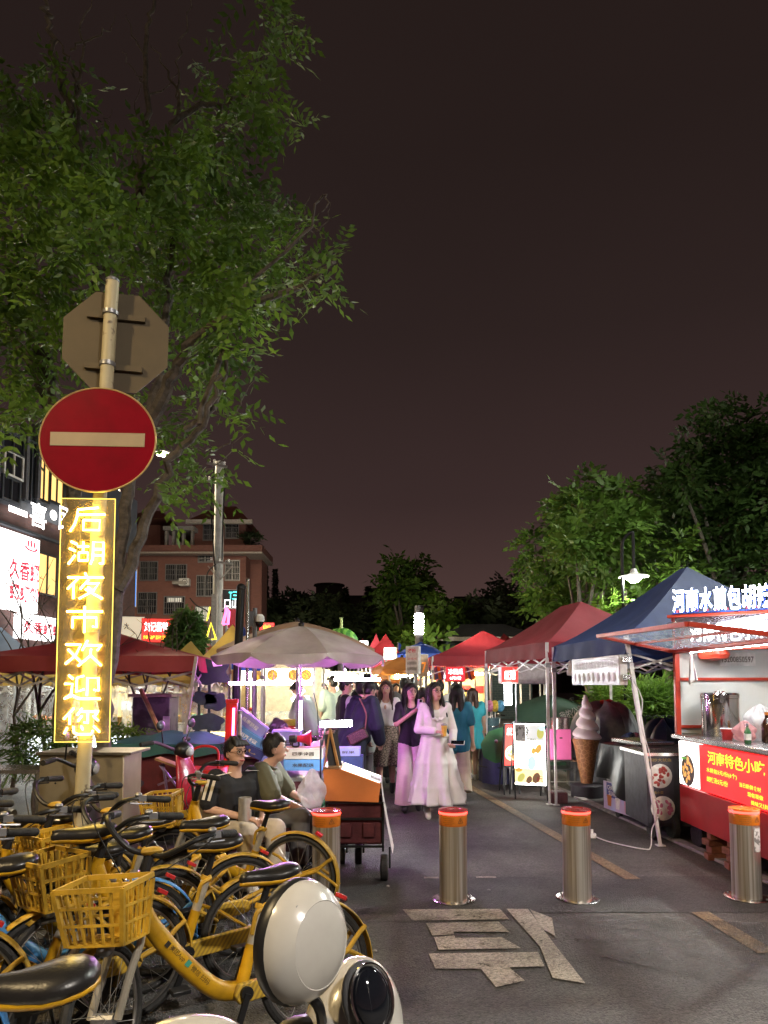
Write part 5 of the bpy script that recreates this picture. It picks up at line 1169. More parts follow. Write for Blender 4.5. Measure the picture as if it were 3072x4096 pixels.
# ================================================================ RIGHT SIDE TENTS
def quadc(a, b_, w):
    e = V(b_[0] - a[0], b_[1] - a[1], 0).normalized(); n = V(-e.y, e.x, 0); n = n if n.x > 0 else -n
    return [(a[0], a[1]), (b_[0], b_[1]), (b_[0] + n.x * w, b_[1] + n.y * w), (a[0] + n.x * w, a[1] + n.y * w)]
tent('wine red canopy tent over the lit food board', quadc((1.74, 12.1), (2.22, 9.66), 2.3), 2.19, 2.86, WINE, .22, ridge=.35, peak_off=(-.2, -.1))
tent('navy canopy tent with a splayed front leg beside the kiosk', quadc((2.30, 9.62), (2.50, 7.32), 2.5), 2.12, 3.02, NAVY, .2, ridge=.1, foot=[None, (2.76, 7.22), None, None], mval=NAVY, legr=.02)
tent('wine red tent above the iced watermelon board', quadc((.97, 17.), (1.0, 14.6), 2.3), 2.20, 2.80, WINE, .2, ridge=.2, peak_off=(.05, 0))
tent('wine red tent peak between the watermelon tent and the food board tent', [XY(484, 20), XY(540, 20), XY(530, 22.5), XY(484, 22.5)], 2.4, 3.15, WINE, .2, peak_off=(-.15, 0))
tent('small wine red tent far away by the watermelon sculpture', [XY(350, 33), XY(372, 33), XY(374, 36), XY(354, 36)], 2.7, 3.9, WINE, .25, truss=False)
tent('wine red tent in the far middle of the lane', [XY(362, 28), XY(388, 28), XY(388, 31), XY(366, 31)], 2.6, 3.75, WINE, .25, truss=False)
tent('broad wine red tent left of the blue tent', [XY(366, 22), XY(404, 22), XY(402, 25), XY(370, 25)], 2.5, 3.3, WINE, .25, truss=False)
tent('low dark blue tent with a rounded roof beyond the price banner', [XY(396, 20.5), XY(446, 20.5), XY(442, 23.5), XY(400, 23.5)], 2.5, 2.95, BLUEC, .22, sag=-.1, truss=False)

# ================================================================ KIOSK
KX, KY0, KY1 = 2.98, 4.9, 7.26; rt, up3 = V(0, -1, 0), V(0, 0, 1)
hd0, hd1 = V(KX - .02, 7.24, 0), V(KX + 1.05, 6.54, 0); hdir = (hd1 - hd0).normalized(); hn = V(hdir.y, -hdir.x, 0)
def on_head(f, z, o=.03): return frame(lerp(hd0, hd1, f) + V(0, 0, z) + hn * o, hdir, up3)
ks = thing('food_kiosk', 'red street food kiosk with glowing white rooftop characters at the right edge', 'kiosk', (KX + .7, (KY0 + KY1) / 2, 0))
KR = mat('kiosk_red', (.42, .012, .018), .34, 0, .1, 4, coat=.3); KT = mat('kiosk_red_trim', (.50, .05, .025), .35, .1, .12, 8)
INW = mat('kiosk_inner_white', (.62, .64, .62), .35, 0, .06, 3); KST = mat('kiosk_counter_steel', (.5, .49, .48), .25, .9, .1, 8)
ym = (KY0 + KY1) / 2; yl = KY1 - KY0
b = MB(); b.box((KX + .03, ym, .42), (.05, yl, .36)); b.build('front_skirt', KR, ks, bevel=.006)
b = MB(); b.box((KX + .75, KY1 - .03, .64), (1.4, .04, .80)); b.build('end_panel', KR, ks)
b = MB(); b.box((KX + .70, ym, .60), (1.3, yl - .1, .7)); b.build('base_cabinet', mat('dark_cabinet', (.05, .02, .02), .5), ks)
b = MB(); b.box((KX + .62, ym, 1.085), (1.36, yl + .04, .045)); b.build('counter', KST, ks, bevel=.008)
for (x, y) in ((KX, KY1 - .02), (KX + 1.4, KY1 - .02), (KX, KY0), (KX + 1.4, KY0)):
    b = MB(); b.box((x, y, 1.70), (.05, .05, 1.2)); b.build('corner_post', KT, ks, bevel=.004)
b = MB(); b.box((KX + 1.4, ym, 1.63), (.02, yl, 1.04)); b.build('back_wall', INW, ks); b = MB(); b.box((KX + .7, KY1 + .01, 1.63), (1.36, .015, 1.04)); b.build('end_wall', INW, ks)
b = MB(); b.box((KX + 1.375, ym, 1.66), (.02, yl - .06, .03)); b.build('wall_trim', KT, ks); b = MB(); b.box((KX + .7, KY1 - .012, 1.66), (1.32, .02, .03)); b.build('wall_trim', KT, ks); b = MB(); b.box((KX + .7, KY1 - .012, 1.18), (1.32, .02, .03)); b.build('wall_trim', KT, ks)
b = MB(); b.prism([(hd0.x + .02, hd0.y + .1), (KX + 1.45, KY1 + .05), (KX + 1.45, KY0), (hd1.x, hd1.y + .05)][::-1], .03, None, 2.262); b.build('roof', KT, ks); b = MB(); b.box((KX - .0, ym, 1.945), (.05, yl, .05)); b.build('front_rail', KT, ks)
b = MB(); b.bar(hd0 + V(0, 0, 2.13), hd1 + V(0, 0, 2.13), .04, .31); fs_ = b.build('fascia', mat('fascia_metal', (.32, .30, .36), .18, .8, .2, 5), ks)
for z in (1.96, 2.30): b = MB(); b.bar(hd0 + V(0, 0, z) - hdir * .05, hd1 + V(0, 0, z), .09, .03); b.build('fascia_rail', KT, ks, bevel=.004)
KSIDE = glow('kiosk_letter_side', (.10, .22, 1.), .8, False); KLET = glow('kiosk_letter_face', (.93, .97, 1.), 22.); KLED = glow('kiosk_tube', (.93, .98, 1.), 75.)
def on_front(y, z, o=.02): return frame((KX - o, y, z), rt, up3)
row = '河南水煎包胡辣汤'
for i, ch in enumerate(row):
    MF = on_head((i + .5) * .1, 2.455, .04); lettering(ch, ks, MF, .112, .235, KLET, .012, 0, 'roof_character'); MF.translation -= hn * .03; lettering(ch, ks, MF, .112, .235, KSIDE, .012, .02, 'roof_character_body', .02)
b = MB(); b.bar(hd0 + V(0, 0, 2.325), hd1 + V(0, 0, 2.325), .12, .012); b.build('letter_rail', mat('blue_rail', (.03, .08, .4), .4), ks)
for k in range(14): b = MB(); b.box(lerp(hd0, hd1, (k + .5) / 14) + V(0, 0, 2.34), (.03, .015, .04)); b.build('letter_bracket', KT, ks)
for i, ch in enumerate('河南特色小吃'): lettering(ch, fs_, on_head(.17 + i * .092, 2.125, .024), .105, .18, KLET, .010, 0, 'fascia_character')
# lit panels under the counter
MP = on_front(6.985, .83, .012); wp = panel('picture_light_box', MP, .44, .42, .05, glow('warm_light_box', (1., .95, .88), 3.0), ks)
MR = on_front(6.10, .83, .012); rp_ = panel('red_light_box', MR, 1.30, .42, .05, glow('kiosk_red_light_box', (1., .02, .02), 1.6), ks)
MW = on_front(5.16, .83, .012); panel('picture_light_box', MW, .54, .42, .05, glow('warm_light_box', (1., .95, .88), 3.0), ks)
YT = glow('kiosk_yellow_print', (1., .72, .03), 1.5, False)
def ktext(s_, x, y, w, h, m=YT, M=MR, par=None): Mt = M.copy(); Mt.translation += M.to_3x3() @ V(x, y, .003); lettering(s_, par or rp_, Mt, w, h, m, .012)
ktext('河南特色小吃', .03, .115, .98, .115); ktext('水煎包5元/份(6个)', -.21, -.005, .56, .050); ktext('胡辣汤5元/份', -.29, -.085, .40, .050)
ktext('当日新鲜食材', .28, -.055, .34, .038); ktext('现包现做', .36, -.115, .24, .038); ktext('美味又健康', .44, -.175, .30, .038)
ktext('水煎包', .0, .13, .22, .07, DARKP, MP, wp)
def dish(M, x, y, r, par, m1, m2, seed=0):
    Mt = M.copy(); Mt.translation += M.to_3x3() @ V(x, y, .003); b = MB(); b.lathe([(r, 0), (r * .96, .003), (.0001, .003)], 24, Mt.translation, Mt.to_3x3()); pl = b.build('printed_dish', m1, par); r_ = random.Random(seed); b = MB()
    for k in range(16): a, q = r_.uniform(0, 6.28), r * .72 * math.sqrt(r_.random()); b.ell(Mt @ V(q * math.cos(a), q * math.sin(a), .004), (r * .2, r * .13, .004), 8, 4, Mt.to_3x3() @ Rz(r_.uniform(0, 180)))
    b.build('printed_food', m2, par)
BUN = glow('printed_bun', (.8, .42, .12), .8, False)
dish(MP, -.02, -.06, .15, wp, glow('printed_plate_dark', (.10, .08, .07), .3, False), BUN, 3)
b = MB()
for k in range(6): b.ell(MP @ V(-.15 + .03 * k, .045 + .012 * (k % 2), .004), (.02, .014, .003), 8, 4, MP.to_3x3())
b.build('printed_herbs', glow('printed_green', (.12, .5, .05), .7, False), wp)
# glass flap propped up over the counter
hz, oz, ox = 1.945, 2.10, 2.20
fl = [V(KX - .04, KY1, hz), V(ox, KY1, oz), V(ox, 5.12, oz - .06), V(KX - .04, 5.12, hz)]
b = MB()
for i in range(4): b.bar(fl[i], fl[(i + 1) % 4], .05, .035)
b.bar(lerp(fl[0], fl[1], .5), lerp(fl[3], fl[2], .5), .03, .025); fp = b.build('flap_frame', KT, ks)
b = MB(); b.quad(*[p + V(0, 0, .004) for p in fl]); b.build('flap_glass', sheer('flap_glass', (.5, .58, .65), .45, .08), fp, smooth=0)
def chain(a, c_, par, n=12):
    b = MB(); d_ = (c_ - a); L = d_.length / n; u = d_.normalized(); s1 = u.cross(V(0, 0, 1)).normalized(); s2 = u.cross(s1)
    for k in range(n):
        c0 = a + d_ * ((k + .5) / n); s = s1 if k % 2 else s2; b.tube([c0 + u * (L * .62 * math.cos(t * .7854)) + s * (.012 * math.sin(t * .7854)) for t in range(8)], .0035, 5, True)
    b.build('chain', STEEL, par)
chain(V(KX + .03, 7.2, 2.26), lerp(fl[0], fl[1], .62) + V(0, -.12, .03), ks); chain(V(KX + .1, 7.1, 2.24), V(KX - .12, 6.4, 2.02), ks, 10)
b = MB(); b.tube([(KX + .35, KY0 + .1, 2.20), (KX + .35, KY1 - .25, 2.20)], .014, 8); b.build('tube_lamp', KLED, ks)
b = MB(); b.tube([(KX + .05, KY0 + .1, 1.93), (KX + .05, KY1 - .25, 1.93)], .012, 8); b.build('tube_lamp', KLED, ks)
pn = frame((KX + .62, KY1 - .035, 1.86), (1, 0, 0), up3); pb = panel('phone_sign', pn, .36, .13, .006, WHITE, ks); lettering('15200850597', pb, pn, .32, .06, DARKP, .01)
b = MB(); b.lathe([(.0001, .0), (.13, .02), (.15, .06), (.13, .10)], 16, (KX + .30, KY1 - .2, 1.84)); b.build('red_bowl_shade', KT, ks)
# wheels and supports
for (x, y) in ((KX + .12, 7.1), (KX + .12, 5.3), (KX + 1.2, 7.1), (KX + 1.2, 5.3)):
    b = MB(); b.cyl((x - .035, y, .13), (x + .035, y, .13), .13, n=18); w = b.build('castor_wheel', RUBBER, ks, bevel=.01); b = MB(); b.bar((x, y, .12), (x, y + .06, .32), .06, .03); b.build('castor_fork', mat('rust', (.25, .12, .06), .7), w)
def brickpile(label, x, y, n, m, seed=0, grp='brick supports'):
    t = thing('brick_pile', label, 'bricks', (x, y, 0), group=grp)
    for k in range(n): b = MB(); b.box((x + (k % 2) * .03 - .015, y + .02 * (k % 3), .03 + .062 * k), (.24, .115, .058), Rz(8 * (k % 3) - 8)); b.build('brick', m, t, bevel=.004)
BRK = mat('loose_brick', (.24, .09, .06), .85, 0, .25, 20, .4)
brickpile('stack of loose bricks under the red kiosk', KX + .12, 6.65, 4, BRK); brickpile('second brick stack under the kiosk nearer the viewer', KX + .14, 6.3, 4, BRK)
# ---- things on the kiosk counter (each its own)
CZ = 1.109
pc = V(KX + .26, 6.88, CZ); pot = thing('stainless_pot', 'tall shiny stainless soup pot with clamped lid on the kiosk counter', 'pot', pc)
MIR = mat('mirror_steel', (.62, .60, .58), .12, 1., .06, 3); b = MB(); b.lathe([(.165, 0), (.17, .01), (.17, .36), (.175, .365), (.175, .385), (.168, .39)], 36, pc); b.build('body', MIR, pot)
b = MB(); b.lathe([(.176, .386), (.176, .400), (.165, .415), (.05, .425), (.045, .432), (.0001, .434)], 36, pc); b.build('lid', MIR, pot)
for s in (-1, 1): b = MB(); b.tube(spline([pc + V(-.05, .17 * s, .30), pc + V(-.06, .20 * s, .30), pc + V(-.06, .205 * s, .24), pc + V(-.05, .17 * s, .22)], 3), .007, 6); b.box(pc + V(-.06, .165 * s, .36), (.03, .03, .07)); b.build('handle', STEEL, pot)
def cup(label, p, r, h, m, grp='paper cups on the kiosk counter', name='paper_cup'):
    t = thing(name, label, 'cup', p, group=grp); b = MB(); b.lathe([(r * .75, 0), (r, h), (r * .93, h), (r * .7, .01)], 20, p); b.build('body', m, t); b = MB(); b.tube([p + V(r * math.cos(k * .3927), r * math.sin(k * .3927), h) for k in range(16)], r * .06, 5, True); b.build('rim', WHITE, t); return t
CUPR = mat('red_cup_print', (.45, .03, .03), .4)
cu_ = cup('red paper cup with white writing beside the soup pot', V(KX + .10, 6.42, CZ), .055, .10, CUPR); lettering('小吃', cu_, frame((KX + .10 - .05, 6.42, CZ + .055), rt, up3), .05, .04, WHITE)
cup('small red and yellow cup behind the red one', V(KX + .36, 6.52, CZ), .042, .08, mat('yellow_red_cup', (.6, .25, .04), .4))
def bottle(label, p, h, r, m, capm, name='bottle', grp='bottles on the kiosk counter', lab=None):
    t = thing(name, label, 'bottle', p, group=grp); b = MB(); b.lathe([(r * .9, 0), (r, .01), (r, h * .58), (r * .75, h * .68), (r * .35, h * .80), (r * .33, h * .9)], 18, p); b.build('body', m, t); b = MB(); b.lathe([(r * .4, h * .9), (r * .4, h), (.0001, h)], 12, p); b.build('cap', capm, t)
    if lab: b = MB(); b.lathe([(r * 1.02, h * .2), (r * 1.02, h * .5)], 18, p); b.build('label_band', lab, t)
SOY = mat('dark_sauce', (.03, .012, .006), .12, coat=.5); PET = mat('clear_pet', (.6, .62, .6), .08, trans=.6, var=0)
bottle('clear and dark soy sauce bottle with orange cap', V(KX + .30, 6.12, CZ), .26, .045, SOY, ORANGE); bottle('small green bottle with a paper label at the counter edge', V(KX + .06, 5.98, CZ), .17, .028, mat('green_glass', (.02, .10, .03), .1, coat=.5), GREYM, lab=PAPER); bottle('clear bottle at the right end of the counter', V(KX + .22, 5.72, CZ), .24, .04, PET, WHITE)
def bag(label, p, rx, ry, rz, m, seed=0, name='plastic_bag', grp='plastic bags', cat='bag'):
    r_ = random.Random(seed); t = thing(name, label, cat, p - V(0, 0, rz), group=grp)
    ph = [r_.uniform(0, 6) for _ in range(6)]
    def f(u, v):
        a, e = u * 2 * math.pi, (v - .5) * math.pi; k = 1 + .13 * math.sin(3 * a + ph[0]) * math.cos(e) + .10 * math.sin(7 * a + ph[1] + 3 * e) + .08 * math.sin(5 * e + ph[2] + 2 * a) + .05 * math.sin(13 * a + 9 * e + ph[3])
        q = max(0, v - .7) * 1.6
        ce = max(0, math.cos(e)) ** .55; return p + V(rx * k * math.cos(a) * ce * (1 - q), ry * k * math.sin(a) * ce * (1 - q), rz * (math.sin(e) * (1 + q)))
    b = MB(); b.grid(f, 40, 24, True); b.build('film', m, t, smooth=50)
    b = MB(); b.tube(spline([p + V(-rx * .3, 0, rz * .9), p + V(-rx * .1, 0, rz * 1.25), p + V(rx * .1, 0, rz * 1.25), p + V(rx * .3, 0, rz * .9)], 4), .006, 5); b.build('handle_loop', m, t); return t
CRINK = sheer('crinkled_clear_bag', (.75, .75, .74), .5, .2)
bag('crumpled clear plastic bag behind the cups on the counter', V(KX + .35, 6.32, CZ + .13), .13, .16, .13, CRINK, 1); bag('red printed plastic bag lying by the paper cup', V(KX + .16, 6.22, CZ + .075), .08, .11, .075, sheer('pink_bag', (.7, .35, .35), .6), 2); bag('clear bag heaped at the right end of the counter', V(KX + .45, 5.95, CZ + .10), .12, .14, .10, CRINK, 3)
tw = thing('hanging_towel', 'white printed cloth bag hanging from the kiosk flap hinge', 'towel', (KX + .03, 7.0, 1.55)); b = MB(); b.grid(lambda u, v: V(KX + .05 + .03 * math.sin(u * 9) * v, 7.0 - lerp(-.05, .05, u) * (.4 + 1.3 * v), lerp(1.92, 1.62 - .03 * math.sin(u * 5), v)), 12, 10); b.build('cloth', two('printed_cloth', (.62, .58, .54), (.4, .3, .28), 'noise', 18, .8, lo=.6, hi=.66), tw, smooth=80); b = MB(); b.ell((KX + .05, 7.0, 1.93), .012); b.build('knot', PAPER, tw)
# ================================================================ STALL GOODS between kiosk and tents
# fried yoghurt sign
a, c_ = V(2.32, 8.7, 0), V(2.42, 7.27, 0); M = frame(((a.x + c_.x) / 2 - .02, (a.y + c_.y) / 2, 1.755), c_ - a, up3); ys = thing('unlit_light_box', 'unlit white light box with faded yoghurt prices hung from the navy tent', 'sign', ((a.x + c_.x) / 2, (a.y + c_.y) / 2, 1.64)); L_ = (c_ - a).length
fc = panel('face', M, L_, .29, .006, mat('milky_acrylic', (.46, .42, .42), .35, 0, .05, 4), ys); M2 = M.copy(); M2.translation += M.to_3x3() @ V(0, 0, -.008); panel('case', M2, L_ + .02, .31, .08, WHITE, ys)
M3 = M.copy(); M3.translation += M.to_3x3() @ V(-.26, .06, .002); lettering('厚切炒酸奶', fc, M3, .80, .10, WHITE, .02); M3 = M.copy(); M3.translation += M.to_3x3() @ V(.40, .07, .002); lettering('12元8元 16元12元', fc, M3, .58, .08, WHITE, .02)
for k in range(9): M3 = M.copy(); M3.translation += M.to_3x3() @ V(-.6 + .15 * k, -.07, .002); b = MB(); b.lathe([(.055, 0), (.05, .002), (.0001, .002)], 14, M3.translation, M3.to_3x3() @ Matrix.Diagonal((.8, 1, 1))); b.build('printed_cup', PAPER, fc)
for z in (1.72, 1.90): b = MB(); b.box((2.47, 7.235, z - .04), (.09, .03, .05)); b.build('hinge_clip', STEEL, ys)
b = MB(); b.tube(spline([(2.53, 7.2, 1.64), (2.60, 7.18, 1.45), (2.585, 7.18, 1.2), (2.66, 7.17, .9), (2.68, 7.16, .55), (2.74, 7.15, .35), (2.66, 7.16, .18), (2.62, 7.1, .02), (2.52, 7.02, .012), G(610, 843) + V(0, 0, .01), G(594, 838) + V(0, 0, .02)], 6), .006, 6); cord_ = b
p = G(592, 838); ad = thing('power_adapter', 'small white plug adapter on the road with its cord running up the tent leg', 'adapter', p); cord_.build('cord', mat('white_cable', (.55, .53, .52), .5), ad); b = MB(); b.box(p + V(0, 0, .025), (.08, .05, .05)); b.build('body', WHITE, ad, bevel=.006); b = MB(); b.box(p + V(.0, 0, .07), (.025, .02, .04)); b.build('plug', WHITE, ad)
# hanging unlit bulb
p = U(571, 668, 9.0); bb = thing('hanging_bulb', 'white unlit bulb hanging under the navy tent', 'bulb', p); b = MB(); b.tube([p + V(0, 0, .22), p + V(.01, 0, .08)], .005, 5); b.build('flex', BLACKP, bb); b = MB(); b.lathe([(.0001, -.10), (.05, -.09), (.055, -.05), (.04, 0), (.03, .05), (.025, .09), (.0001, .1)], 16, p); b.build('bulb', WHITE, bb)
# black draped cart with a poster
cA, cB = V(2.72, 8.85, 0), V(2.90, 7.85, 0); cd = (cB - cA).normalized(); cn = V(-cd.y, cd.x, 0); cn = cn if cn.x > 0 else -cn
dc_ = thing('draped_cart', 'closed cart under a black plastic cover with a pale poster below it', 'cart', (cA + cB) / 2 + cn * .3)
b = MB(); mid = (cA + cB) / 2 + cn * .33; b.box(mid + V(0, 0, .50), ((cB - cA).length, .62, .7), Rz(math.degrees(math.atan2(cd.y, cd.x)))); b.build('body', GREYM, dc_, bevel=.01)
BPL = mat('black_plastic_sheet', (.014, .017, .016), .30, 0, .2, 6, .5, 9)
def drape(u, v):
    P = cA + cd * (lerp(-.03, 1.10, u) * (cB - cA).length)
    if v < .35: q = v / .35; return P + cn * lerp(.68, -.02, q) + V(0, 0, .895 - .012 * math.sin(u * 8) + .01 * math.sin(u * 23 + q * 4))
    q = (v - .35) / .65; drop = .42 + .20 * max(0, math.sin(u * 4.4 - .9)) + (.28 if u > .88 else 0) * (u - .88) / .12; return P + cn * (-.03 - .04 * q - .03 * math.sin(u * 14 + q * 2) * q - .10 * q * max(0, u - .8) * 5) + V(0, 0, .89 - drop * q)
b = MB(); b.grid(drape, 36, 22); b.build('plastic_cover', BPL, dc_, smooth=45)
def endd(u, v): P = cB + cd * .09 + cn * lerp(-.04, .66, u); return P + cd * (.03 * v + .02 * math.sin(u * 10) * v) + V(0, 0, lerp(.89, .25 + .22 * u, v))
b = MB(); b.grid(endd, 14, 12); b.build('plastic_cover', BPL, dc_, smooth=45)
b = MB(); b.box(mid + V(-.05, .15, .925), (.7, .42, .05), Rz(math.degrees(math.atan2(cd.y, cd.x)))); b.build('steel_tray', STEEL, dc_, bevel=.01)
M = frame(cA + cd * .54 - cn * .035 + V(0, 0, .27), cd, up3); po = panel('poster', M, 1.02, .33, .006, two('poster_print', (.52, .42, .60), (.40, .46, .72), 'noise', 4, .4, lo=.45, hi=.6), dc_)
Mb = M.copy(); Mb.translation += M.to_3x3() @ V(-.30, .07, .002); panel('poster_badge', Mb, .26, .17, .001, mat('poster_indigo', (.05, .05, .26), .4), po)
Mt = Mb.copy(); Mt.translation += M.to_3x3() @ V(-.01, .03, .0); lettering('CHAO', po, Mt, .18, .055, WHITE, .02); Mt = Mb.copy(); Mt.translation += M.to_3x3() @ V(.02, -.035, .0); lettering('SUAN', po, Mt, .18, .055, WHITE, .02)
for k in range(4):
    Mt = M.copy(); Mt.translation += M.to_3x3() @ V(-.36 + .2 * k, -.05 - .01 * k, .004); b = MB(); b.prism([(-.04, -.07), (.04, -.07), (.055, .06), (-.055, .06)], .001, Mt); b.build('printed_cup', [ORANGE, PAPER, mat('print_pink', (.6, .3, .4), .5), PAPER][k], po)
for k in (0, 1): b = MB(); q = lerp(cA, cB, .15 + .7 * k) + cn * .1 + V(0, 0, .06); b.cyl(q - cn * .02, q + cn * .02, .06, n=12); b.build('castor', RUBBER, dc_)
# picture-board food cart next to the kiosk
fc2 = thing('snack_cart', 'dark snack cart with two printed dishes on its end panel beside the kiosk', 'cart', (3.2, 7.75, 0))
b = MB(); b.box((3.22, 7.80, .50), (.98, .70, .72)); b.build('body', mat('charcoal_panel', (.035, .036, .045), .45), fc2, bevel=.01); b = MB(); b.box((3.22, 7.78, .885), (1.06, .78, .03)); b.build('top', KST, fc2)
M = frame((2.86, 7.44, .52), (1, 0, 0), up3); ep = panel('printed_panel', M, .28, .68, .008, mat('print_slate', (.05, .05, .065), .35), fc2)
dish(M, .0, .14, .125, ep, PAPER, mat('print_red_noodles', (.42, .06, .05), .5), 1); dish(M, .02, -.19, .125, ep, PAPER, mat('print_pink_slices', (.50, .14, .26), .5), 2)
Mt = M.copy(); Mt.translation += M.to_3x3() @ V(0, .305, .002); lettering('爆炒大鱿鱼', ep, Mt, .24, .035, mat('print_gold', (.4, .3, .08), .5)); Mt = M.copy(); Mt.translation += M.to_3x3() @ V(-.04, -.03, .002); lettering('酸辣小菜', ep, Mt, .14, .03, MATS['print_gold'])
for x in (2.80, 3.0): b = MB(); b.cyl((x - .03, 7.5, .14), (x + .03, 7.5, .14), .14, n=16); b.build('wheel', RUBBER, fc2, bevel=.01)
# silver and black covered heaps
def heap(label, px, d, rx, ry, h, m, seed, name='covered_heap', top=None):
    r_ = random.Random(seed); c = V(U(px, 685, d).x, d, 0); t = thing(name, label, 'covered goods', c, group='covered goods'); ph = [r_.uniform(0, 6) for _ in range(6)]
    def f(u, v):
        a = u * 2 * math.pi; k = (1 - v ** 2.6); z = h * (1 - (1 - v) ** 2.2); w = 1 + .10 * math.sin(3 * a + ph[0]) + .05 * math.sin(9 * a + ph[1] + v * 3) + .03 * math.sin(17 * a + ph[2])
        return c + V(rx * w * k * math.cos(a), ry * w * k * math.sin(a), z * (1 + .05 * math.sin(4 * a + ph[3])))
    b = MB(); b.grid(f, 44, 16, True); b.build('cover', m, t, smooth=50)
    b = MB(); b.tube([c + V(rx * 1.02 * math.cos(k * .3927), ry * 1.02 * math.sin(k * .3927), h * .35) for k in range(16)], .008, 5, True); b.build('tie_cord', BLACKP, t)
    if top: b = MB(); b.ell(c + V(0, 0, h + .03), (.07, .05, .04)); b.ell(c + V(.09, 0, h + .05), (.06, .03, .03)); b.build('bow', top, t)
    return t
heap('grey tarpaulin heap with a red bow behind the ice cream cone', 603, 11.2, .55, .6, 1.30, mat('grey_tarp', (.13, .13, .14), .4, 0, .4, 5, .7, 8), 1, top=REDP)
heap('shiny silver wrapped bundle on the ground behind the draped cart', 632, 9.5, .32, .3, .93, mat('silver_foil', (.5, .5, .5), .25, .8, .3, 8, .9, 14), 2)
heap('dark grey bundle left of the kiosk post', 663, 9.4, .35, .35, 1.12, mat('dark_tarp', (.04, .042, .05), .4, 0, .3, 5, .6, 9), 3)
heap('purple cloth heap behind the red tent leg', 497, 12.0, .32, .4, .75, canvas('purple_cloth', (.10, .10, .24)), 4)
# giant ice cream cone
ic = G(587, 797); ice = thing('ice_cream_statue', 'giant soft serve ice cream cone statue on a dark round base', 'statue', ic)
CREAM = mat('painted_cream', (.66, .56, .60), .4, 0, .05, 6); WAF = two('wafer_print', (.36, .17, .07), (.22, .09, .035), 'voro', 16, .6, lo=.02, hi=.10, bump=-.5)
def swirl(u, v):
    a = u * 2 * math.pi; z = v * .68; env = (1 - v) ** .85 * .205 + .010; k = (v * 4.6 + u) % 1; ridge = (.78 + .30 * math.sin(math.pi * k ** .7)) if v < .9 else 1; env = min(env, .15 + v * .6)
    return ic + V(env * ridge * math.cos(a) + .02 * math.sin(v * 3), env * ridge * math.sin(a), .78 + z)
b = MB(); b.grid(swirl, 48, 70, True); b.build('soft_serve', CREAM, ice, smooth=60)
b = MB(); b.lathe([(.075, .17), (.165, .72), (.19, .80), (.185, .83), (.10, .84)], 28, ic); b.build('wafer_cone', WAF, ice)
b = MB(); b.lathe([(.22, 0), (.225, .02), (.225, .17), (.20, .19), (.06, .20)], 24, ic); b.build('base', mat('dark_base', (.03, .026, .034), .5), ice)
# A-boards
def aboard(label, c, w, h, z0, skew, face, fm=BLACKM):
    t = thing('lit_display_board', label, 'display board', (c[0], c[1], 0), group='lit display boards'); M = frame((c[0], c[1], z0 + h / 2), V(1, skew, 0), V(0, -.08, 1)); f = panel('lit_face', M, w, h, .02, face, t); rect_edge('frame', M, w, h, .018, .035, fm, t)
    for s in (-1, 1): b = MB(); q = M @ V(s * (w / 2 + .008), -h / 2, 0); b.bar(q, (q.x + .0, q.y - .03, 0), .022, .022); b.bar(M @ V(s * w / 2, h / 2, -.02), (q.x, q.y + .42, 0), .02, .02); b.build('leg', fm, t)
    return t, M, f
W8 = glow('display_white', (1., .97, .90), 11.)
t, M, f = aboard('bright white food display board with yellow and brown pictures under the red tent', (U(529, 685, 10.05).x, 10.05), .43, .86, .20, -.35, W8)
for (x, y, w_, h_, m_) in ((-.02, -.30, .40, .20, 'pic_sand'), (.08, .30, .26, .22, 'pic_grey'), (-.13, .30, .15, .24, 'pic_dark')):
    Mt = M.copy(); Mt.translation += M.to_3x3() @ V(x, y, .002); panel('printed_picture', Mt, w_, h_, .001, {'pic_sand': glow('pic_sand', (.85, .70, .38), 1.2, False), 'pic_grey': glow('pic_grey', (.6, .62, .6), .9, False), 'pic_dark': glow('pic_dark', (.2, .19, .18), .6, False)}[m_], f)
SMU = [glow('print_ochre', (.75, .45, .10), .7, False), glow('print_umber', (.25, .14, .08), .5, False), glow('print_olive', (.55, .55, .15), .7, False), glow('print_sky', (.55, .75, .85), .9, False)]
r_ = random.Random(5)
for (x, y, r, k) in ((-.13, -.33, .07, 2), (-.02, -.36, .06, 1), (.08, -.33, .08, 1), (.15, .30, .08, 2), (.12, .08, .07, 0), (.05, .05, .05, 0), (-.16, -.22, .05, 0), (.17, .36, .06, 3), (.02, -.12, .10, 3)):
    Mt = M.copy(); Mt.translation += M.to_3x3() @ V(x, y, .003); b = MB(); b.lathe([(r, 0), (.0001, .002)], 16, Mt.translation, Mt.to_3x3() @ Rz(r_.uniform(0, 90)) @ Matrix.Diagonal((1, .62, 1))); b.build('printed_picture', SMU[k], f)
Mt = M.copy(); Mt.translation += M.to_3x3() @ V(-.10, .32, .006); lettering('烤冷', f, Mt, .18, .15, DARKP, .01); Mt = M.copy(); Mt.translation += M.to_3x3() @ V(.0, .17, .006); lettering('面粉', f, Mt, .20, .13, WHITE, .012); Mt = M.copy(); Mt.translation += M.to_3x3() @ V(.13, -.34, .006); lettering('8元', f, Mt, .08, .08, INKR)
t, M, f = aboard('red display board with a yellow noodle dish left of the white board', (U(511, 685, 10.55).x, 10.55), .24, .60, .42, .35, glow('display_red', (1., .05, .04), .9))
Mt = M.copy(); Mt.translation += M.to_3x3() @ V(0, .20, .004); lettering('麻辣烫粉', f, Mt, .18, .11, SGWHT, .012); dish(M, 0, -.12, .11, f, glow('print_plate', (.9, .8, .5), .9, False), glow('print_noodle', (.8, .45, .1), .8, False), 7)
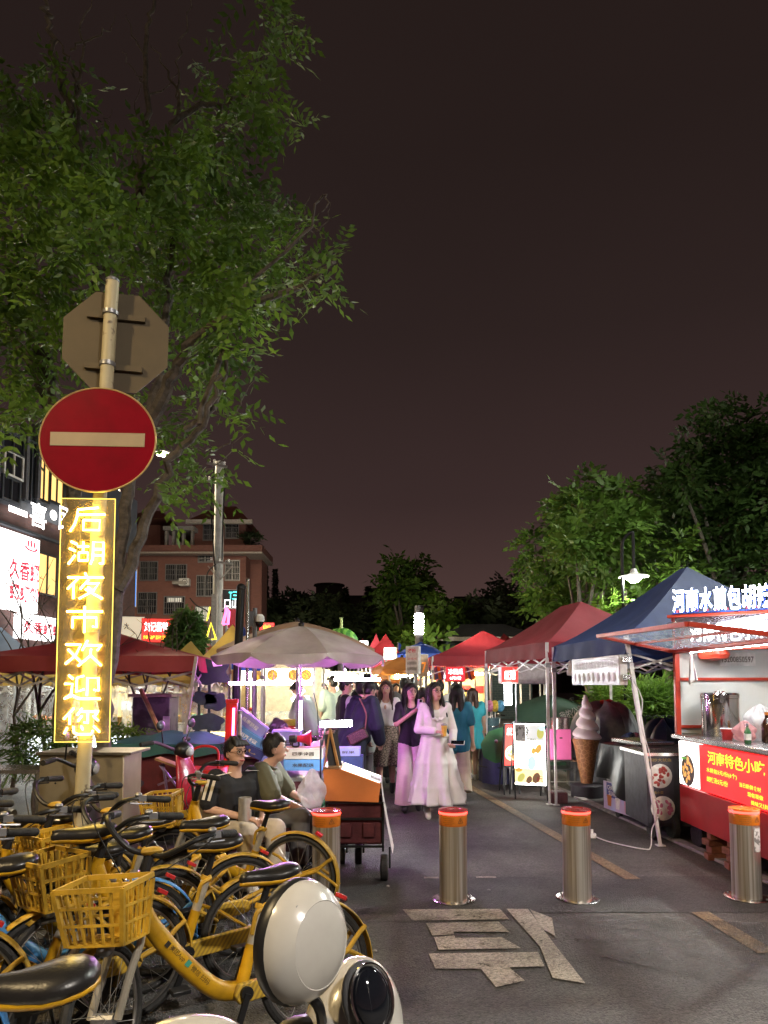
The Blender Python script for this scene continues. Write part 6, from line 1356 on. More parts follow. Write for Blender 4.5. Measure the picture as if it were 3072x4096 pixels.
# small stall under the red tent: red lit box sign on a tube lamp, table, cotton candy
tb = thing('stall_table', 'metal stall table under the red tent behind the display boards', 'table', (2.45, 11.3, 0)); b = MB(); b.box((2.55, 11.3, .76), (1.3, .6, .04)); b.build('table_top', STEEL, tb)
for x in (1.95, 3.15):
    for y in (11.05, 11.55): b = MB(); b.box((x, y, .37), (.04, .04, .74)); b.build('leg', GREYM, tb)
b = MB(); b.box((2.55, 11.3, .30), (1.2, .5, .02)); b.build('lower_shelf', GREYM, tb)
p = U(510, 675, 11.0); ls = thing('box_sign', 'small glowing red box sign with a white tube lamp under the red tent', 'sign', V(p.x, 11.0, .78), group='box signs'); M = frame(p, (1, .2, 0), up3); f = panel('lit_face', M, .26, .24, .02, SGRED, ls); lettering('麻辣烫粉', f, M, .18, .15, SGWHT, .015); M2 = M.copy(); M2.translation += V(0, .025, 0); panel('case', M2, .28, .26, .12, WHITE, ls)
b = MB(); b.box(U(508, 694, 11.0), (.10, .06, .34)); b.build('tube_lamp', glow('stall_tube', (.95, 1., 1.), 40.), ls); b = MB(); b.cyl(V(p.x + .1, 11.06, .78), V(p.x + .1, 11.06, p.z - .1), .012); b.build('stand', GREYM, ls)
p = U(492.5, 733, 12.3); bk = thing('bucket', 'grey blue bucket full of sticks hanging behind the red tent leg', 'bucket', p); b = MB(); b.lathe([(.10, 0), (.13, .26), (.12, .26), (.09, .02)], 20, p); b.build('body', mat('bucket_blue', (.12, .22, .25), .4), bk)
b = MB(); b.tube(spline([p + V(-.13, 0, .25), p + V(-.08, -.12, .13), p + V(.08, -.12, .13), p + V(.13, 0, .25)], 4), .005, 5); b.build('handle', STEEL, bk)
r_ = random.Random(2)
for k in range(9): b = MB(); q = p + V(r_.uniform(-.07, .07), r_.uniform(-.07, .07), .05); b.cyl(q, q + V(r_.uniform(-.12, .08), r_.uniform(-.05, .05), r_.uniform(.3, .48)), .005, n=5); b.build('stick', WHITEP, bk)
b = MB(); b.box(V(p.x, p.y, p.z / 2), (.34, .3, p.z - .01)); b.build('stool_box', mat('dark_stool', (.03, .035, .03), .6), thing('stool', 'dark box stool under the grey blue bucket', 'stool', V(p.x, p.y, 0)), bevel=.01)
p = U(495, 706, 12.2); cc = thing('cotton_candy', 'pink yellow and blue cotton candy above the bucket', 'cotton candy', p)
for k, cl in enumerate(((.75, .25, .40), (.80, .58, .08), (.15, .45, .70))): b = MB(); b.ell(p + V(-.09 + .09 * k, 0, 0), (.075, .10, .10), 14, 10); b.build('candy_tuft', mat('candy_%d' % k, cl, .9, 0, .2, 30, 1., 40), cc)
b = MB(); b.cyl(p + V(0, 0, -.25), p, .006, n=5); b.build('stick', WHITEP, cc)
# pink box and pot on a steel stool
q = V(U(556, 685, 10.6).x, 10.6, 0); st = thing('steel_stool', 'thin legged steel stool carrying the pink box', 'stool', q); b = MB(); b.box(q + V(.06, 0, .50), (.52, .36, .025)); b.build('seat', STEEL, st)
for (x, y) in ((-.18, -.16), (.30, -.16), (-.18, .16), (.30, .16)): b = MB(); b.box(q + V(x, y, .245), (.025, .025, .49)); b.build('leg', GALV, st)
b = MB(); b.bar(q + V(-.18, -.16, .2), q + V(.30, -.16, .2), .015, .015); b.build('rung', GALV, st)
pk = thing('pink_box', 'plain pink box standing on the steel stool', 'box', q + V(0, 0, .515)); b = MB(); b.box(q + V(.02, -.02, .735), (.30, .28, .44)); b.build('carton', mat('pink_card', (.62, .12, .32), .5, 0, .06, 3), pk, bevel=.004); b = MB(); b.box(q + V(.02, -.165, .83), (.04, .004, .02)); b.build('slot', DARKP, pk)
pt = thing('steel_pot', 'short brushed steel pot on top of the pink box', 'pot', q + V(.02, -.02, .956)); b = MB(); b.lathe([(.15, 0), (.155, .16), (.16, .165), (.15, .165), (.145, .02)], 22, q + V(.03, -.02, .956)); b.build('body', STEEL, pt); b = MB(); b.ell(q + V(-.13, -.02, 1.09), (.025, .02, .012)); b.build('handle', STEEL, pt)
# maroon weight block at the tent foot
q = G(560, 804); wb = thing('weight_block', 'maroon concrete block weighing down the navy tent leg', 'block', q); b = MB(); b.box(q + V(0, .1, .075), (.22, .2, .15)); b.build('block', mat('maroon_block', (.14, .05, .06), .8, 0, .2, 10, .3), wb, bevel=.012); b = MB(); b.box(q + V(0, .1, .155), (.16, .14, .012)); b.build('pad', GREYM, wb)
# green umbrellas lying down
def lying_umbrella(label, px, py, d, R, tilt, m, az=0, txt=None):
    c = U(px, py, d); t = thing('lying_umbrella', label, 'umbrella', V(c.x, c.y, 0), group='umbrellas lying open'); Rr = Rz(az) @ Rx(tilt)
    b = MB(); n = 8
    def f(u, v):
        a = u * 2 * math.pi; rr = v * R; sc = 1 - .06 * abs(math.sin(a * n / 2)) * v; return c + Rr @ V(rr * sc * math.cos(a), rr * sc * math.sin(a), R * .42 * (1 - v ** 1.9))
    b.grid(f, 64, 10, True); b.build('canopy', m, t, smooth=30); b = MB(); b.cyl(c + Rr @ V(0, 0, .45 * R), c + Rr @ V(0, 0, -.7 * R), .015); b.build('shaft', GREYM, t); b = MB(); b.ell(c + Rr @ V(0, 0, .45 * R), .03); b.build('tip', GREYM, t)
    return t
GRC = canvas('green_umbrella_cloth', (.06, .14, .09)); lu = lying_umbrella('large green umbrella lying on its side behind the ice cream cone', 560, 732, 12.3, .86, 48, GRC, 8)
lettering('我的公寓', lu, frame(U(572, 713, 11.72), (1, .15, .35), (-.2, .35, .9)), .42, .16, mat('white_print', (.45, .5, .45), .6), .01)
lying_umbrella('small green umbrella leaning low behind the red display board', 499, 745, 11.0, .30, 62, canvas('bright_green_cloth', (.07, .26, .10)), -30)
# more clutter under the red tent: hanging white board, racks
p = U(536, 672, 12.6); wb2 = thing('hanging_board', 'blank pale board hanging under the red tent', 'board', V(p.x, 12.6, p.z - .2)); M = frame(p, (1, .1, 0), up3); panel('board', M, .62, .40, .02, mat('pale_board', (.36, .32, .31), .6), wb2); rect_edge('frame', M, .62, .4, .015, .03, GREYM, wb2)
# ================================================================ LAMPS
p = U(634, 577, 13.); pl_ = thing('pendant_street_lamp', 'glowing round pendant street lamp in front of the right hand trees', 'street lamp', V(U(626, 685, 13).x, 13.05, 0)); b = MB(); b.lathe([(.0001, .16), (.05, .15), (.07, .08), (.10, .06), (.27, .015), (.28, .0), (.10, .01)], 28, p); b.build('shade', WHITE, pl_); b = MB(); b.lathe([(.13, .0), (.12, -.05), (.07, -.095), (.0001, -.11)], 20, p); b.build('globe', glow('pendant_globe', (.92, 1., .88), 420.), pl_)
px_ = U(626, 685, 13).x; b = MB(); b.tube(spline([(px_, 13.05, 0), (px_, 13.05, 2.5), (px_, 13.05, 4.0), (px_ + .04, 13.05, 4.3), (p.x - .02, 13, 4.42), (p.x, 13, 4.3), p + V(0, 0, .15)], 5), .03, 8); b.build('gooseneck_post', BLACKM, pl_)
p = U(419, 622, 27.); cl_ = thing('column_lamp', 'glowing white column lamp rising above the market tents', 'street lamp', V(p.x, 27, 0)); b = MB(); b.cyl((p.x, 27, 0), U(419, 634, 27), .16, .15, 16); b.build('post', GREYM, cl_); b = MB(); b.cyl(U(419, 634, 27) + V(0, 0, .01), U(419, 614, 27), .17, .17, 16); b.build('diffuser', glow('column_glow', (1., .97, .88), 240.), cl_); b = MB(); b.cyl(U(419, 613.9, 27), U(419, 606, 27), .175, .17, 16); b.build('cap', GREYM, cl_)
# ================================================================ bushes, fence behind the right stalls
bush('grassy green bush behind the navy tent legs', 650, 13, 655, 718, 30, 28, LEAF_A, 1300, (.30, .03), 11, fl=(.2, .4)); bush('dark bush at the right of the ice cream statue', 618, 14, 622, 712, 26, 26, LEAF_A, 900, (.28, .03), 12, fl=(.2, .4)); bush('tall hedge bush left of the kiosk post', 690, 13.5, 688, 715, 26, 32, LEAF_B, 900, (.26, .04), 13, fl=(.2, .4))
fn = thing('loop_fence', 'low black loop fence in front of the grassy bushes', 'fence', V(U(645, 685, 12).x, 12, 0)); 
for k in range(14):
    x = U(612, 685, 12).x + k * .12; b = MB(); b.tube(spline([(x - .06, 12, 0), (x - .06, 12, .95), (x, 12, 1.08), (x + .06, 12, .95), (x + .06, 12, 0)], 3), .012, 5); b.build('loop', BLACKM, fn)
# distant share bicycles behind the stalls
src = [o for o in COL.objects if o.get('category') == 'bicycle'][2]
for k, (px, d, hd, lb) in enumerate(((604, 17.5, 200, 'far yellow bicycle under the navy tent edge, leftmost of two'), (622, 17.8, 190, 'far yellow bicycle under the navy tent edge, right one of two'), (516, 15.5, 205, 'far yellow bicycle behind the box sign tube lamp'))):
    c = copy_tree(src); c.location = (U(px, 685, d).x, d, .25 if k < 2 else 0); c.rotation_euler = (0, 0, math.radians(hd)); c['label'] = lb; c['group'] = 'far share bicycles'
rk = thing('bike_terrace', 'raised dark paving where the far bicycles stand', 'terrace', (4.9, 18, 0)); b = MB(); b.box((5.6, 18.4, .122), (3.4, 3.2, .244)); b.build('slab', KERB, rk); b = MB(); b.box((5.6, 16.78, .13), (3.4, .04, .26)); b.build('edge', KERB, rk)
# ================================================================ UMBRELLA STALL
def umbrella(label, c, R, zr, za, m, zpole0=0., n=8, val=.11, rot=12., pole=GALV, grp='stall umbrellas', lean=(0, 0)):
    t = thing('parasol', label, 'parasol', (c[0], c[1], 0), group=grp); ap = V(c[0] + lean[0], c[1] + lean[1], za)
    def f(u, v):
        a = u * 2 * math.pi + math.radians(rot); k = u * n % 1; sag = math.sin(math.pi * k); rr = R * v * (1 - .085 * sag * v)
        return V(ap.x + rr * math.cos(a), ap.y + rr * math.sin(a), za - (za - zr) * (v ** 1.7 * .75 + v * .25) - .03 * sag * math.sin(math.pi * v) + .012 * v * math.sin(a * 5))
    b = MB(); b.grid(f, n * 8, 14, True); b.build('canopy', m, t, smooth=14)
    def g_(u, v):
        p = f(u, 1.); k = u * n % 1; sc = min(1, 6 * min(k, 1 - k)); d_ = V(p.x - ap.x, p.y - ap.y, 0).normalized(); return p + V(0, 0, -v * val * (.35 + .65 * sc)) + d_ * (.012 * v * math.sin(u * 90))
    b = MB(); b.grid(g_, n * 10, 3, True); b.build('valance', m, t, smooth=40)
    b = MB(); b.cyl((c[0], c[1], zpole0), ap, .019, .017, 12); b.build('pole', pole, t)
    for k in range(n): b = MB(); b.tube([V(ap.x, ap.y, za - .03), f(k / n, .5) - V(0, 0, .02), f(k / n, 1.) - V(0, 0, .012)], .006, 5); q = b.build('rib', GALV, t); b = MB(); b.cyl(V(ap.x, ap.y, zr - .1), f(k / n, .5) - V(0, 0, .025), .005, n=5); b.build('strut', GALV, q)
    b = MB(); b.lathe([(.03, 0), (.035, .05), (.0001, .09)], 10, ap - V(0, 0, .02)); b.build('finial', BLACKP, t)
    if zpole0 == 0: b = MB(); b.lathe([(.24, 0), (.24, .05), (.2, .08), (.03, .1)], 20, (c[0], c[1], 0)); b.build('base', GREYM, t)
    return t
ux = U(299, 685, 8.3).x
umbrella('big beige parasol over the purple lit box stall', (ux, 8.3), 1.04, 1.93, 2.29, BEIGE, rot=-68, lean=(.02, 0))
umbrella('brown parasol standing just behind the beige one', (U(297, 685, 10.4).x, 10.4), 1.15, 2.13, 2.53, canvas('brown_canvas', (.40, .24, .15)), rot=10)
umbrella('orange parasol in the far lane beside the price banner', (U(402, 685, 16.5).x, 16.5), .72, 1.95, 2.25, ORC, rot=5)
umbrella('lower orange parasol deeper in the lane', (U(398, 685, 19.).x, 19.), .8, 1.75, 2.05, ORC, rot=20)
PURP = glow('purple_tube', (.82, .26, 1.), 260.)
PINKL = glow('pink_strip', (1., .16, .45), 9.)
# lamp on the umbrella pole
p0 = V(ux + .03, 8.25, 1.0); lt = thing('tube_lamp', 'purple glowing tube lamp clipped to the parasol pole', 'lamp', p0, group='stall tube lamps'); b = MB(); b.cyl(p0, p0 + V(0, 0, .42), .014, n=8); b.build('tube', PURP, lt); b = MB(); b.box(p0 + V(0, 0, -.02), (.04, .04, .05)); b.box(p0 + V(0, 0, .44), (.04, .04, .05)); b.build('clip', GREYM, lt)
p0 = V(ux - .75, 8.0, 1.62); lt = thing('tube_lamp', 'purple tube lamp hung under the left rim of the parasol', 'lamp', p0, group='stall tube lamps'); b = MB(); b.cyl(p0, p0 + V(.6, .05, 0), .014, n=8); b.build('tube', PURP, lt); b = MB(); b.cyl(p0 + V(.1, 0, 0), p0 + V(.1, 0, .3), .003, n=4); b.cyl(p0 + V(.5, 0, 0), p0 + V(.5, 0, .3), .003, n=4); b.build('hanger', GREYM, lt)
p0 = V(ux + .45, 7.75, 1.66); lt = thing('tube_lamp', 'purple tube lamp hung under the right rim of the parasol', 'lamp', p0, group='stall tube lamps'); b = MB(); b.cyl(p0, p0 + V(.5, .1, .0), .014, n=8); b.build('tube', PURP, lt); b = MB(); b.cyl(p0 + V(.1, 0.02, 0), p0 + V(.1, .02, .27), .003, n=4); b.cyl(p0 + V(.4, .08, 0), p0 + V(.4, .08, .27), .003, n=4); b.build('hanger', GREYM, lt)
# red pillar with pink strips
d = 7.3; pc = U(230, 730, d); pr = thing('red_pillar_sign', 'red upright board edged with pink light beside the parasol stall', 'sign', V(pc.x, d, 0)); zt = U(230, 703, d).z
b = MB(); b.box((pc.x, d, zt / 2), (.11, .07, zt), Ry(1.5)); b.build('board', REDP, pr, bevel=.006); b = MB(); b.cyl((pc.x + .03, d - .045, .55), (pc.x + .045, d - .045, zt - .05), .012, n=6); b.build('light_strip', PINKL, pr); b = MB(); b.box((pc.x + .02, d, zt + .02), (.12, .08, .04)); b.build('cap', REDP, pr)
# tall posts
d = 9.3
for (pa, pb, r, m, lb) in (((234, 745), (241, 588), .055, BLACKM, 'thick dark post left of the parasol'), ((247, 740), (247.5, 580), .022, STEEL, 'slim bright steel pole beside the dark post')):
    a, c_ = U(*pa, d), U(*pb, d); q = V(a.x, d, 0); t = thing('tall_post', lb, 'post', q, group='tall posts by the parasol'); b = MB(); b.tube([q, a, c_], r, 10); b.build('shaft', m, t); b = MB(); b.ell(c_, r * 1.15, 8, 6); b.build('cap', m, t)
a = U(257, 612, 9.6); t = thing('camera_pole', 'grey pole with a white dome security camera above the parasol', 'camera pole', V(U(255, 685, 9.6).x, 9.6, 0)); b = MB(); b.cyl(V(U(255, 685, 9.6).x, 9.6, 0), U(255, 608, 9.6), .035, .03, 10); b.build('pole', GREYM, t); b = MB(); b.bar(U(255, 617, 9.6), U(259, 617, 9.6), .03, .03); b.box(U(251.5, 619, 9.6), (.07, .1, .2)); b.build('bracket', GREYM, t)
q = U(259.5, 624, 9.55); b = MB(); b.lathe([(.06, .03), (.065, .10), (.04, .13), (.0001, .135)], 14, q); cm = b.build('camera_housing', WHITE, t); b = MB(); b.ell(q + V(0, 0, .02), (.058, .058, .07)); b.build('camera_dome', GLOSSB, cm)
# thin grey tube with boxes beside the men
q = V(U(241, 685, 7.0).x, 7.0, 0); t = thing('thin_pole', 'thin grey pole rising behind the man with glasses', 'pole', q); b = MB(); b.cyl(q, U(240, 714, 7.), .02, .02, 10); b.build('shaft', GALV, t); b = MB(); b.cyl(U(240, 714, 7.), U(240, 711, 7.), .024, n=10); b.build('cap', GREYM, t)
# ---- sales table with cartons
td = 7.25; tx0, tx1 = U(246, 685, td).x, U(362, 685, td).x; tz = .66
tb = thing('sales_table', 'long low sales table under the parasol loaded with cartons', 'table', ((tx0 + tx1) / 2, td + .4, 0)); b = MB(); b.box(((tx0 + tx1) / 2, td + .45, tz - .015), (tx1 - tx0, .9, .03)); b.build('table_top', GREYM, tb)
b = MB(); b.grid(lambda u, v: V(lerp(tx0, tx1, u), td + .01 + .012 * math.sin(u * 40) * v, lerp(tz - .02, .06, v)), 40, 6); b.build('table_skirt', mat('dark_wine_cloth', (.07, .012, .02), .8), tb, smooth=60)
for x in (tx0 + .05, tx1 - .05):
    for y in (td + .08, td + .85): b = MB(); b.box((x, y, .31), (.04, .04, .62)); b.build('leg', GREYM, tb)
def carton(label, c, s, rz, m, tilt=0., txt=None, ink=DARKP, grp='cartons on the sales table', flap=None):
    t = thing('carton', label, 'carton', V(*c) - V(0, 0, s[2] / 2), group=grp); R = Rz(rz) @ Ry(tilt); b = MB(); b.box(c, s, R); bd = b.build('box', m, t, bevel=.003); b = MB(); b.box(V(*c) + R @ V(0, 0, s[2] / 2 + .003), (s[0] * 1.01, s[1] * .48, .006), R); b.build('lid_flap', flap or m, t)
    if txt: M = R.to_4x4(); M = frame(V(*c) + R @ V(0, -s[1] / 2, 0), R @ V(1, 0, 0), R @ V(0, 0, 1)); Mt = M.copy(); lettering(txt, bd, Mt, s[0] * .55, s[2] * .35, ink, .01)
    return t
CW = mat('white_carton', (.55, .50, .45), .65, 0, .1, 5); CB = mat('blue_carton', (.10, .26, .55), .55, 0, .12, 5); CV = mat('violet_carton', (.28, .26, .62), .5, 0, .12, 5); CD = mat('navy_carton', (.03, .04, .16), .5)
X = lambda px, d_: U(px, 685, d_).x
carton('white and brown carton with dark writing under the megaphone', (X(303, td), td + .2, tz + .24), (.40, .28, .11), 0, CW, txt='四季诗圆', flap=mat('kraft_card', (.35, .22, .12), .7))
carton('light blue carton under the white one', (X(303, td), td + .2, tz + .125), (.40, .28, .11), 0, CB, txt='水果配送')
carton('violet carton left of the blue one', (X(270, td), td + .28, tz + .14), (.26, .3, .14), 3, CV, txt='冰糖橙'); carton('navy carton with gold print on the violet one', (X(268, td), td + .28, tz + .265), (.24, .28, .10), -4, CD, txt='礼品', ink=MATS['print_gold']); carton('pale violet carton behind the megaphone', (X(281, td), td + .5, tz + .30), (.30, .3, .30), 2, CV, txt='果')
carton('blue carton right of the easel', (X(348, td), td + .25, tz + .25), (.24, .26, .08), 0, CV, txt='鲜果'); carton('dark carton under the blue one by the easel', (X(350, td), td + .25, tz + .105), (.26, .28, .2), 0, CD)
carton('tilted blue and violet carton leaning on the red pillar', (X(252, 7.5), 7.5, 1.20), (.36, .12, .13), 0, CV, 38, '赣南脐橙', WHITE); carton('second tilted carton below it, deep blue', (X(251, 7.45), 7.45, 1.05), (.36, .14, .12), 0, CB, 32, '脐橙', WHITE); carton('dark gold edged carton under the tilted ones', (X(250, 7.4), 7.4, .94), (.34, .16, .10), 0, CD, 24, '礼', MATS['print_gold'])
sp = thing('carton_stand', 'dark stand carrying the tilted cartons', 'stand', (X(250, 7.5), 7.55, 0)); b = MB(); b.box((X(250, 7.5), 7.55, .42), (.34, .2, .84)); b.build('block', mat('dark_stand', (.05, .03, .05), .7), sp); b = MB(); b.box((X(250, 7.5), 7.55, .85), (.38, .24, .02)); b.build('top', GREYM, sp)
# green crate of jars
cc = V(X(299, 7.1), 7.08, .42); cr_ = thing('plastic_crate', 'green perforated plastic crate in front of the cartons', 'crate', cc - V(0, 0, .42)); GRN = mat('crate_green', (.02, .16, .08), .45); b = MB()
for z in (-.09, -.03, .03, .09): b.box(cc + V(0, -.14, z), (.50, .012, .022)); b.box(cc + V(0, .14, z), (.50, .012, .022)); b.box(cc + V(-.25, 0, z), (.012, .28, .022)); b.box(cc + V(.25, 0, z), (.012, .28, .022))
for k in range(13): b.box(cc + V(-.25 + .5 * k / 12, -.14, 0), (.014, .01, .2)); b.box(cc + V(-.25 + .5 * k / 12, .14, 0), (.014, .01, .2))
b.box(cc + V(0, 0, -.095), (.5, .28, .012)); b.build('lattice', GRN, cr_, smooth=0); b = MB(); b.box(cc + V(0, 0, -.01), (.46, .25, .14)); b.build('contents', two('dark_jars', (.05, .06, .05), (.2, .22, .2), 'noise', 30, .3), cr_)
b = MB(); b.box(V(cc.x, cc.y, .155), (.46, .24, .31)); b.build('box', mat('dark_maroon_box', (.06, .012, .018), .7), thing('crate_stand', 'dark maroon box under the green crate', 'box', V(cc.x, cc.y, 0)), bevel=.006)
# megaphone
mp = V(X(295, td), td + .1, tz + .39); mg = thing('megaphone', 'red megaphone pointing right on top of the white carton', 'megaphone', mp - V(0, 0, .09)); RY = Ry(90); b = MB(); b.lathe([(.03, 0), (.035, .04), (.05, .10), (.085, .15), (.088, .155), (.08, .15), (.03, .06)], 22, mp, RY); b.build('horn', mat('megaphone_red', (.55, .015, .05), .35, coat=.4), mg); b = MB(); b.lathe([(.0001, -.07), (.04, -.065), (.045, 0), (.03, .02)], 16, mp, RY); b.build('body', BLACKP, mg); b = MB(); b.tube(spline([mp + V(-.03, 0, -.03), mp + V(-.03, 0, -.075), mp + V(.03, 0, -.075), mp + V(.03, 0, -.03)], 3), .010, 6); b.build('handle', BLACKP, mg)
# basket of wrapped fruit, heaps
r_ = random.Random(4)
for k, (px, dd, zz, rr, cl, lb) in enumerate([(320, 7.9, .80, .10, (.45, .05, .12), 'red netted fruit heap behind the megaphone'), (288, 8.1, .80, .12, (.45, .35, .5), 'pale wrapped bundle behind the cartons'), (331, 8.2, .78, .09, (.25, .2, .12), 'brown fruit heap beside the easel')]):
    c = V(X(px, dd), dd - .1, tz + .11); t = thing('fruit_heap', lb, 'fruit', c - V(0, 0, .11), group='fruit heaps on the table')
    for j in range(11): q = c + V(r_.uniform(-.12, .12), r_.uniform(-.10, .10), r_.uniform(-.07, .07)); b = MB(); b.ell(q, r_.uniform(.035, .05), 9, 6); b.build('fruit', mat('fruit_%d' % k, cl, .4), t)
# ---- LED bar lamp over the wagon
lp = U(336, 725, 6.9); ll = thing('led_bar_lamp', 'brilliant white LED bar lamp above the easel', 'lamp', V(lp.x - .15, 6.95, tz)); b = MB(); b.box(lp, (.29, .035, .035), Ry(-2)); b.build('diffuser', glow('led_bar', (.88, .97, 1.), 380.), ll); b = MB(); b.box(lp + V(0, .022, .012), (.31, .012, .06), Ry(-2)); b.build('housing', WHITE, ll); b = MB(); b.tube(spline([lp + V(-.1, .03, 0), lp + V(-.14, .05, -.2), V(lp.x - .15, 6.95, tz + .4), V(lp.x - .15, 6.95, tz)], 4), .009, 6); b.build('stalk', BLACKP, ll)
# ---- orange display box on a folding wagon
wd = 5.98; sec = [(323, 769.6), (341, 769.6), (380.5, 784), (378.5, 802.5), (325, 801)]
wb_ = [U(x, y, wd) for x, y in sec]; cx = sum(p.x for p in wb_) / 5
ob = thing('display_box', 'orange sided sloping display box with a lit top on the folding wagon', 'display box', V(cx, wd + .25, wb_[4].z)); Mx = Matrix(((1, 0, 0, 0), (0, 0, 1, wd), (0, 1, 0, 0), (0, 0, 0, 1)))
b = MB(); b.prism([(p.x, p.z) for p in wb_], .52, Mx); b.build('case', mat('orange_board', (.62, .20, .05), .6, 0, .08, 4), ob, smooth=0, bevel=.003)
s0, s1 = wb_[1], wb_[2]; sl = (s1 - s0); M = frame((s0 + s1) / 2 + V(0, .26, .006), sl, V(0, 1, 0)); tp = panel('lit_top', M, sl.length * .97, .48, .004, glow('display_top', (1., .93, .75), 1.5), ob)
M2 = M.copy(); M2.translation += M.to_3x3() @ V(.02, -.05, .004); panel('card', M2, sl.length * .7, .05, .003, glow('yellow_strip', (1., .7, .15), 3.5), tp); M2 = M.copy(); M2.translation += M.to_3x3() @ V(sl.length * .36, -.1, .006); cdp = panel('card', M2, .10, .24, .003, PAPER, tp); lettering('四四 品品 串串', cdp, M2, .08, .2, DARKP)
b = MB(); b.box(wb_[0] + V(.07, .26, .01), (.14, .5, .015)); b.build('shelf', WOOD, ob)
fw_ = thing('folding_wagon', 'dark maroon folding wagon with black wheels under the orange display box', 'wagon', V(cx, wd + .28, 0)); x0, x1 = U(327, 685, wd).x, U(383, 685, wd).x; zt_, zb_ = wb_[4].z - .02, U(350, 846, wd).z
b = MB(); b.box(((x0 + x1) / 2, wd + .28, (zt_ + zb_) / 2), (x1 - x0, .46, zt_ - zb_)); b.build('fabric_tub', mat('maroon_fabric', (.075, .014, .018), .8, 0, .25, 10, .4, 30), fw_, bevel=.02)
for z in (zb_ - .01, lerp(zb_, zt_, .62), zt_): b = MB(); b.bar((x0 - .01, wd + .03, z), (x1 + .01, wd + .03, z), .018, .018); b.build('frame_rail', BLACKM, fw_)
for x in (x0, x1): b = MB(); b.bar((x, wd + .03, zb_ - .05), (x, wd + .03, zt_), .018, .018); b.build('frame_upright', BLACKM, fw_)
for x in (x0 + .16, x1 - .12): b = MB(); b.box((x, wd + .035, lerp(zb_, zt_, .35)), (.10, .02, .12)); b.build('pocket', MATS['maroon_fabric'], fw_, bevel=.01)
for (x, y) in ((x1 + .01, wd - .02), (x1 - .22, wd + .52), (x0 + .03, wd + .02), (x0 + .1, wd + .52)):
    b = MB(); b.cyl((x - .03, y, .105), (x + .03, y, .105), .105, n=20); w = b.build('wheel', RUBBER, fw_, bevel=.012, seg=3); b = MB(); b.cyl((x - .034, y, .105), (x + .034, y, .105), .045, n=12); b.build('hub', GREYM, w); b = MB(); b.bar((x + .045, y, .10), (x + .045, y, zb_), .015, .03); b.build('fork', BLACKM, w)
cl = thing('white_cloth', 'white paper sheet hanging from the right end of the display box', 'cloth', V(wb_[2].x + .02, wd + .2, .3)); b = MB(); b.grid(lambda u, v: V(lerp(wb_[2].x + .006, wb_[2].x + .10, v ** 1.3) + .01 * math.sin(u * 7) * v, lerp(wd + .02, wd + .50, u) - .12 * v * (1 - u), lerp(wb_[2].z, .23 + .04 * math.sin(u * 6), v)), 12, 14); b.build('sheet', mat('white_sheet', (.62, .58, .56), .8), cl, smooth=70); b = MB(); b.bar((wb_[2].x, wd + .02, wb_[2].z + .005), (wb_[2].x, wd + .5, wb_[2].z + .005), .012, .006); b.build('clip_strip', GREYM, cl)
# easel with a black board
ez = thing('easel', 'small wooden easel with a black board on the display box', 'easel', wb_[0] + V(.05, .2, 0)); ta = U(330, 729, wd + .15)
for (bx, by, sx) in ((324, 769, 0), (339, 770, 0), (334, 765, .18)): b = MB(); b.bar(ta, U(bx, by, wd + .12 + sx), .014, .02); b.build('leg', mat('pine_wood', (.50, .25, .09), .5), ez)
M = frame(U(333, 750, wd + .16), (1, .35, .12), (-.12, .12, 1)); panel('board', M, .12, .28, .008, mat('chalk_board', (.012, .012, .014), .5), ez)
bag('white plastic bag hanging at the left of the display box', U(312, 792, 5.9), .10, .08, .13, sheer('white_bag_film', (.72, .70, .72), .55, .3), 9, grp='shopping bags'); 
# ================================================================ LIT SNACK STALL behind the parasol (left of the lane)
sd = 12.2; sx0, sx1 = X(240, sd), X(314, sd)
ss = thing('snack_stall', 'brightly lit snack stall with picture banner behind the parasol', 'stall', ((sx0 + sx1) / 2, sd + .5, 0))
WARM = glow('warm_tube', (1., .86, .55), 150.); COOL = glow('cool_tube', (.92, 1., .97), 170.); BANN = glow('banner_light', (1., .92, .72), 6.)
M = frame(((sx0 + sx1) / 2, sd, U(275, 675, sd).z), (1, 0, 0), up3); bn = panel('banner', M, sx1 - sx0, .22, .03, BANN, ss)
for k, x in enumerate((-.35, -.08, .28, .5)): dish(M, x, 0, .095, bn, glow('plate_gold', (.5, .3, .08), .6, False), glow('food_gold', (.9, .5, .06), .9, False), k)
b = MB(); b.box(((sx0 + sx1) / 2, sd + .35, .42), (sx1 - sx0, .7, .84)); b.build('counter', mat('stall_front_print', (.35, .42, .45), .5, 0, .35, 3), ss)
b = MB(); b.box(((sx0 + sx1) / 2, sd + .1, 1.0), (sx1 - sx0 - .1, .03, .30)); b.build('glass_case', sheer('case_glass', (.7, .8, .8), .25, .1), ss)
b = MB(); b.box(((sx0 + sx1) / 2, sd + 1.5, 1.1), (sx1 - sx0, .03, 1.9)); b.build('back_wall', mat('stall_back', (.5, .44, .34), .7), ss)
for x in (sx0, sx0 + .42, sx1): b = MB(); b.bar((x, sd, 0), (x, sd, 1.95), .035, .035); b.build('post', GALV, ss)
b = MB(); b.cyl((sx0 + .1, sd + .5, 1.62), (sx1 - .1, sd + .5, 1.62), .02, n=8); b.build('tube_lamp', WARM, ss); b = MB(); b.cyl(U(292, 700, sd - .3), U(304, 690, sd - .3), .02, n=8); b.build('tube_lamp', COOL, ss)
r_ = random.Random(8)
for k in range(12): b = MB(); q = V(lerp(sx0 + .1, sx1 - .1, r_.random()), sd + .35, .86); b.lathe([(.06, 0), (.10, .06), (.09, .06), (.05, .01)], 12, q); b.build('tray', [ORANGE, REDP, YELC, STEEL][k % 4], ss)
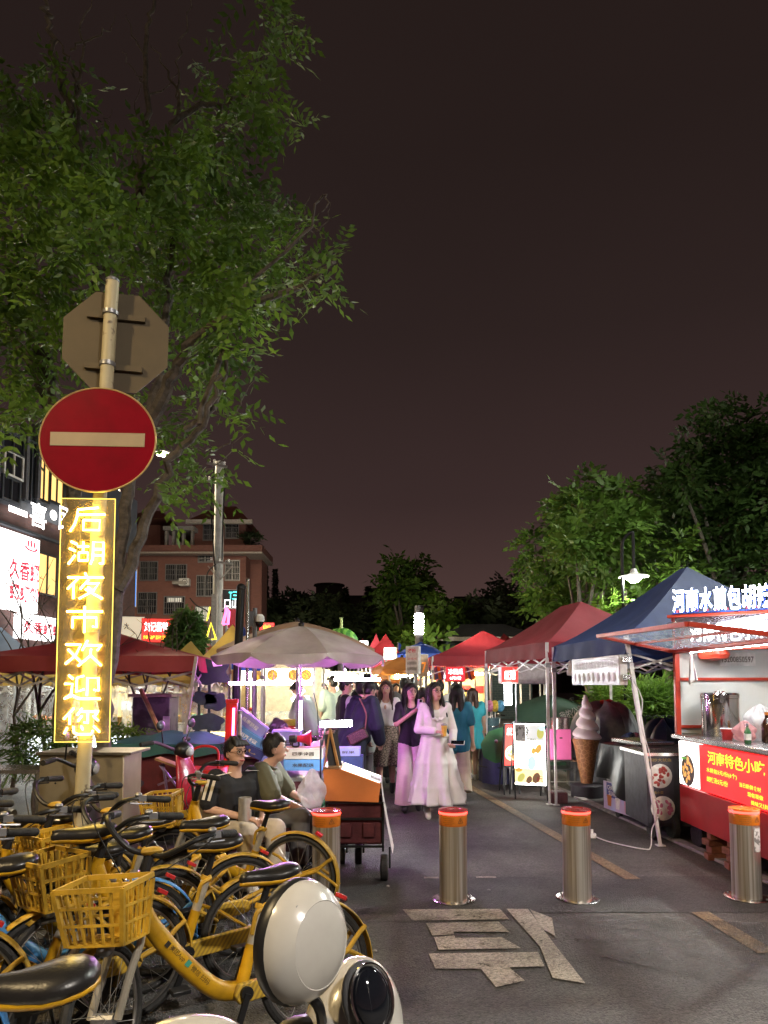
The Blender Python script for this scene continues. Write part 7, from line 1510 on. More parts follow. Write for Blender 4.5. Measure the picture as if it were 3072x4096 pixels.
t = thing('red_bucket_stand', 'tall red barrel with yellow writing beside the snack stall', 'barrel', (X(288, 11.6), 11.6, 0)); b = MB(); b.lathe([(.15, 0), (.16, .02), (.16, 1.0), (.14, 1.02)], 18, (X(288, 11.6), 11.6, 0)); b.build('body', REDP, t); b = MB(); b.lathe([(.165, .95), (.17, 1.0), (.165, 1.05)], 18, (X(288, 11.6), 11.6, 0)); b.build('rim', mat('gold_rim', (.5, .35, .05), .4), t)
bs = thing('red_basin', 'shallow red plastic basin on the front table of the snack stall', 'basin', (X(283, 10.9), 10.9, .86)); b = MB(); b.lathe([(.14, .0), (.2, .08), (.19, .08), (.13, .01)], 20, (X(283, 10.9), 10.9, .86)); b.build('bowl', REDP, bs); b = MB(); b.tube([V(X(283, 10.9) + .2 * math.cos(k * .3927), 10.9 + .2 * math.sin(k * .3927), .945) for k in range(16)], .008, 5, True); b.build('rim', REDP, bs)
ft = thing('steel_table', 'steel front table before the snack stall', 'table', (X(290, 10.9), 10.9, 0)); b = MB(); b.box((X(290, 10.9), 10.95, .84), (1.0, .6, .03)); b.build('table_top', STEEL, ft)
for s in (-.45, .45):
    for y in (-.2, .3): b = MB(); b.box((X(290, 10.9) + s, 10.9 + y, .41), (.03, .03, .82)); b.build('leg', GALV, ft)
# ================================================================ FAR LANE STALLS
def far_stall(label, x, y, w, face, lamp, front=None, seed=0, side=1, h=2.1):
    r_ = random.Random(seed); t = thing('market_stall', label, 'stall', (x, y, 0), group='stalls along the far lane')
    b = MB(); b.box((x, y, .45), (w, .8, .9)); b.build('counter', front or mat('stall_counter', (.35, .33, .30), .5), t)
    M = frame((x, y - .405, .5), (1, 0, 0), up3); panel('lit_front', M, w * .9, .5, .01, face, t)
    b = MB(); b.cyl((x - w * .4, y - .1, h - .25), (x + w * .4, y - .1, h - .25), .025, n=8); b.build('tube_lamp', lamp, t)
    for sx in (-1, 1): b = MB(); b.bar((x + sx * w * .48, y - .4, 0), (x + sx * w * .48, y - .4, h), .05, .05); b.build('post', GALV, t)
    b = MB(); b.box((x, y + .9, 1.2), (w, .04, 1.6)); b.build('back_shelf', mat('warm_back_shelf', (.5, .38, .2), .7), t)
    for k in range(14): b = MB(); q = V(x + r_.uniform(-.45, .45) * w, y + r_.uniform(-.3, .2), .9); s = r_.uniform(.06, .14); b.lathe([(s * .7, 0), (s, s * 1.2), (s * .6, s * 1.4)], 8, q); b.build('goods', [ORANGE, REDP, WHITE, YELC, GRN, STEEL][r_.randrange(6)], t)
    for k in range(8): b = MB(); q = V(x + r_.uniform(-.45, .45) * w, y + .86, r_.uniform(1.1, 1.9)); b.box(q, (.2, .04, .16)); b.build('hanging_card', [PAPER, YELC, ORANGE, REDP][r_.randrange(4)], t)
WF = glow('warm_front', (1., .72, .30), 4., False); CF = glow('cool_front', (.9, .98, 1.), 5., False)
WARMF = glow('warm_far_tube', (1., .84, .5), 420.); COOLF = glow('cool_far_tube', (.93, 1., 1.), 420.)
far_stall('warm stall with yellow goods under the watermelon board tent', X(452, 16.), 16.0, 1.7, WF, WARMF, seed=1); far_stall('white fronted stall in the middle of the lane', X(372, 21), 21., 1.6, CF, COOLF, seed=2); far_stall('golden stall beside the hanging price banner', X(421, 18.5), 18.5, 1.7, WF, WARMF, seed=3)
far_stall('bright stall under the broad red tent', X(386, 23.5), 23.6, 1.5, WF, WARMF, seed=4); far_stall('white stall at the far left of the lane', X(328, 20), 20, 1.8, CF, COOLF, seed=5); far_stall('warm stall under the far red tents', X(366, 29.5), 29.5, 1.5, WF, WARMF, seed=6); far_stall('cool lit stall behind the snack stall', X(285, 17), 17, 2., CF, COOLF, seed=7); far_stall('dim stall under the left mustard tent', X(200, 13.4), 13.4, 1.5, WF, WARM, seed=8); far_stall('lit stall inside the clear curtains', X(90, 12.4), 12.4, 1.9, CF, COOL, seed=9)
hung_sign('white box sign with dark characters deep in the lane', 384, 395, 648, 659, 19.5, LITFAR, [('安朝', 0, 0, .7, .5, DARKP)], 'lit signs along the far lane', post=True, skew=-.3)
hung_sign('white and red box sign left of the deep one', 360, 368, 641, 650, 24, LITFAR, [('茶', 0, .1, .4, .5, INKR)], 'lit signs along the far lane', post=True)
hung_sign('hanging price banner with a red head and two price columns', 406, 418, 647, 673, 14.3, mat('banner_white', (.6, .52, .46), .7), [('凝粉', 0, .36, .7, .16, INKR), ('五元 六元 八元', 0, .05, .8, .08, INKR), ('ⅢⅢⅢⅢⅢ', 0, -.12, .8, .12, DARKP), ('ⅢⅢⅢⅢⅢ', 0, -.34, .8, .12, DARKP)], 'lit signs along the far lane', post=True, skew=-.35)
hung_sign('cream banner with a big orange seven behind the price banner', 419, 428, 655, 676, 15.0, mat('banner_cream', (.6, .45, .32), .7), [('7', .05, -.1, .5, .5, glow('orange_print', (1., .3, .03), .6, False))], 'lit signs along the far lane', post=True)
hung_sign('red board with white characters offering iced watermelon', 446, 465, 667, 681, 13.6, glow('watermelon_red', (.9, .03, .05), .35, False), [('冰西瓜', 0, .17, .8, .42, SGWHT), ('6元/份', 0, -.28, .62, .26, SGWHT)], 'lit signs along the far lane', post=True, skew=.1, edge=REDP)
aw = thing('striped_awning', 'blue and yellow striped awning under the watermelon board tent', 'awning', (X(447, 15.2), 15.2, 0)); b = MB(); b.grid(lambda u, v: V(lerp(X(430, 15.2), X(476, 15.2), u), 15.2 + .5 * v, lerp(1.72, 2.0, v) + .02 * math.sin(u * 40)), 30, 4); b.build('cloth', two('awning_stripes', (.55, .36, .06), (.06, .10, .25), 'wave', 2.2, .7, lo=.48, hi=.52), aw, smooth=60)
for p in (431, 475): b = MB(); b.cyl((X(p, 15.2), 15.2, 0), (X(p, 15.2), 15.2, 1.72), .02); b.build('post', GALV, aw)
# watermelon sculpture
q = U(341, 640, 27.); wm = thing('watermelon_sculpture', 'giant green striped watermelon with a stem above the far tents', 'sculpture', V(q.x, 27, 0)); WMM = two('melon_skin', (.10, .26, .04), (.03, .12, .02), 'wave', 1.4, .45, (0, 0, 0), 5, lo=.4, hi=.6)
b = MB(); b.grid(lambda u, v: q + V(.66 * (1 + .03 * math.cos(u * 62.83)) * math.cos(u * 6.2832) * math.sin(v * math.pi), .66 * (1 + .03 * math.cos(u * 62.83)) * math.sin(u * 6.2832) * math.sin(v * math.pi), -.62 * math.cos(v * math.pi) - .15), 60, 16, True); b.build('melon', glow('melon_lit', (.10, .30, .03), .12, False) if False else WMM, wm); b = MB(); b.tube(spline([q + V(0, 0, .42), q + V(.02, 0, .65), q + V(0, 0, .85)], 3), [.07, .06, .055, .05, .05, .05, .06], 8); b.build('stem', mat('pale_stem', (.3, .38, .15), .6), wm); b = MB(); b.cyl((q.x, 27, 0), q - V(0, 0, .6), .12, n=10); b.build('post', GREYM, wm)
p = U(398, 642, 24); t = thing('blue_pennant', 'thin blue pennant pole over the far red tents', 'pennant', V(p.x, 24, 0)); b = MB(); b.cyl((p.x, 24, 0), U(369, 633, 24) if False else p, .02, n=6); b.build('pole', GALV, t); b = MB(); b.add([p, p + V(.12, 0, -.1), p + V(0, .02, -.45)], [(0, 1, 2)]); b.build('flag', BLUEC, t)
# little tiled house
hd_ = 34.; x0, x1 = U(446, 685, hd_).x, U(532, 685, hd_).x; ze = U(480, 637, hd_).z; hs = thing('tiled_house', 'low grey brick house with a dark tiled roof behind the red tents', 'house', ((x0 + x1) / 2, hd_ + 2, 0)); b = MB(); b.box(((x0 + x1) / 2, hd_ + 2, ze / 2), (x1 - x0, 4, ze)); b.build('wall', brickmat('grey_green_brick', (.07, .10, .095), (.05, .075, .07), (.15, .16, .15), 2.2), hs, smooth=0)
b = MB(); zr_ = U(480, 624, hd_ + 2).z; b.add([(x0 - .5, hd_ - .5, ze), (x1 + .5, hd_ - .5, ze), (x1 + .5, hd_ + 4.5, ze), (x0 - .5, hd_ + 4.5, ze), (x0 + 1, hd_ + 2, zr_), (x1 - 1, hd_ + 2, zr_)], [(0, 1, 5, 4), (2, 3, 4, 5), (1, 2, 5), (3, 0, 4), (0, 3, 2, 1)]); b.build('roof', two('grey_roof_tiles', (.055, .06, .06), (.025, .028, .03), 'wave', 9, .7, bump=.8), hs, smooth=0); b = MB(); b.box(((x0 + x1) / 2, hd_ - .45, ze - .12), (x1 - x0 + .9, .12, .2)); b.build('eaves_board', mat('pale_eaves', (.5, .45, .40), .7), hs)
# far skyline
SKY = mat('distant_wall', (.05, .045, .045), .9)
for k, (p0, p1, y0, d, lb) in enumerate(((246, 300, 602, 130, 'dark low building behind the conifers'), (302, 400, 597, 140, 'long dark building carrying the water tank'), (455, 500, 598, 150, 'distant flat roofed building right of the tall pale tree'), (498, 560, 606, 150, 'faint building behind the trees at the right'))):
    a, c_ = U(p0, y0, d), U(p1, y0, d); t = thing('distant_building', lb, 'building', ((a.x + c_.x) / 2, d + 5, 0), group='distant skyline'); b = MB(); b.box(((a.x + c_.x) / 2, d + 5, a.z / 2), (c_.x - a.x, 10, a.z)); b.build('wall', SKY, t)
    b = MB(); b.box(((a.x + c_.x) / 2, d - .1, a.z + .15), (c_.x - a.x + .4, .3, .3)); b.build('parapet', SKY, t)
    if k == 1:
        q0 = U(328, 597, d); b = MB(); b.cyl((q0.x, d + 3, q0.z), (q0.x, d + 3, U(328, 584, d).z), 2.7, 2.7, 16); b.cyl((q0.x, d + 3, U(328, 584, d).z), (q0.x, d + 3, U(328, 582.5, d).z), 3.2, 3.1, 16); b.build('water_tank', SKY, t); b = MB(); b.cyl((U(374, 590, d).x, d + 2, q0.z), U(374, 587, d) + V(0, 2, 0), .9, .9, 8); b.build('chimney', SKY, t)
    for j in range(3 if k in (0, 2) else 0): q0 = lerp(a, c_, .3 + .15 * j) - V(0, .06, 1.8); b = MB(); b.box(q0, (.9, .1, .6)); b.build('lit_window', LITFAR if j == 1 else GLASSD, t)
# ================================================================ PEOPLE
SKIN = mat('skin', (.55, .33, .24), .5, 0, .06, 30); SKIN2 = mat('skin_tan', (.46, .26, .18), .5, 0, .06, 30)
HAIR = mat('black_hair', (.012, .010, .009), .38, 0, .3, 60, .4, 200); HAIRB = mat('brown_hair', (.045, .022, .014), .4, 0, .3, 60, .4, 200)
EYEW = mat('eye_white', (.6, .57, .54), .3); EYED = mat('eye_dark', (.012, .008, .006), .2); LIP = mat('lip', (.42, .12, .11), .45)
cloth = lambda n, c, v=.05: mat('cloth_' + n, c, .8, 0, v, 6, .22, 9)
CBLK = cloth('black', (.014, .014, .017)); CWHT = cloth('white', (.66, .63, .62)); COLV = cloth('olive', (.085, .080, .045)); CGRY = cloth('grey', (.10, .095, .095)); CTEAL = cloth('teal', (.015, .13, .20)); CBEI = cloth('beige', (.46, .38, .29)); CTURQ = cloth('turquoise', (.04, .36, .42)); CMINT = cloth('mint', (.42, .52, .44)); CDEN = cloth('denim', (.07, .11, .19)); CNAV = cloth('navy', (.018, .022, .04)); CLIL = cloth('lilac_grey', (.34, .30, .36)); CBRN = cloth('brown', (.10, .07, .05)); CPNK = cloth('pale_pink', (.60, .48, .47)); CIVO = cloth('ivory', (.60, .56, .50))
LEO = two('leopard_print', (.05, .035, .03), (.30, .22, .18), 'voro', 26, .8, lo=.05, hi=.13)
DEF = dict(pel=(0, 0, .92), wai=(0, 0, 1.05), che=(0, 0, 1.24), nek=(0, .01, 1.39), hed=(0, -.015, 1.535), shL=(.162, .01, 1.345), elL=(.205, .03, 1.07), wrL=(.215, -.05, .84), shR=(-.162, .01, 1.345), elR=(-.205, .03, 1.07), wrR=(-.215, -.05, .84), hiL=(.085, 0, .90), knL=(.095, -.015, .48), anL=(.10, .02, .075), toL=(.115, -.14, .03), hiR=(-.085, 0, .90), knR=(-.095, -.015, .48), anR=(-.10, .02, .075), toR=(-.115, -.14, .03))
UP = ('wai', 'che', 'nek', 'hed', 'shL', 'shR', 'elL', 'elR', 'wrL', 'wrR')
def hand(mb, w, d, curl=.5, side=V(1, 0, 0)):
    d = d.normalized(); s = (side - d * side.dot(d)); s = s.normalized() if s.length > .01 else d.orthogonal().normalized(); n = d.cross(s)
    p = w + d * .075; mb.cap(w + d * .01 - s * .012, p - s * .022, .017, .015, 8); mb.cap(w + d * .01 + s * .012, p + s * .022, .017, .015, 8); mb.cap(w, p, .018, .016, 8)
    for k, (o, L) in enumerate(((-.030, .062), (-.010, .074), (.010, .070), (.030, .054))):
        a = p + s * o; q = a + (d * math.cos(curl * .8) + n * math.sin(curl * .8)) * L * .55; e = q + (d * math.cos(curl * 2.) + n * math.sin(curl * 2.)) * L * .5; mb.cap(a, q, .0095, .009, 7); mb.cap(q, e, .009, .008, 7)
    a = w + d * .025 - s * .024; q = a - s * .028 + d * .022 + n * .012; mb.cap(a, q, .012, .010, 7); mb.cap(q, q + d * .026 + n * .014 + s * .004, .010, .009, 7)
def person(label, loc, rz, h=1.65, J=None, top=None, legs=None, hair='short', hairm=HAIR, shoes=CWHT, skin=SKIN, vox=.011, lean=0., turn=0., nod=0., glasses=False, bulk=1., grp=None, curl=(.6, .6), face=True, extra=None):
    s = h / 1.65; t = thing('person', label, 'person', loc, rz, grp)
    D = {k: Vector(v) for k, v in DEF.items()}
    if J: D.update({k: Vector(v) for k, v in J.items()})
    if lean:
        R = Rx(lean); pv = D['pel']
        for k in UP: D[k] = pv + R @ (D[k] - pv)
    if bulk < 1:
        for k in ('shL', 'shR'): D[k].x *= .9
    D = {k: v * s for k, v in D.items()}; g = D.get
    B = lambda mb, name, m, par=None, **k: mb.build(name, m, par or t, local=True, **k)
    Rh = Rz(turn) @ Rx(nod) @ (Rx(lean * .5) if lean else Matrix.Identity(3)); H = lambda x, y, z: D['hed'] + Rh @ V(x * s, y * s, z * s)
    lat = (D['shL'] - D['shR']).normalized()
    def torso(mb, gr):
        for sg in (-1, 1):
            c, w, p = D['che'] + lat * .085 * sg * s * bulk, D['wai'] + lat * .055 * sg * s * bulk, D['pel'] + lat * .075 * sg * s * bulk
            mb.cap(c, w, (.098 * bulk) * s + gr, (.088 * bulk) * s + gr, 12); mb.cap(w, p, (.088 * bulk) * s + gr, (.10 * bulk) * s + gr, 12); mb.cap(D['che'] + lat * .06 * sg * s, D['sh' + ('L' if sg > 0 else 'R')] , .085 * s + gr, .055 * s + gr, 10)
        mb.cap(D['che'], lerp(D['che'], D['nek'], .72) if gr else D['nek'], .09 * s + gr, .055 * s + gr * .3, 10)
    b = MB(); torso(b, 0); b.cap(D['nek'] - V(0, 0, .03 * s), D['hed'] - V(0, 0, .06 * s), .050 * s, .047 * s, 10)
    b.ell(H(0, .005, .012), (.073 * s, .088 * s, .103 * s), 16, 12, Rh); b.ell(H(0, -.022, -.055), (.052 * s, .056 * s, .058 * s), 14, 10, Rh); b.cap(H(0, -.082, .005), H(0, -.100, -.028), .008 * s, .013 * s, 8)
    for sg in (-1, 1): b.ell(H(.074 * sg, .012, -.012), (.012 * s, .02 * s, .03 * s), 8, 6, Rh)
    for L in 'LR':
        b.cap(g('sh' + L), g('el' + L), .046 * s * bulk, .037 * s * bulk, 10); b.cap(g('el' + L), g('wr' + L), .037 * s * bulk, .025 * s, 10); hand(b, g('wr' + L), (g('wr' + L) - g('el' + L)), curl[0 if L == 'L' else 1], V(1, 0, 0) if L == 'L' else V(-1, 0, 0))
        b.cap(g('hi' + L), g('kn' + L), .082 * s * bulk, .052 * s, 10); b.cap(g('kn' + L), lerp(g('kn' + L), g('an' + L), .35), .052 * s, .053 * s, 10); b.cap(lerp(g('kn' + L), g('an' + L), .35), g('an' + L), .053 * s, .034 * s, 10); b.cap(g('an' + L), g('to' + L), .036 * s, .026 * s, 8)
    B(b, 'body', skin, vox=vox, sm=3)
    if shoes is not None:
        for L in 'LR':
            b = MB(); a, e = g('an' + L), g('to' + L); dd = (e - a); dd.z = 0; dd = dd.normalized() if dd.length > .01 else V(0, -1, 0); z0 = min(a.z, e.z)
            b.cap(a - dd * .03 + V(0, 0, -.03 * s), a + V(0, 0, -.02 * s), .047 * s, .045 * s, 9); b.cap(a, lerp(a, e, .9), .046 * s, .040 * s, 9); b.cap(lerp(a, e, .6) , e + dd * .02, .042 * s, .034 * s, 9); B(b, 'shoe', shoes, vox=.012, sm=2)
    if top:
        m, sleeve, hem, gr = top[:4]; b = MB(); torso(b, gr)
        for L in 'LR':
            a, e, w = g('sh' + L), g('el' + L), g('wr' + L)
            if sleeve > 0: b.cap(a, lerp(a, e, min(1, sleeve)), .052 * s * bulk + gr, .046 * s * bulk + gr * 1.2, 10)
            if sleeve > 1: b.cap(e, lerp(e, w, sleeve - 1), .045 * s * bulk + gr, .036 * s + gr, 10)
        hm = D['pel'] + (D['pel'] - D['wai']).normalized() * hem * s
        for sg in (-1, 1): b.cap(D['pel'] + lat * .07 * sg * s, hm + lat * .07 * sg * s, .10 * s * bulk + gr, .10 * s * bulk + gr * 1.2, 12)
        sh = B(b, 'top', m, vox=vox, sm=2)
        if len(top) > 4: top[4](B, D, s, t, sh, H)
    if legs:
        k, m = legs[0], legs[1]; b = MB()
        if k == 'pants':
            wide, ln = legs[2], legs[3]
            for sg in (-1, 1): b.cap(D['pel'] + lat * .07 * sg * s + V(0, 0, .05), D['pel'] + lat * .07 * sg * s, .10 * s * bulk, .108 * s * bulk, 12)
            for L in 'LR':
                a, kn, an = g('hi' + L), g('kn' + L), g('an' + L); b.cap(a, kn, .098 * s * bulk, lerp(.066 * s, wide, .55), 12)
                if ln > .55: b.tube([kn, lerp(kn, an, (ln - .5) * 2)], [lerp(.066 * s, wide, .55), wide], 14)
            B(b, 'trousers', m, vox=vox, sm=2)
        else:
            zt, zb, rt_, rb_, sway, folds = legs[2:8]; r_ = random.Random(int(zb * 100) + int(rz)); ph = r_.uniform(0, 6)
            def f(u, v):
                a = u * 2 * math.pi; k_ = v ** .8; r = lerp(rt_, rb_, k_) * s; w = 1 + (.03 + .13 * v) * math.sin(folds * a + ph + 1.2 * math.sin(v * 3)) + .05 * v * math.sin((folds * 2 + 3) * a + 2 * ph); zz = lerp(zt, zb, v) * s
                if len(legs) > 8: w *= 1 + .05 * max(0, math.sin(v * math.pi * 2 * legs[8])) ** 6
                c = lerp(D['pel'], D['pel'] + V(sway[0], sway[1], 0), v ** 1.5); return V(c.x + r * w * math.cos(a) * 1.05, c.y + r * w * math.sin(a) * .95, zz)
            b.grid(f, 72, 30, True); B(b, 'skirt', m, smooth=70, solid=.004)
    # hair
    b = MB()
    b.ell(H(0, .022, .035), (.082 * s, .090 * s, .090 * s), 16, 12, Rh)
    if hair == 'short': b.ell(H(0, .03, -.005), (.078 * s, .075 * s, .075 * s), 14, 10, Rh); [b.cap(H(x, -.055, .085), H(x * 1.25 + .008, -.078, .058), .020 * s, .012 * s, 7) for x in (-.05, -.025, 0, .025, .05)]; [b.ell(H(x, y, .105), .035 * s, 8, 6) for x, y in ((-.03, -.02), (.03, .0), (0, .04))]
    else:
        ln = {'long': .36, 'mid': .22, 'bun': .02}[hair]
        for sg in (-1, 1):
            b.cap(H(.05 * sg, .05, .03), H(.06 * sg, .068, -ln * .7), .055 * s, .050 * s, 10); b.cap(H(.06 * sg, .068, -ln * .7), H(.07 * sg, .05, -ln), .050 * s, .03 * s, 9); b.cap(H(.072 * sg, -.01, .05), H(.088 * sg, -.012, -.11), .022 * s, .024 * s, 8)
            if hair == 'long': b.cap(H(.088 * sg, -.012, -.11), H(.098 * sg, -.065, -.30), .026 * s, .020 * s, 8)
            b.cap(H(.0, -.062, .10), H(.062 * sg, -.055, .055), .018 * s, .018 * s, 8)
        if hair == 'bun': b.ell(H(0, .08, .08), .05 * s, 10, 8)
    B(b, 'hair', hairm, vox=min(vox, .011), sm=2)
    if vox < .0125:
        b = MB(); r_ = random.Random(int(h * 1000 + rz)); n_ = 420 if hair != 'short' else 300
        for i in range(n_):
            th, z = r_.uniform(0, 6.2832), r_.uniform(-.45, 1.)
            if hair == 'bun': z = abs(z)
            y = -math.cos(th)
            if y < -.2 and z < .55: continue
            rr = math.sqrt(max(0, 1 - z * z)); nx = V(math.sin(th) * rr, y * rr, z); p = V(.084 * nx.x, .022 + .093 * nx.y, .035 + .093 * nx.z)
            fl = V(nx.x * .5 + r_.gauss(0, .3), nx.y * .5 + r_.gauss(0, .3) - (.5 if y < 0 and hair == 'short' else 0), -.75); fl = (fl - nx * fl.dot(nx)).normalized(); ln = r_.uniform(.035, .065) if hair == 'short' else r_.uniform(.06, .13); w = fl.cross(nx).normalized() * .0022
            q = p + fl * ln * .5 + nx * .007; e = p + fl * ln + nx * r_.uniform(.001, .010) - V(0, 0, .012); P_ = [p - w, p + w, q + w, q - w, e]
            b.add([H(*v) for v in P_], [(0, 1, 2, 3), (3, 2, 4)])
        if hair == 'long':
            for i in range(260):
                sg = r_.choice((-1, 1)); x = r_.uniform(.045, .112); y = r_.uniform(-.05, .085) if x > .08 else r_.uniform(.05, .115); z0 = r_.uniform(-.16, .0); ln = r_.uniform(.10, .22)
                p, q, e = V(x * sg, y, z0), V((x + .008) * sg, y - .01, z0 - ln * .5), V((x + r_.uniform(-.01, .015)) * sg, y - .02, z0 - ln); w = V(.002, .001, 0); b.add([H(*v) for v in (p - w, p + w, q + w, q - w, e)], [(0, 1, 2, 3), (3, 2, 4)])
        B(b, 'hair_strands', hairm)['kind'] = 'stuff'
    if face:
        for sg in (-1, 1):
            b = MB(); b.ell(H(.031 * sg, -.077, .008), (.014 * s, .007 * s, .0075 * s), 10, 6, Rh); e = B(b, 'eye', EYEW); b = MB(); b.ell(H(.031 * sg, -.083, .008), (.0075 * s, .004 * s, .0072 * s), 8, 6, Rh); b.cap(H(.017 * sg, -.084, .014), H(.046 * sg, -.077, .015), .003 * s, .002 * s, 5); B(b, 'iris', EYED, e)
            b = MB(); b.cap(H(.014 * sg, -.088, .031), H(.050 * sg, -.076, .034), .0042 * s, .003 * s, 6); B(b, 'eyebrow', hairm)
        b = MB(); b.cap(H(-.018, -.078, -.058), H(.018, -.078, -.058), .0065 * s, .0065 * s, 7); b.ell(H(0, -.079, -.059), (.014 * s, .008 * s, .009 * s), 8, 6, Rh); B(b, 'mouth', LIP)
    if glasses:
        b = MB()
        for sg in (-1, 1):
            b.tube([H(.034 * sg + .024 * math.cos(k * .5236), -.098 + .012 * abs(.034 * sg + .024 * math.cos(k * .5236)) / .06, .006 + .019 * math.sin(k * .5236)) for k in range(12)], .0024 * s, 5, True); b.tube([H(.058 * sg, -.088, .012), H(.08 * sg, .01, .008)], .002 * s, 5)
        b.tube([H(-.011, -.098, .01), H(.011, -.098, .01)], .002 * s, 5); B(b, 'glasses', mat('dark_glasses_frame', (.03, .025, .02), .25, .5))
    if extra: extra(B, D, s, t, H)
    return t
def at(px, d): return (U(px, 685, d).x, d, 0)
def walk(a, lf=1):   # mid-stride legs; lf=1 left foot forward
    f, r = ('L', 'R') if lf > 0 else ('R', 'L'); sx = {'L': 1, 'R': -1}
    return {'kn' + f: (sx[f] * .085, -.5 * a - .06, .49), 'an' + f: (sx[f] * .085, -a, .075), 'to' + f: (sx[f] * .09, -a - .16, .04), 'kn' + r: (sx[r] * .085, .15 * a - .04, .48), 'an' + r: (sx[r] * .085, a * .9, .13), 'to' + r: (sx[r] * .09, a * .9 - .12, .035)}
# --- the three women in front
def drink(B, D, s, t, H):
    pass
def ruffle(B, D, s, t, sh, H):
    b = MB(); b.grid(lambda u, v: D['nek'] + V(.10 * math.cos(u * 6.2832) * (1 + .3 * v), -.02 + .09 * math.sin(u * 6.2832) * (1 + .3 * v), -.06 - .10 * max(0, -math.sin(u * 6.2832)) - .03 * v + .008 * math.sin(u * 90)), 60, 3, True); B(b, 'ruffle', CWHT, sh, smooth=80)
    b = MB(); b.tube([D['wai'] + V(.165 * math.cos(k * .2618), .145 * math.sin(k * .2618), -.04 + .006 * math.sin(k * 5)) for k in range(24)], .014, 6, True); B(b, 'waist_frill', CWHT, sh)
P1 = at(435, 8.6)
person('woman with glasses in a long white dress holding a yellow drink and a phone', P1, 8, 1.63, dict(walk(.13, 1), elR=(-.215, -.02, 1.08), wrR=(-.035, -.22, 1.07), elL=(.225, 0, 1.06), wrL=(.165, -.20, .93)), (CWHT, 1.9, .0, .013, ruffle), ('skirt', CWHT, 1.04, .20, .138, .30, (.02, .02), 9, 3), 'long', shoes=CWHT, vox=.0085, turn=22, nod=-6, glasses=True, curl=(.9, .9), bulk=.86, grp='women walking in front')
p = Vector(P1) + Rz(8) @ V(.045, -.285, 1.075); t = thing('drink_cup', 'clear cup of yellow drink held by the woman in white', 'drink', p - V(0, 0, .07)); b = MB(); b.lathe([(.026, -.07), (.036, .055), (.0001, .056)], 16, p); b.build('cup', mat('mango_drink', (.75, .45, .08), .3), t); b = MB(); b.lathe([(.037, .055), (.038, .065), (.02, .08), (.0001, .083)], 16, p); b.build('lid', PET, t)
p = Vector(P1) + Rz(8) @ V(.20, -.30, .93); t = thing('phone', 'white phone held low by the woman in white', 'phone', p); b = MB(); b.box(p, (.16, .075, .009), Rz(-12) @ Rx(35)); b.build('case', WHITE, t, bevel=.003); b = MB(); b.box(p + Rz(-12) @ Rx(35) @ V(0, 0, .0055), (.15, .066, .002), Rz(-12) @ Rx(35)); b.build('screen', GLOSSB, t)
P2 = at(411, 9.2)
person('woman in a black top and wide pale trousers holding a phone to her chin', P2, 0, 1.62, dict(walk(.08, -1), elR=(-.20, -.12, 1.12), wrR=(.06, -.20, 1.31)), (CBLK, .75, .03, .016), ('pants', CPNK, .135, .97), 'long', shoes=CBLK, vox=.009, turn=18, nod=4, curl=(.5, 1.1), bulk=.86, grp='women walking in front')
p = Vector(P2) + V(.10, -.24, 1.36); t = thing('phone', 'silver phone held at the chin of the woman in the black top', 'phone', p); b = MB(); b.box(p, (.065, .009, .12), Ry(8)); b.build('case', WHITE, t, bevel=.003); b = MB(); b.box(p + V(.012, -.006, .04), (.03, .003, .03), Ry(8)); b.build('camera_bump', GLOSSB, t)
P3 = at(386, 10.6)
def keyhole(B, D, s, t, sh, H):
    b = MB(); b.ell(D['che'] + V(0, -.128, .03), (.018, .006, .035), 8, 6); B(b, 'keyhole', SKIN, sh)
person('woman in a white blouse and flaring leopard skirt', P3, -5, 1.66, dict(walk(.16, -1), elR=(-.215, .02, 1.08), wrR=(-.12, -.12, .93)), (CWHT, .45, -.03, .016, keyhole), ('skirt', LEO, 1.0, .42, .135, .31, (-.14, .05), 7), 'long', HAIRB, CBLK, vox=.010, bulk=.86, grp='women walking in front')
# --- behind them
P4 = at(367, 11.3)
person('tall man in a black T shirt with his hand at his forehead', P4, 5, 1.76, dict(elL=(.25, -.10, 1.13), wrL=(.13, -.15, 1.44)), (CBLK, .8, .10, .024), ('pants', CGRY, .10, .98), 'short', shoes=CBLK, bulk=1.05, nod=6, turn=4, curl=(.8, .5), grp='passers by in the lane')
person('woman in black with long hair between the man and the leopard skirt', at(383, 11.9), -4, 1.60, walk(.06), (CBLK, .9, .03, .02), ('pants', CBLK, .08, .98), 'long', shoes=CBLK, vox=.012, glasses=True, grp='passers by in the lane')
P6 = at(354, 9.6)
person('person in a dark coat bending over the stall with a shoulder bag', P6, 128, 1.70, dict(elL=(.24, -.15, 1.12), wrL=(.16, -.34, .95), elR=(-.24, -.12, 1.1), wrR=(-.15, -.33, .95)), (CNAV, 1.9, .22, .05), ('pants', CBLK, .12, .98), 'short', shoes=CBLK, lean=24, nod=16, bulk=1.18, face=False, grp='customers at the parasol stall')
hp = Vector(P6) + V(.06, -.26, .93); t = thing('shoulder_bag', 'brown patterned shoulder bag on the person in the dark coat', 'bag', hp - V(0, 0, .1)); b = MB(); b.box(hp, (.27, .09, .15), Ry(-28)); b.build('pouch', two('bag_monogram', (.06, .035, .03), (.16, .09, .06), 'voro', 60, .5, lo=.1, hi=.3), t, bevel=.025, seg=3); b = MB(); b.tube(spline([hp + V(.10, -.04, .10), hp + V(.11, -.03, .30), hp + V(.02, .02, .50)], 4), .010, 6); b.build('strap', cloth('strap_brown', (.18, .09, .06)), t)
person('man with glasses in a black jacket behind the bending person', at(345, 10.4), 100, 1.70, None, (CBLK, 1.9, .1, .03), ('pants', CBLK, .1, .98), 'short', shoes=CBLK, nod=10, glasses=True, vox=.013, grp='customers at the parasol stall')
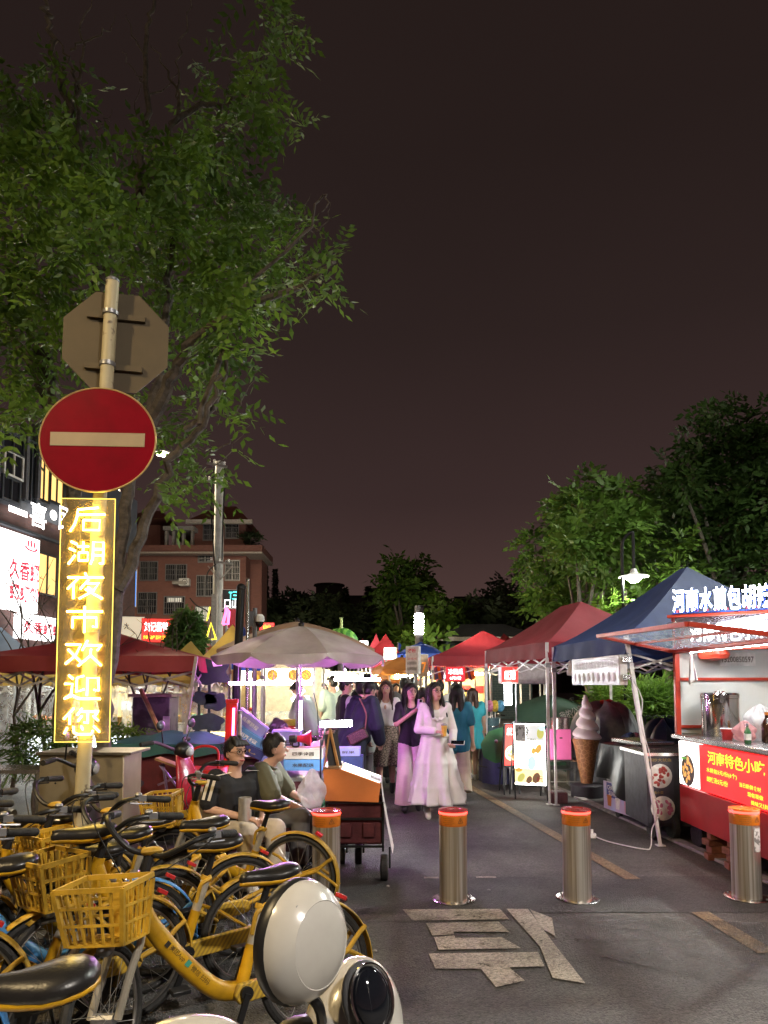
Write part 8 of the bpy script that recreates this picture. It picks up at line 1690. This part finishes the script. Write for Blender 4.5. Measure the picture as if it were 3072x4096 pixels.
person('person in a pale grey jacket partly hidden behind the dark coat', at(361, 10.2), 170, 1.66, None, (cloth('pale_jacket', (.40, .42, .40)), 1.9, .2, .04), ('pants', CGRY, .1, .98), 'short', shoes=CBLK, vox=.013, face=False, grp='customers at the parasol stall')
person('man in a mint green T shirt walking away into the lane', at(333, 13.4), 205, 1.76, walk(.12), (CMINT, .85, .1, .035), ('pants', CDEN, .1, .98), 'short', shoes=CWHT, vox=.014, bulk=1.1, turn=20, face=False, grp='passers by in the lane')
person('man in a white shirt and dark vest leaning over the front table', at(313, 11.8), 250, 1.70, dict(elR=(-.22, -.22, 1.1), wrR=(-.18, -.42, .98), elL=(.22, -.2, 1.1), wrL=(.16, -.42, .98)), (cloth('pale_mint', (.50, .56, .54)), .8, .1, .03), ('pants', CNAV, .1, .98), 'short', shoes=CWHT, lean=26, nod=14, vox=.014, grp='customers at the parasol stall')
p = V(U(323, 738, 11.6).x, 11.55, .72); t = thing('white_handbag', 'small white handbag of the man leaning over the table', 'bag', p); b = MB(); b.box(p + V(0, 0, .1), (.20, .08, .16)); b.build('pouch', WHITE, t, bevel=.025, seg=3); b = MB(); b.tube(spline([p + V(-.07, 0, .18), p + V(-.10, .05, .5), p + V(-.16, .1, .75)], 4), .008, 5); b.build('strap', BLACKP, t)
person('woman from behind in a blue T shirt and wide beige trousers', at(457, 9.9), 172, 1.60, walk(.10), (CTEAL, .8, .14, .02), ('pants', CBEI, .12, .97), 'long', shoes=CWHT, face=False, vox=.010, bulk=.95, grp='passers by in the lane')
person('young woman from behind in a turquoise skirt beside the blue T shirt', at(472, 12.0), 188, 1.55, dict(walk(.14, -1)), (CTURQ, .5, -.02, .02), ('skirt', CTURQ, .98, .58, .13, .22, (.02, 0), 8), 'long', HAIRB, CWHT, face=False, vox=.013, grp='passers by in the lane')
person('person with short hair seen from behind right of the leopard skirt woman', at(404, 13.2), 180, 1.72, None, (CGRY, .8, .1, .03), ('pants', CDEN, .1, .98), 'short', shoes=CWHT, vox=.015, face=False, grp='passers by in the lane')
person('person with a ponytail head just left of the woman in white', at(423, 10.6), 175, 1.56, None, (CNAV, .8, .1, .03), ('pants', CGRY, .1, .98), 'bun', shoes=CWHT, vox=.015, face=False, grp='passers by in the lane')
crowd = [(286, 17.5, 190, CWHT, CBRN, 1.72, 'distant man in a white shirt and brown trousers under the parasol rim'), (298, 18, 178, CWHT, CDEN, 1.70, 'distant man in a white shirt and blue jeans under the parasol rim'), (316, 16.5, 185, CBLK, CDEN, 1.72, 'distant person in black beside the jeans wearer'), (324, 17.6, 10, CBLK, CLIL, 1.64, 'distant person in black and pale trousers at the lane edge'), (357, 17, 250, CGRY, CBLK, 1.74, 'stall keeper leaning at the white fronted counter'), (349, 19, 170, CBLK, CDEN, 1.7, 'distant dark haired passer by behind the mint T shirt'), (376, 24, 5, CIVO, CBLK, 1.7, 'faint far person in ivory under the red tent'), (432, 17.4, 20, CBRN, CBLK, 1.66, 'stall keeper in brown at the golden stall'), (455, 14.9, 15, CBLK, CBLK, 1.66, 'stall keeper in black behind the watermelon board'), (307, 21, 0, CPNK, CDEN, 1.62, 'far woman in pale pink deep in the lane'), (338, 24, 182, CNAV, CGRY, 1.72, 'far man in navy deep in the lane'), (366, 14.2, 190, CBLK, CGRY, 1.68, 'dark haired person close behind the tall man'), (346, 15.4, 185, CIVO, CBLK, 1.7, 'person in ivory seen from behind left of the tall man'), (396, 15.6, 8, CWHT, CDEN, 1.64, 'woman in white facing the camera behind the leopard skirt'), (413, 15.0, 172, CNAV, CBLK, 1.74, 'tall man in navy behind the woman with the chin phone'), (440, 13.2, 185, CWHT, CDEN, 1.68, 'person in white seen between the dress and the blue T shirt'), (373, 18.6, 6, CPNK, CBLK, 1.66, 'distant woman in pale pink in the middle of the lane'), (331, 22, 178, CMINT, CGRY, 1.72, 'distant person in pale green beyond the snack stall')]
for i, (px, d, rz, tm, lm, hh, lb) in enumerate(crowd):
    person(lb, at(px, d), rz, hh, walk(.1 + .02 * (i % 4), 1 if i % 2 else -1), (tm, .85, .08, .03), ('pants', lm, .095, .98), 'long' if hh < 1.66 else 'short', shoes=CWHT if i % 2 else CBLK, vox=.02, face=False, grp='far people in the market')
# --- seated people
def sit(zs=.42, kx=.12, fwd=.42): 
    o = zs - .92; d = {k: (v[0], v[1], v[2] + o) for k, v in DEF.items() if k in UP or k in ('pel',)}
    d.update(hiL=(.085, 0, zs), hiR=(-.085, 0, zs), knL=(kx, -fwd, zs + .06), knR=(-kx, -fwd, zs + .06), anL=(kx, -fwd + .02, .075), anR=(-kx, -fwd + .02, .075), toL=(kx + .02, -fwd - .15, .03), toR=(-kx - .02, -fwd - .15, .03)); return d
def folding_chair(label, loc, rz, m):
    t = thing('folding_chair', label, 'chair', loc, rz, 'folding chairs by the wagon'); B = lambda mb, n, mm, **k: mb.build(n, mm, t, local=True, **k)
    b = MB(); b.grid(lambda u, v: V(lerp(-.23, .23, u), lerp(-.24, .2, v), .335 - .03 * math.sin(math.pi * u)), 10, 6); B(b, 'seat', m, solid=.006, smooth=80); b = MB(); b.grid(lambda u, v: V(lerp(-.23, .23, u), .22 + .05 * v + .02 * math.sin(math.pi * u), lerp(.40, .74, v)), 10, 6); B(b, 'backrest', m, solid=.006, smooth=80)
    for sx in (-.24, .24):
        for (a, c_) in (((sx, -.24, .34), (sx, .24, .01)), ((sx, .2, .34), (sx, -.26, .01)), ((sx, .19, .30), (sx, .275, .76))): b = MB(); b.tube([a, c_], .011, 7); B(b, 'frame_leg', BLACKM)
    return t
def raglan(B, D, s, t, sh, H):
    for L, sg in (('L', 1), ('R', -1)):
        a, e = D['sh' + L], D['el' + L]; ax_ = (e - a).normalized(); out = V(sg * .8, -.75, .25); out = (out - ax_ * out.dot(ax_)).normalized(); side = ax_.cross(out)
        for o in (-.024, .024):
            b = MB(); b.grid(lambda u, v: lerp(D['nek'] + V(sg * .085, -.05, .0), a + out * .088, min(1, u * 2.5)) + (side * (o + (v - .5) * .024)) if u < .4 else lerp(a + out * .089, lerp(a, e, .80) + out * .085, (u - .4) / .6) + side * (o + (v - .5) * .024), 14, 1); B(b, 'stripe', CIVO, sh, smooth=80)
S1 = at(236, 6.0)
person('seated man with glasses in a black T shirt with white sleeve stripes', S1, 42, 1.72, dict(sit(.38), elR=(-.25, -.02, .58), wrR=(-.05, -.27, .52), elL=(.25, -.06, .58), wrL=(.08, -.28, .50)), (CBLK, .82, .02, .022, raglan), ('pants', cloth('cream', (.48, .42, .34)), .09, .98), 'short', shoes=CWHT, vox=.009, turn=8, nod=-2, glasses=True, grp='seated men by the wagon')
folding_chair('beige folding chair under the man with glasses', S1, 42, CBEI)
def collar(B, D, s, t, sh, H):
    b = MB(); b.tube([D['nek'] + V(.068 * math.cos(k * .5236), -.005 + .066 * math.sin(k * .5236), -.005 - .03 * max(0, -math.sin(k * .5236))) for k in range(12)], .014, 6, True); B(b, 'collar', COLV, sh)
S2 = at(255, 6.35)
person('seated man in an olive shirt leaning forward on his knees looking right', S2, 84, 1.74, dict(sit(.40, .14, .44), elR=(-.22, -.14, .68), wrR=(-.10, -.42, .62), elL=(.24, -.16, .66), wrL=(.10, -.44, .62)), (COLV, .95, .04, .032, collar), ('pants', CGRY, .085, .98), 'short', shoes=CBLK, vox=.009, lean=16, turn=12, nod=-12, bulk=1.12, curl=(.7, .7), grp='seated men by the wagon')
folding_chair('beige folding chair under the man in the olive shirt', S2, 84, CBEI)
S3 = at(314, 8.35); person('bald older man in a lilac grey shirt sitting behind the table looking down', S3, 75, 1.68, dict(sit(.45), elL=(.22, -.2, .75), wrL=(.1, -.38, .72), elR=(-.22, -.2, .75), wrR=(-.1, -.38, .72)), (CLIL, .9, .03, .03), ('pants', CGRY, .09, .98), 'short', cloth('grey_stubble', (.05, .04, .035)), CBLK, SKIN2, lean=14, nod=16, vox=.011, grp='sellers at the parasol stall'); folding_chair('dark folding chair of the older seller', S3, 75, CBLK)
S4 = at(272, 8.6); person('woman in dark clothes seated behind the cartons with a hand at her head', S4, 60, 1.60, dict(sit(.50), elL=(.22, -.18, .80), wrL=(.10, -.14, 1.05), elR=(-.2, -.2, .78), wrR=(-.08, -.34, .72)), (cloth('dark_plum', (.06, .02, .03)), 1.8, .05, .03), ('pants', CBLK, .09, .98), 'bun', shoes=CBLK, lean=10, nod=14, vox=.011, grp='sellers at the parasol stall'); folding_chair('dark folding chair of the seated woman', S4, 60, CBLK)
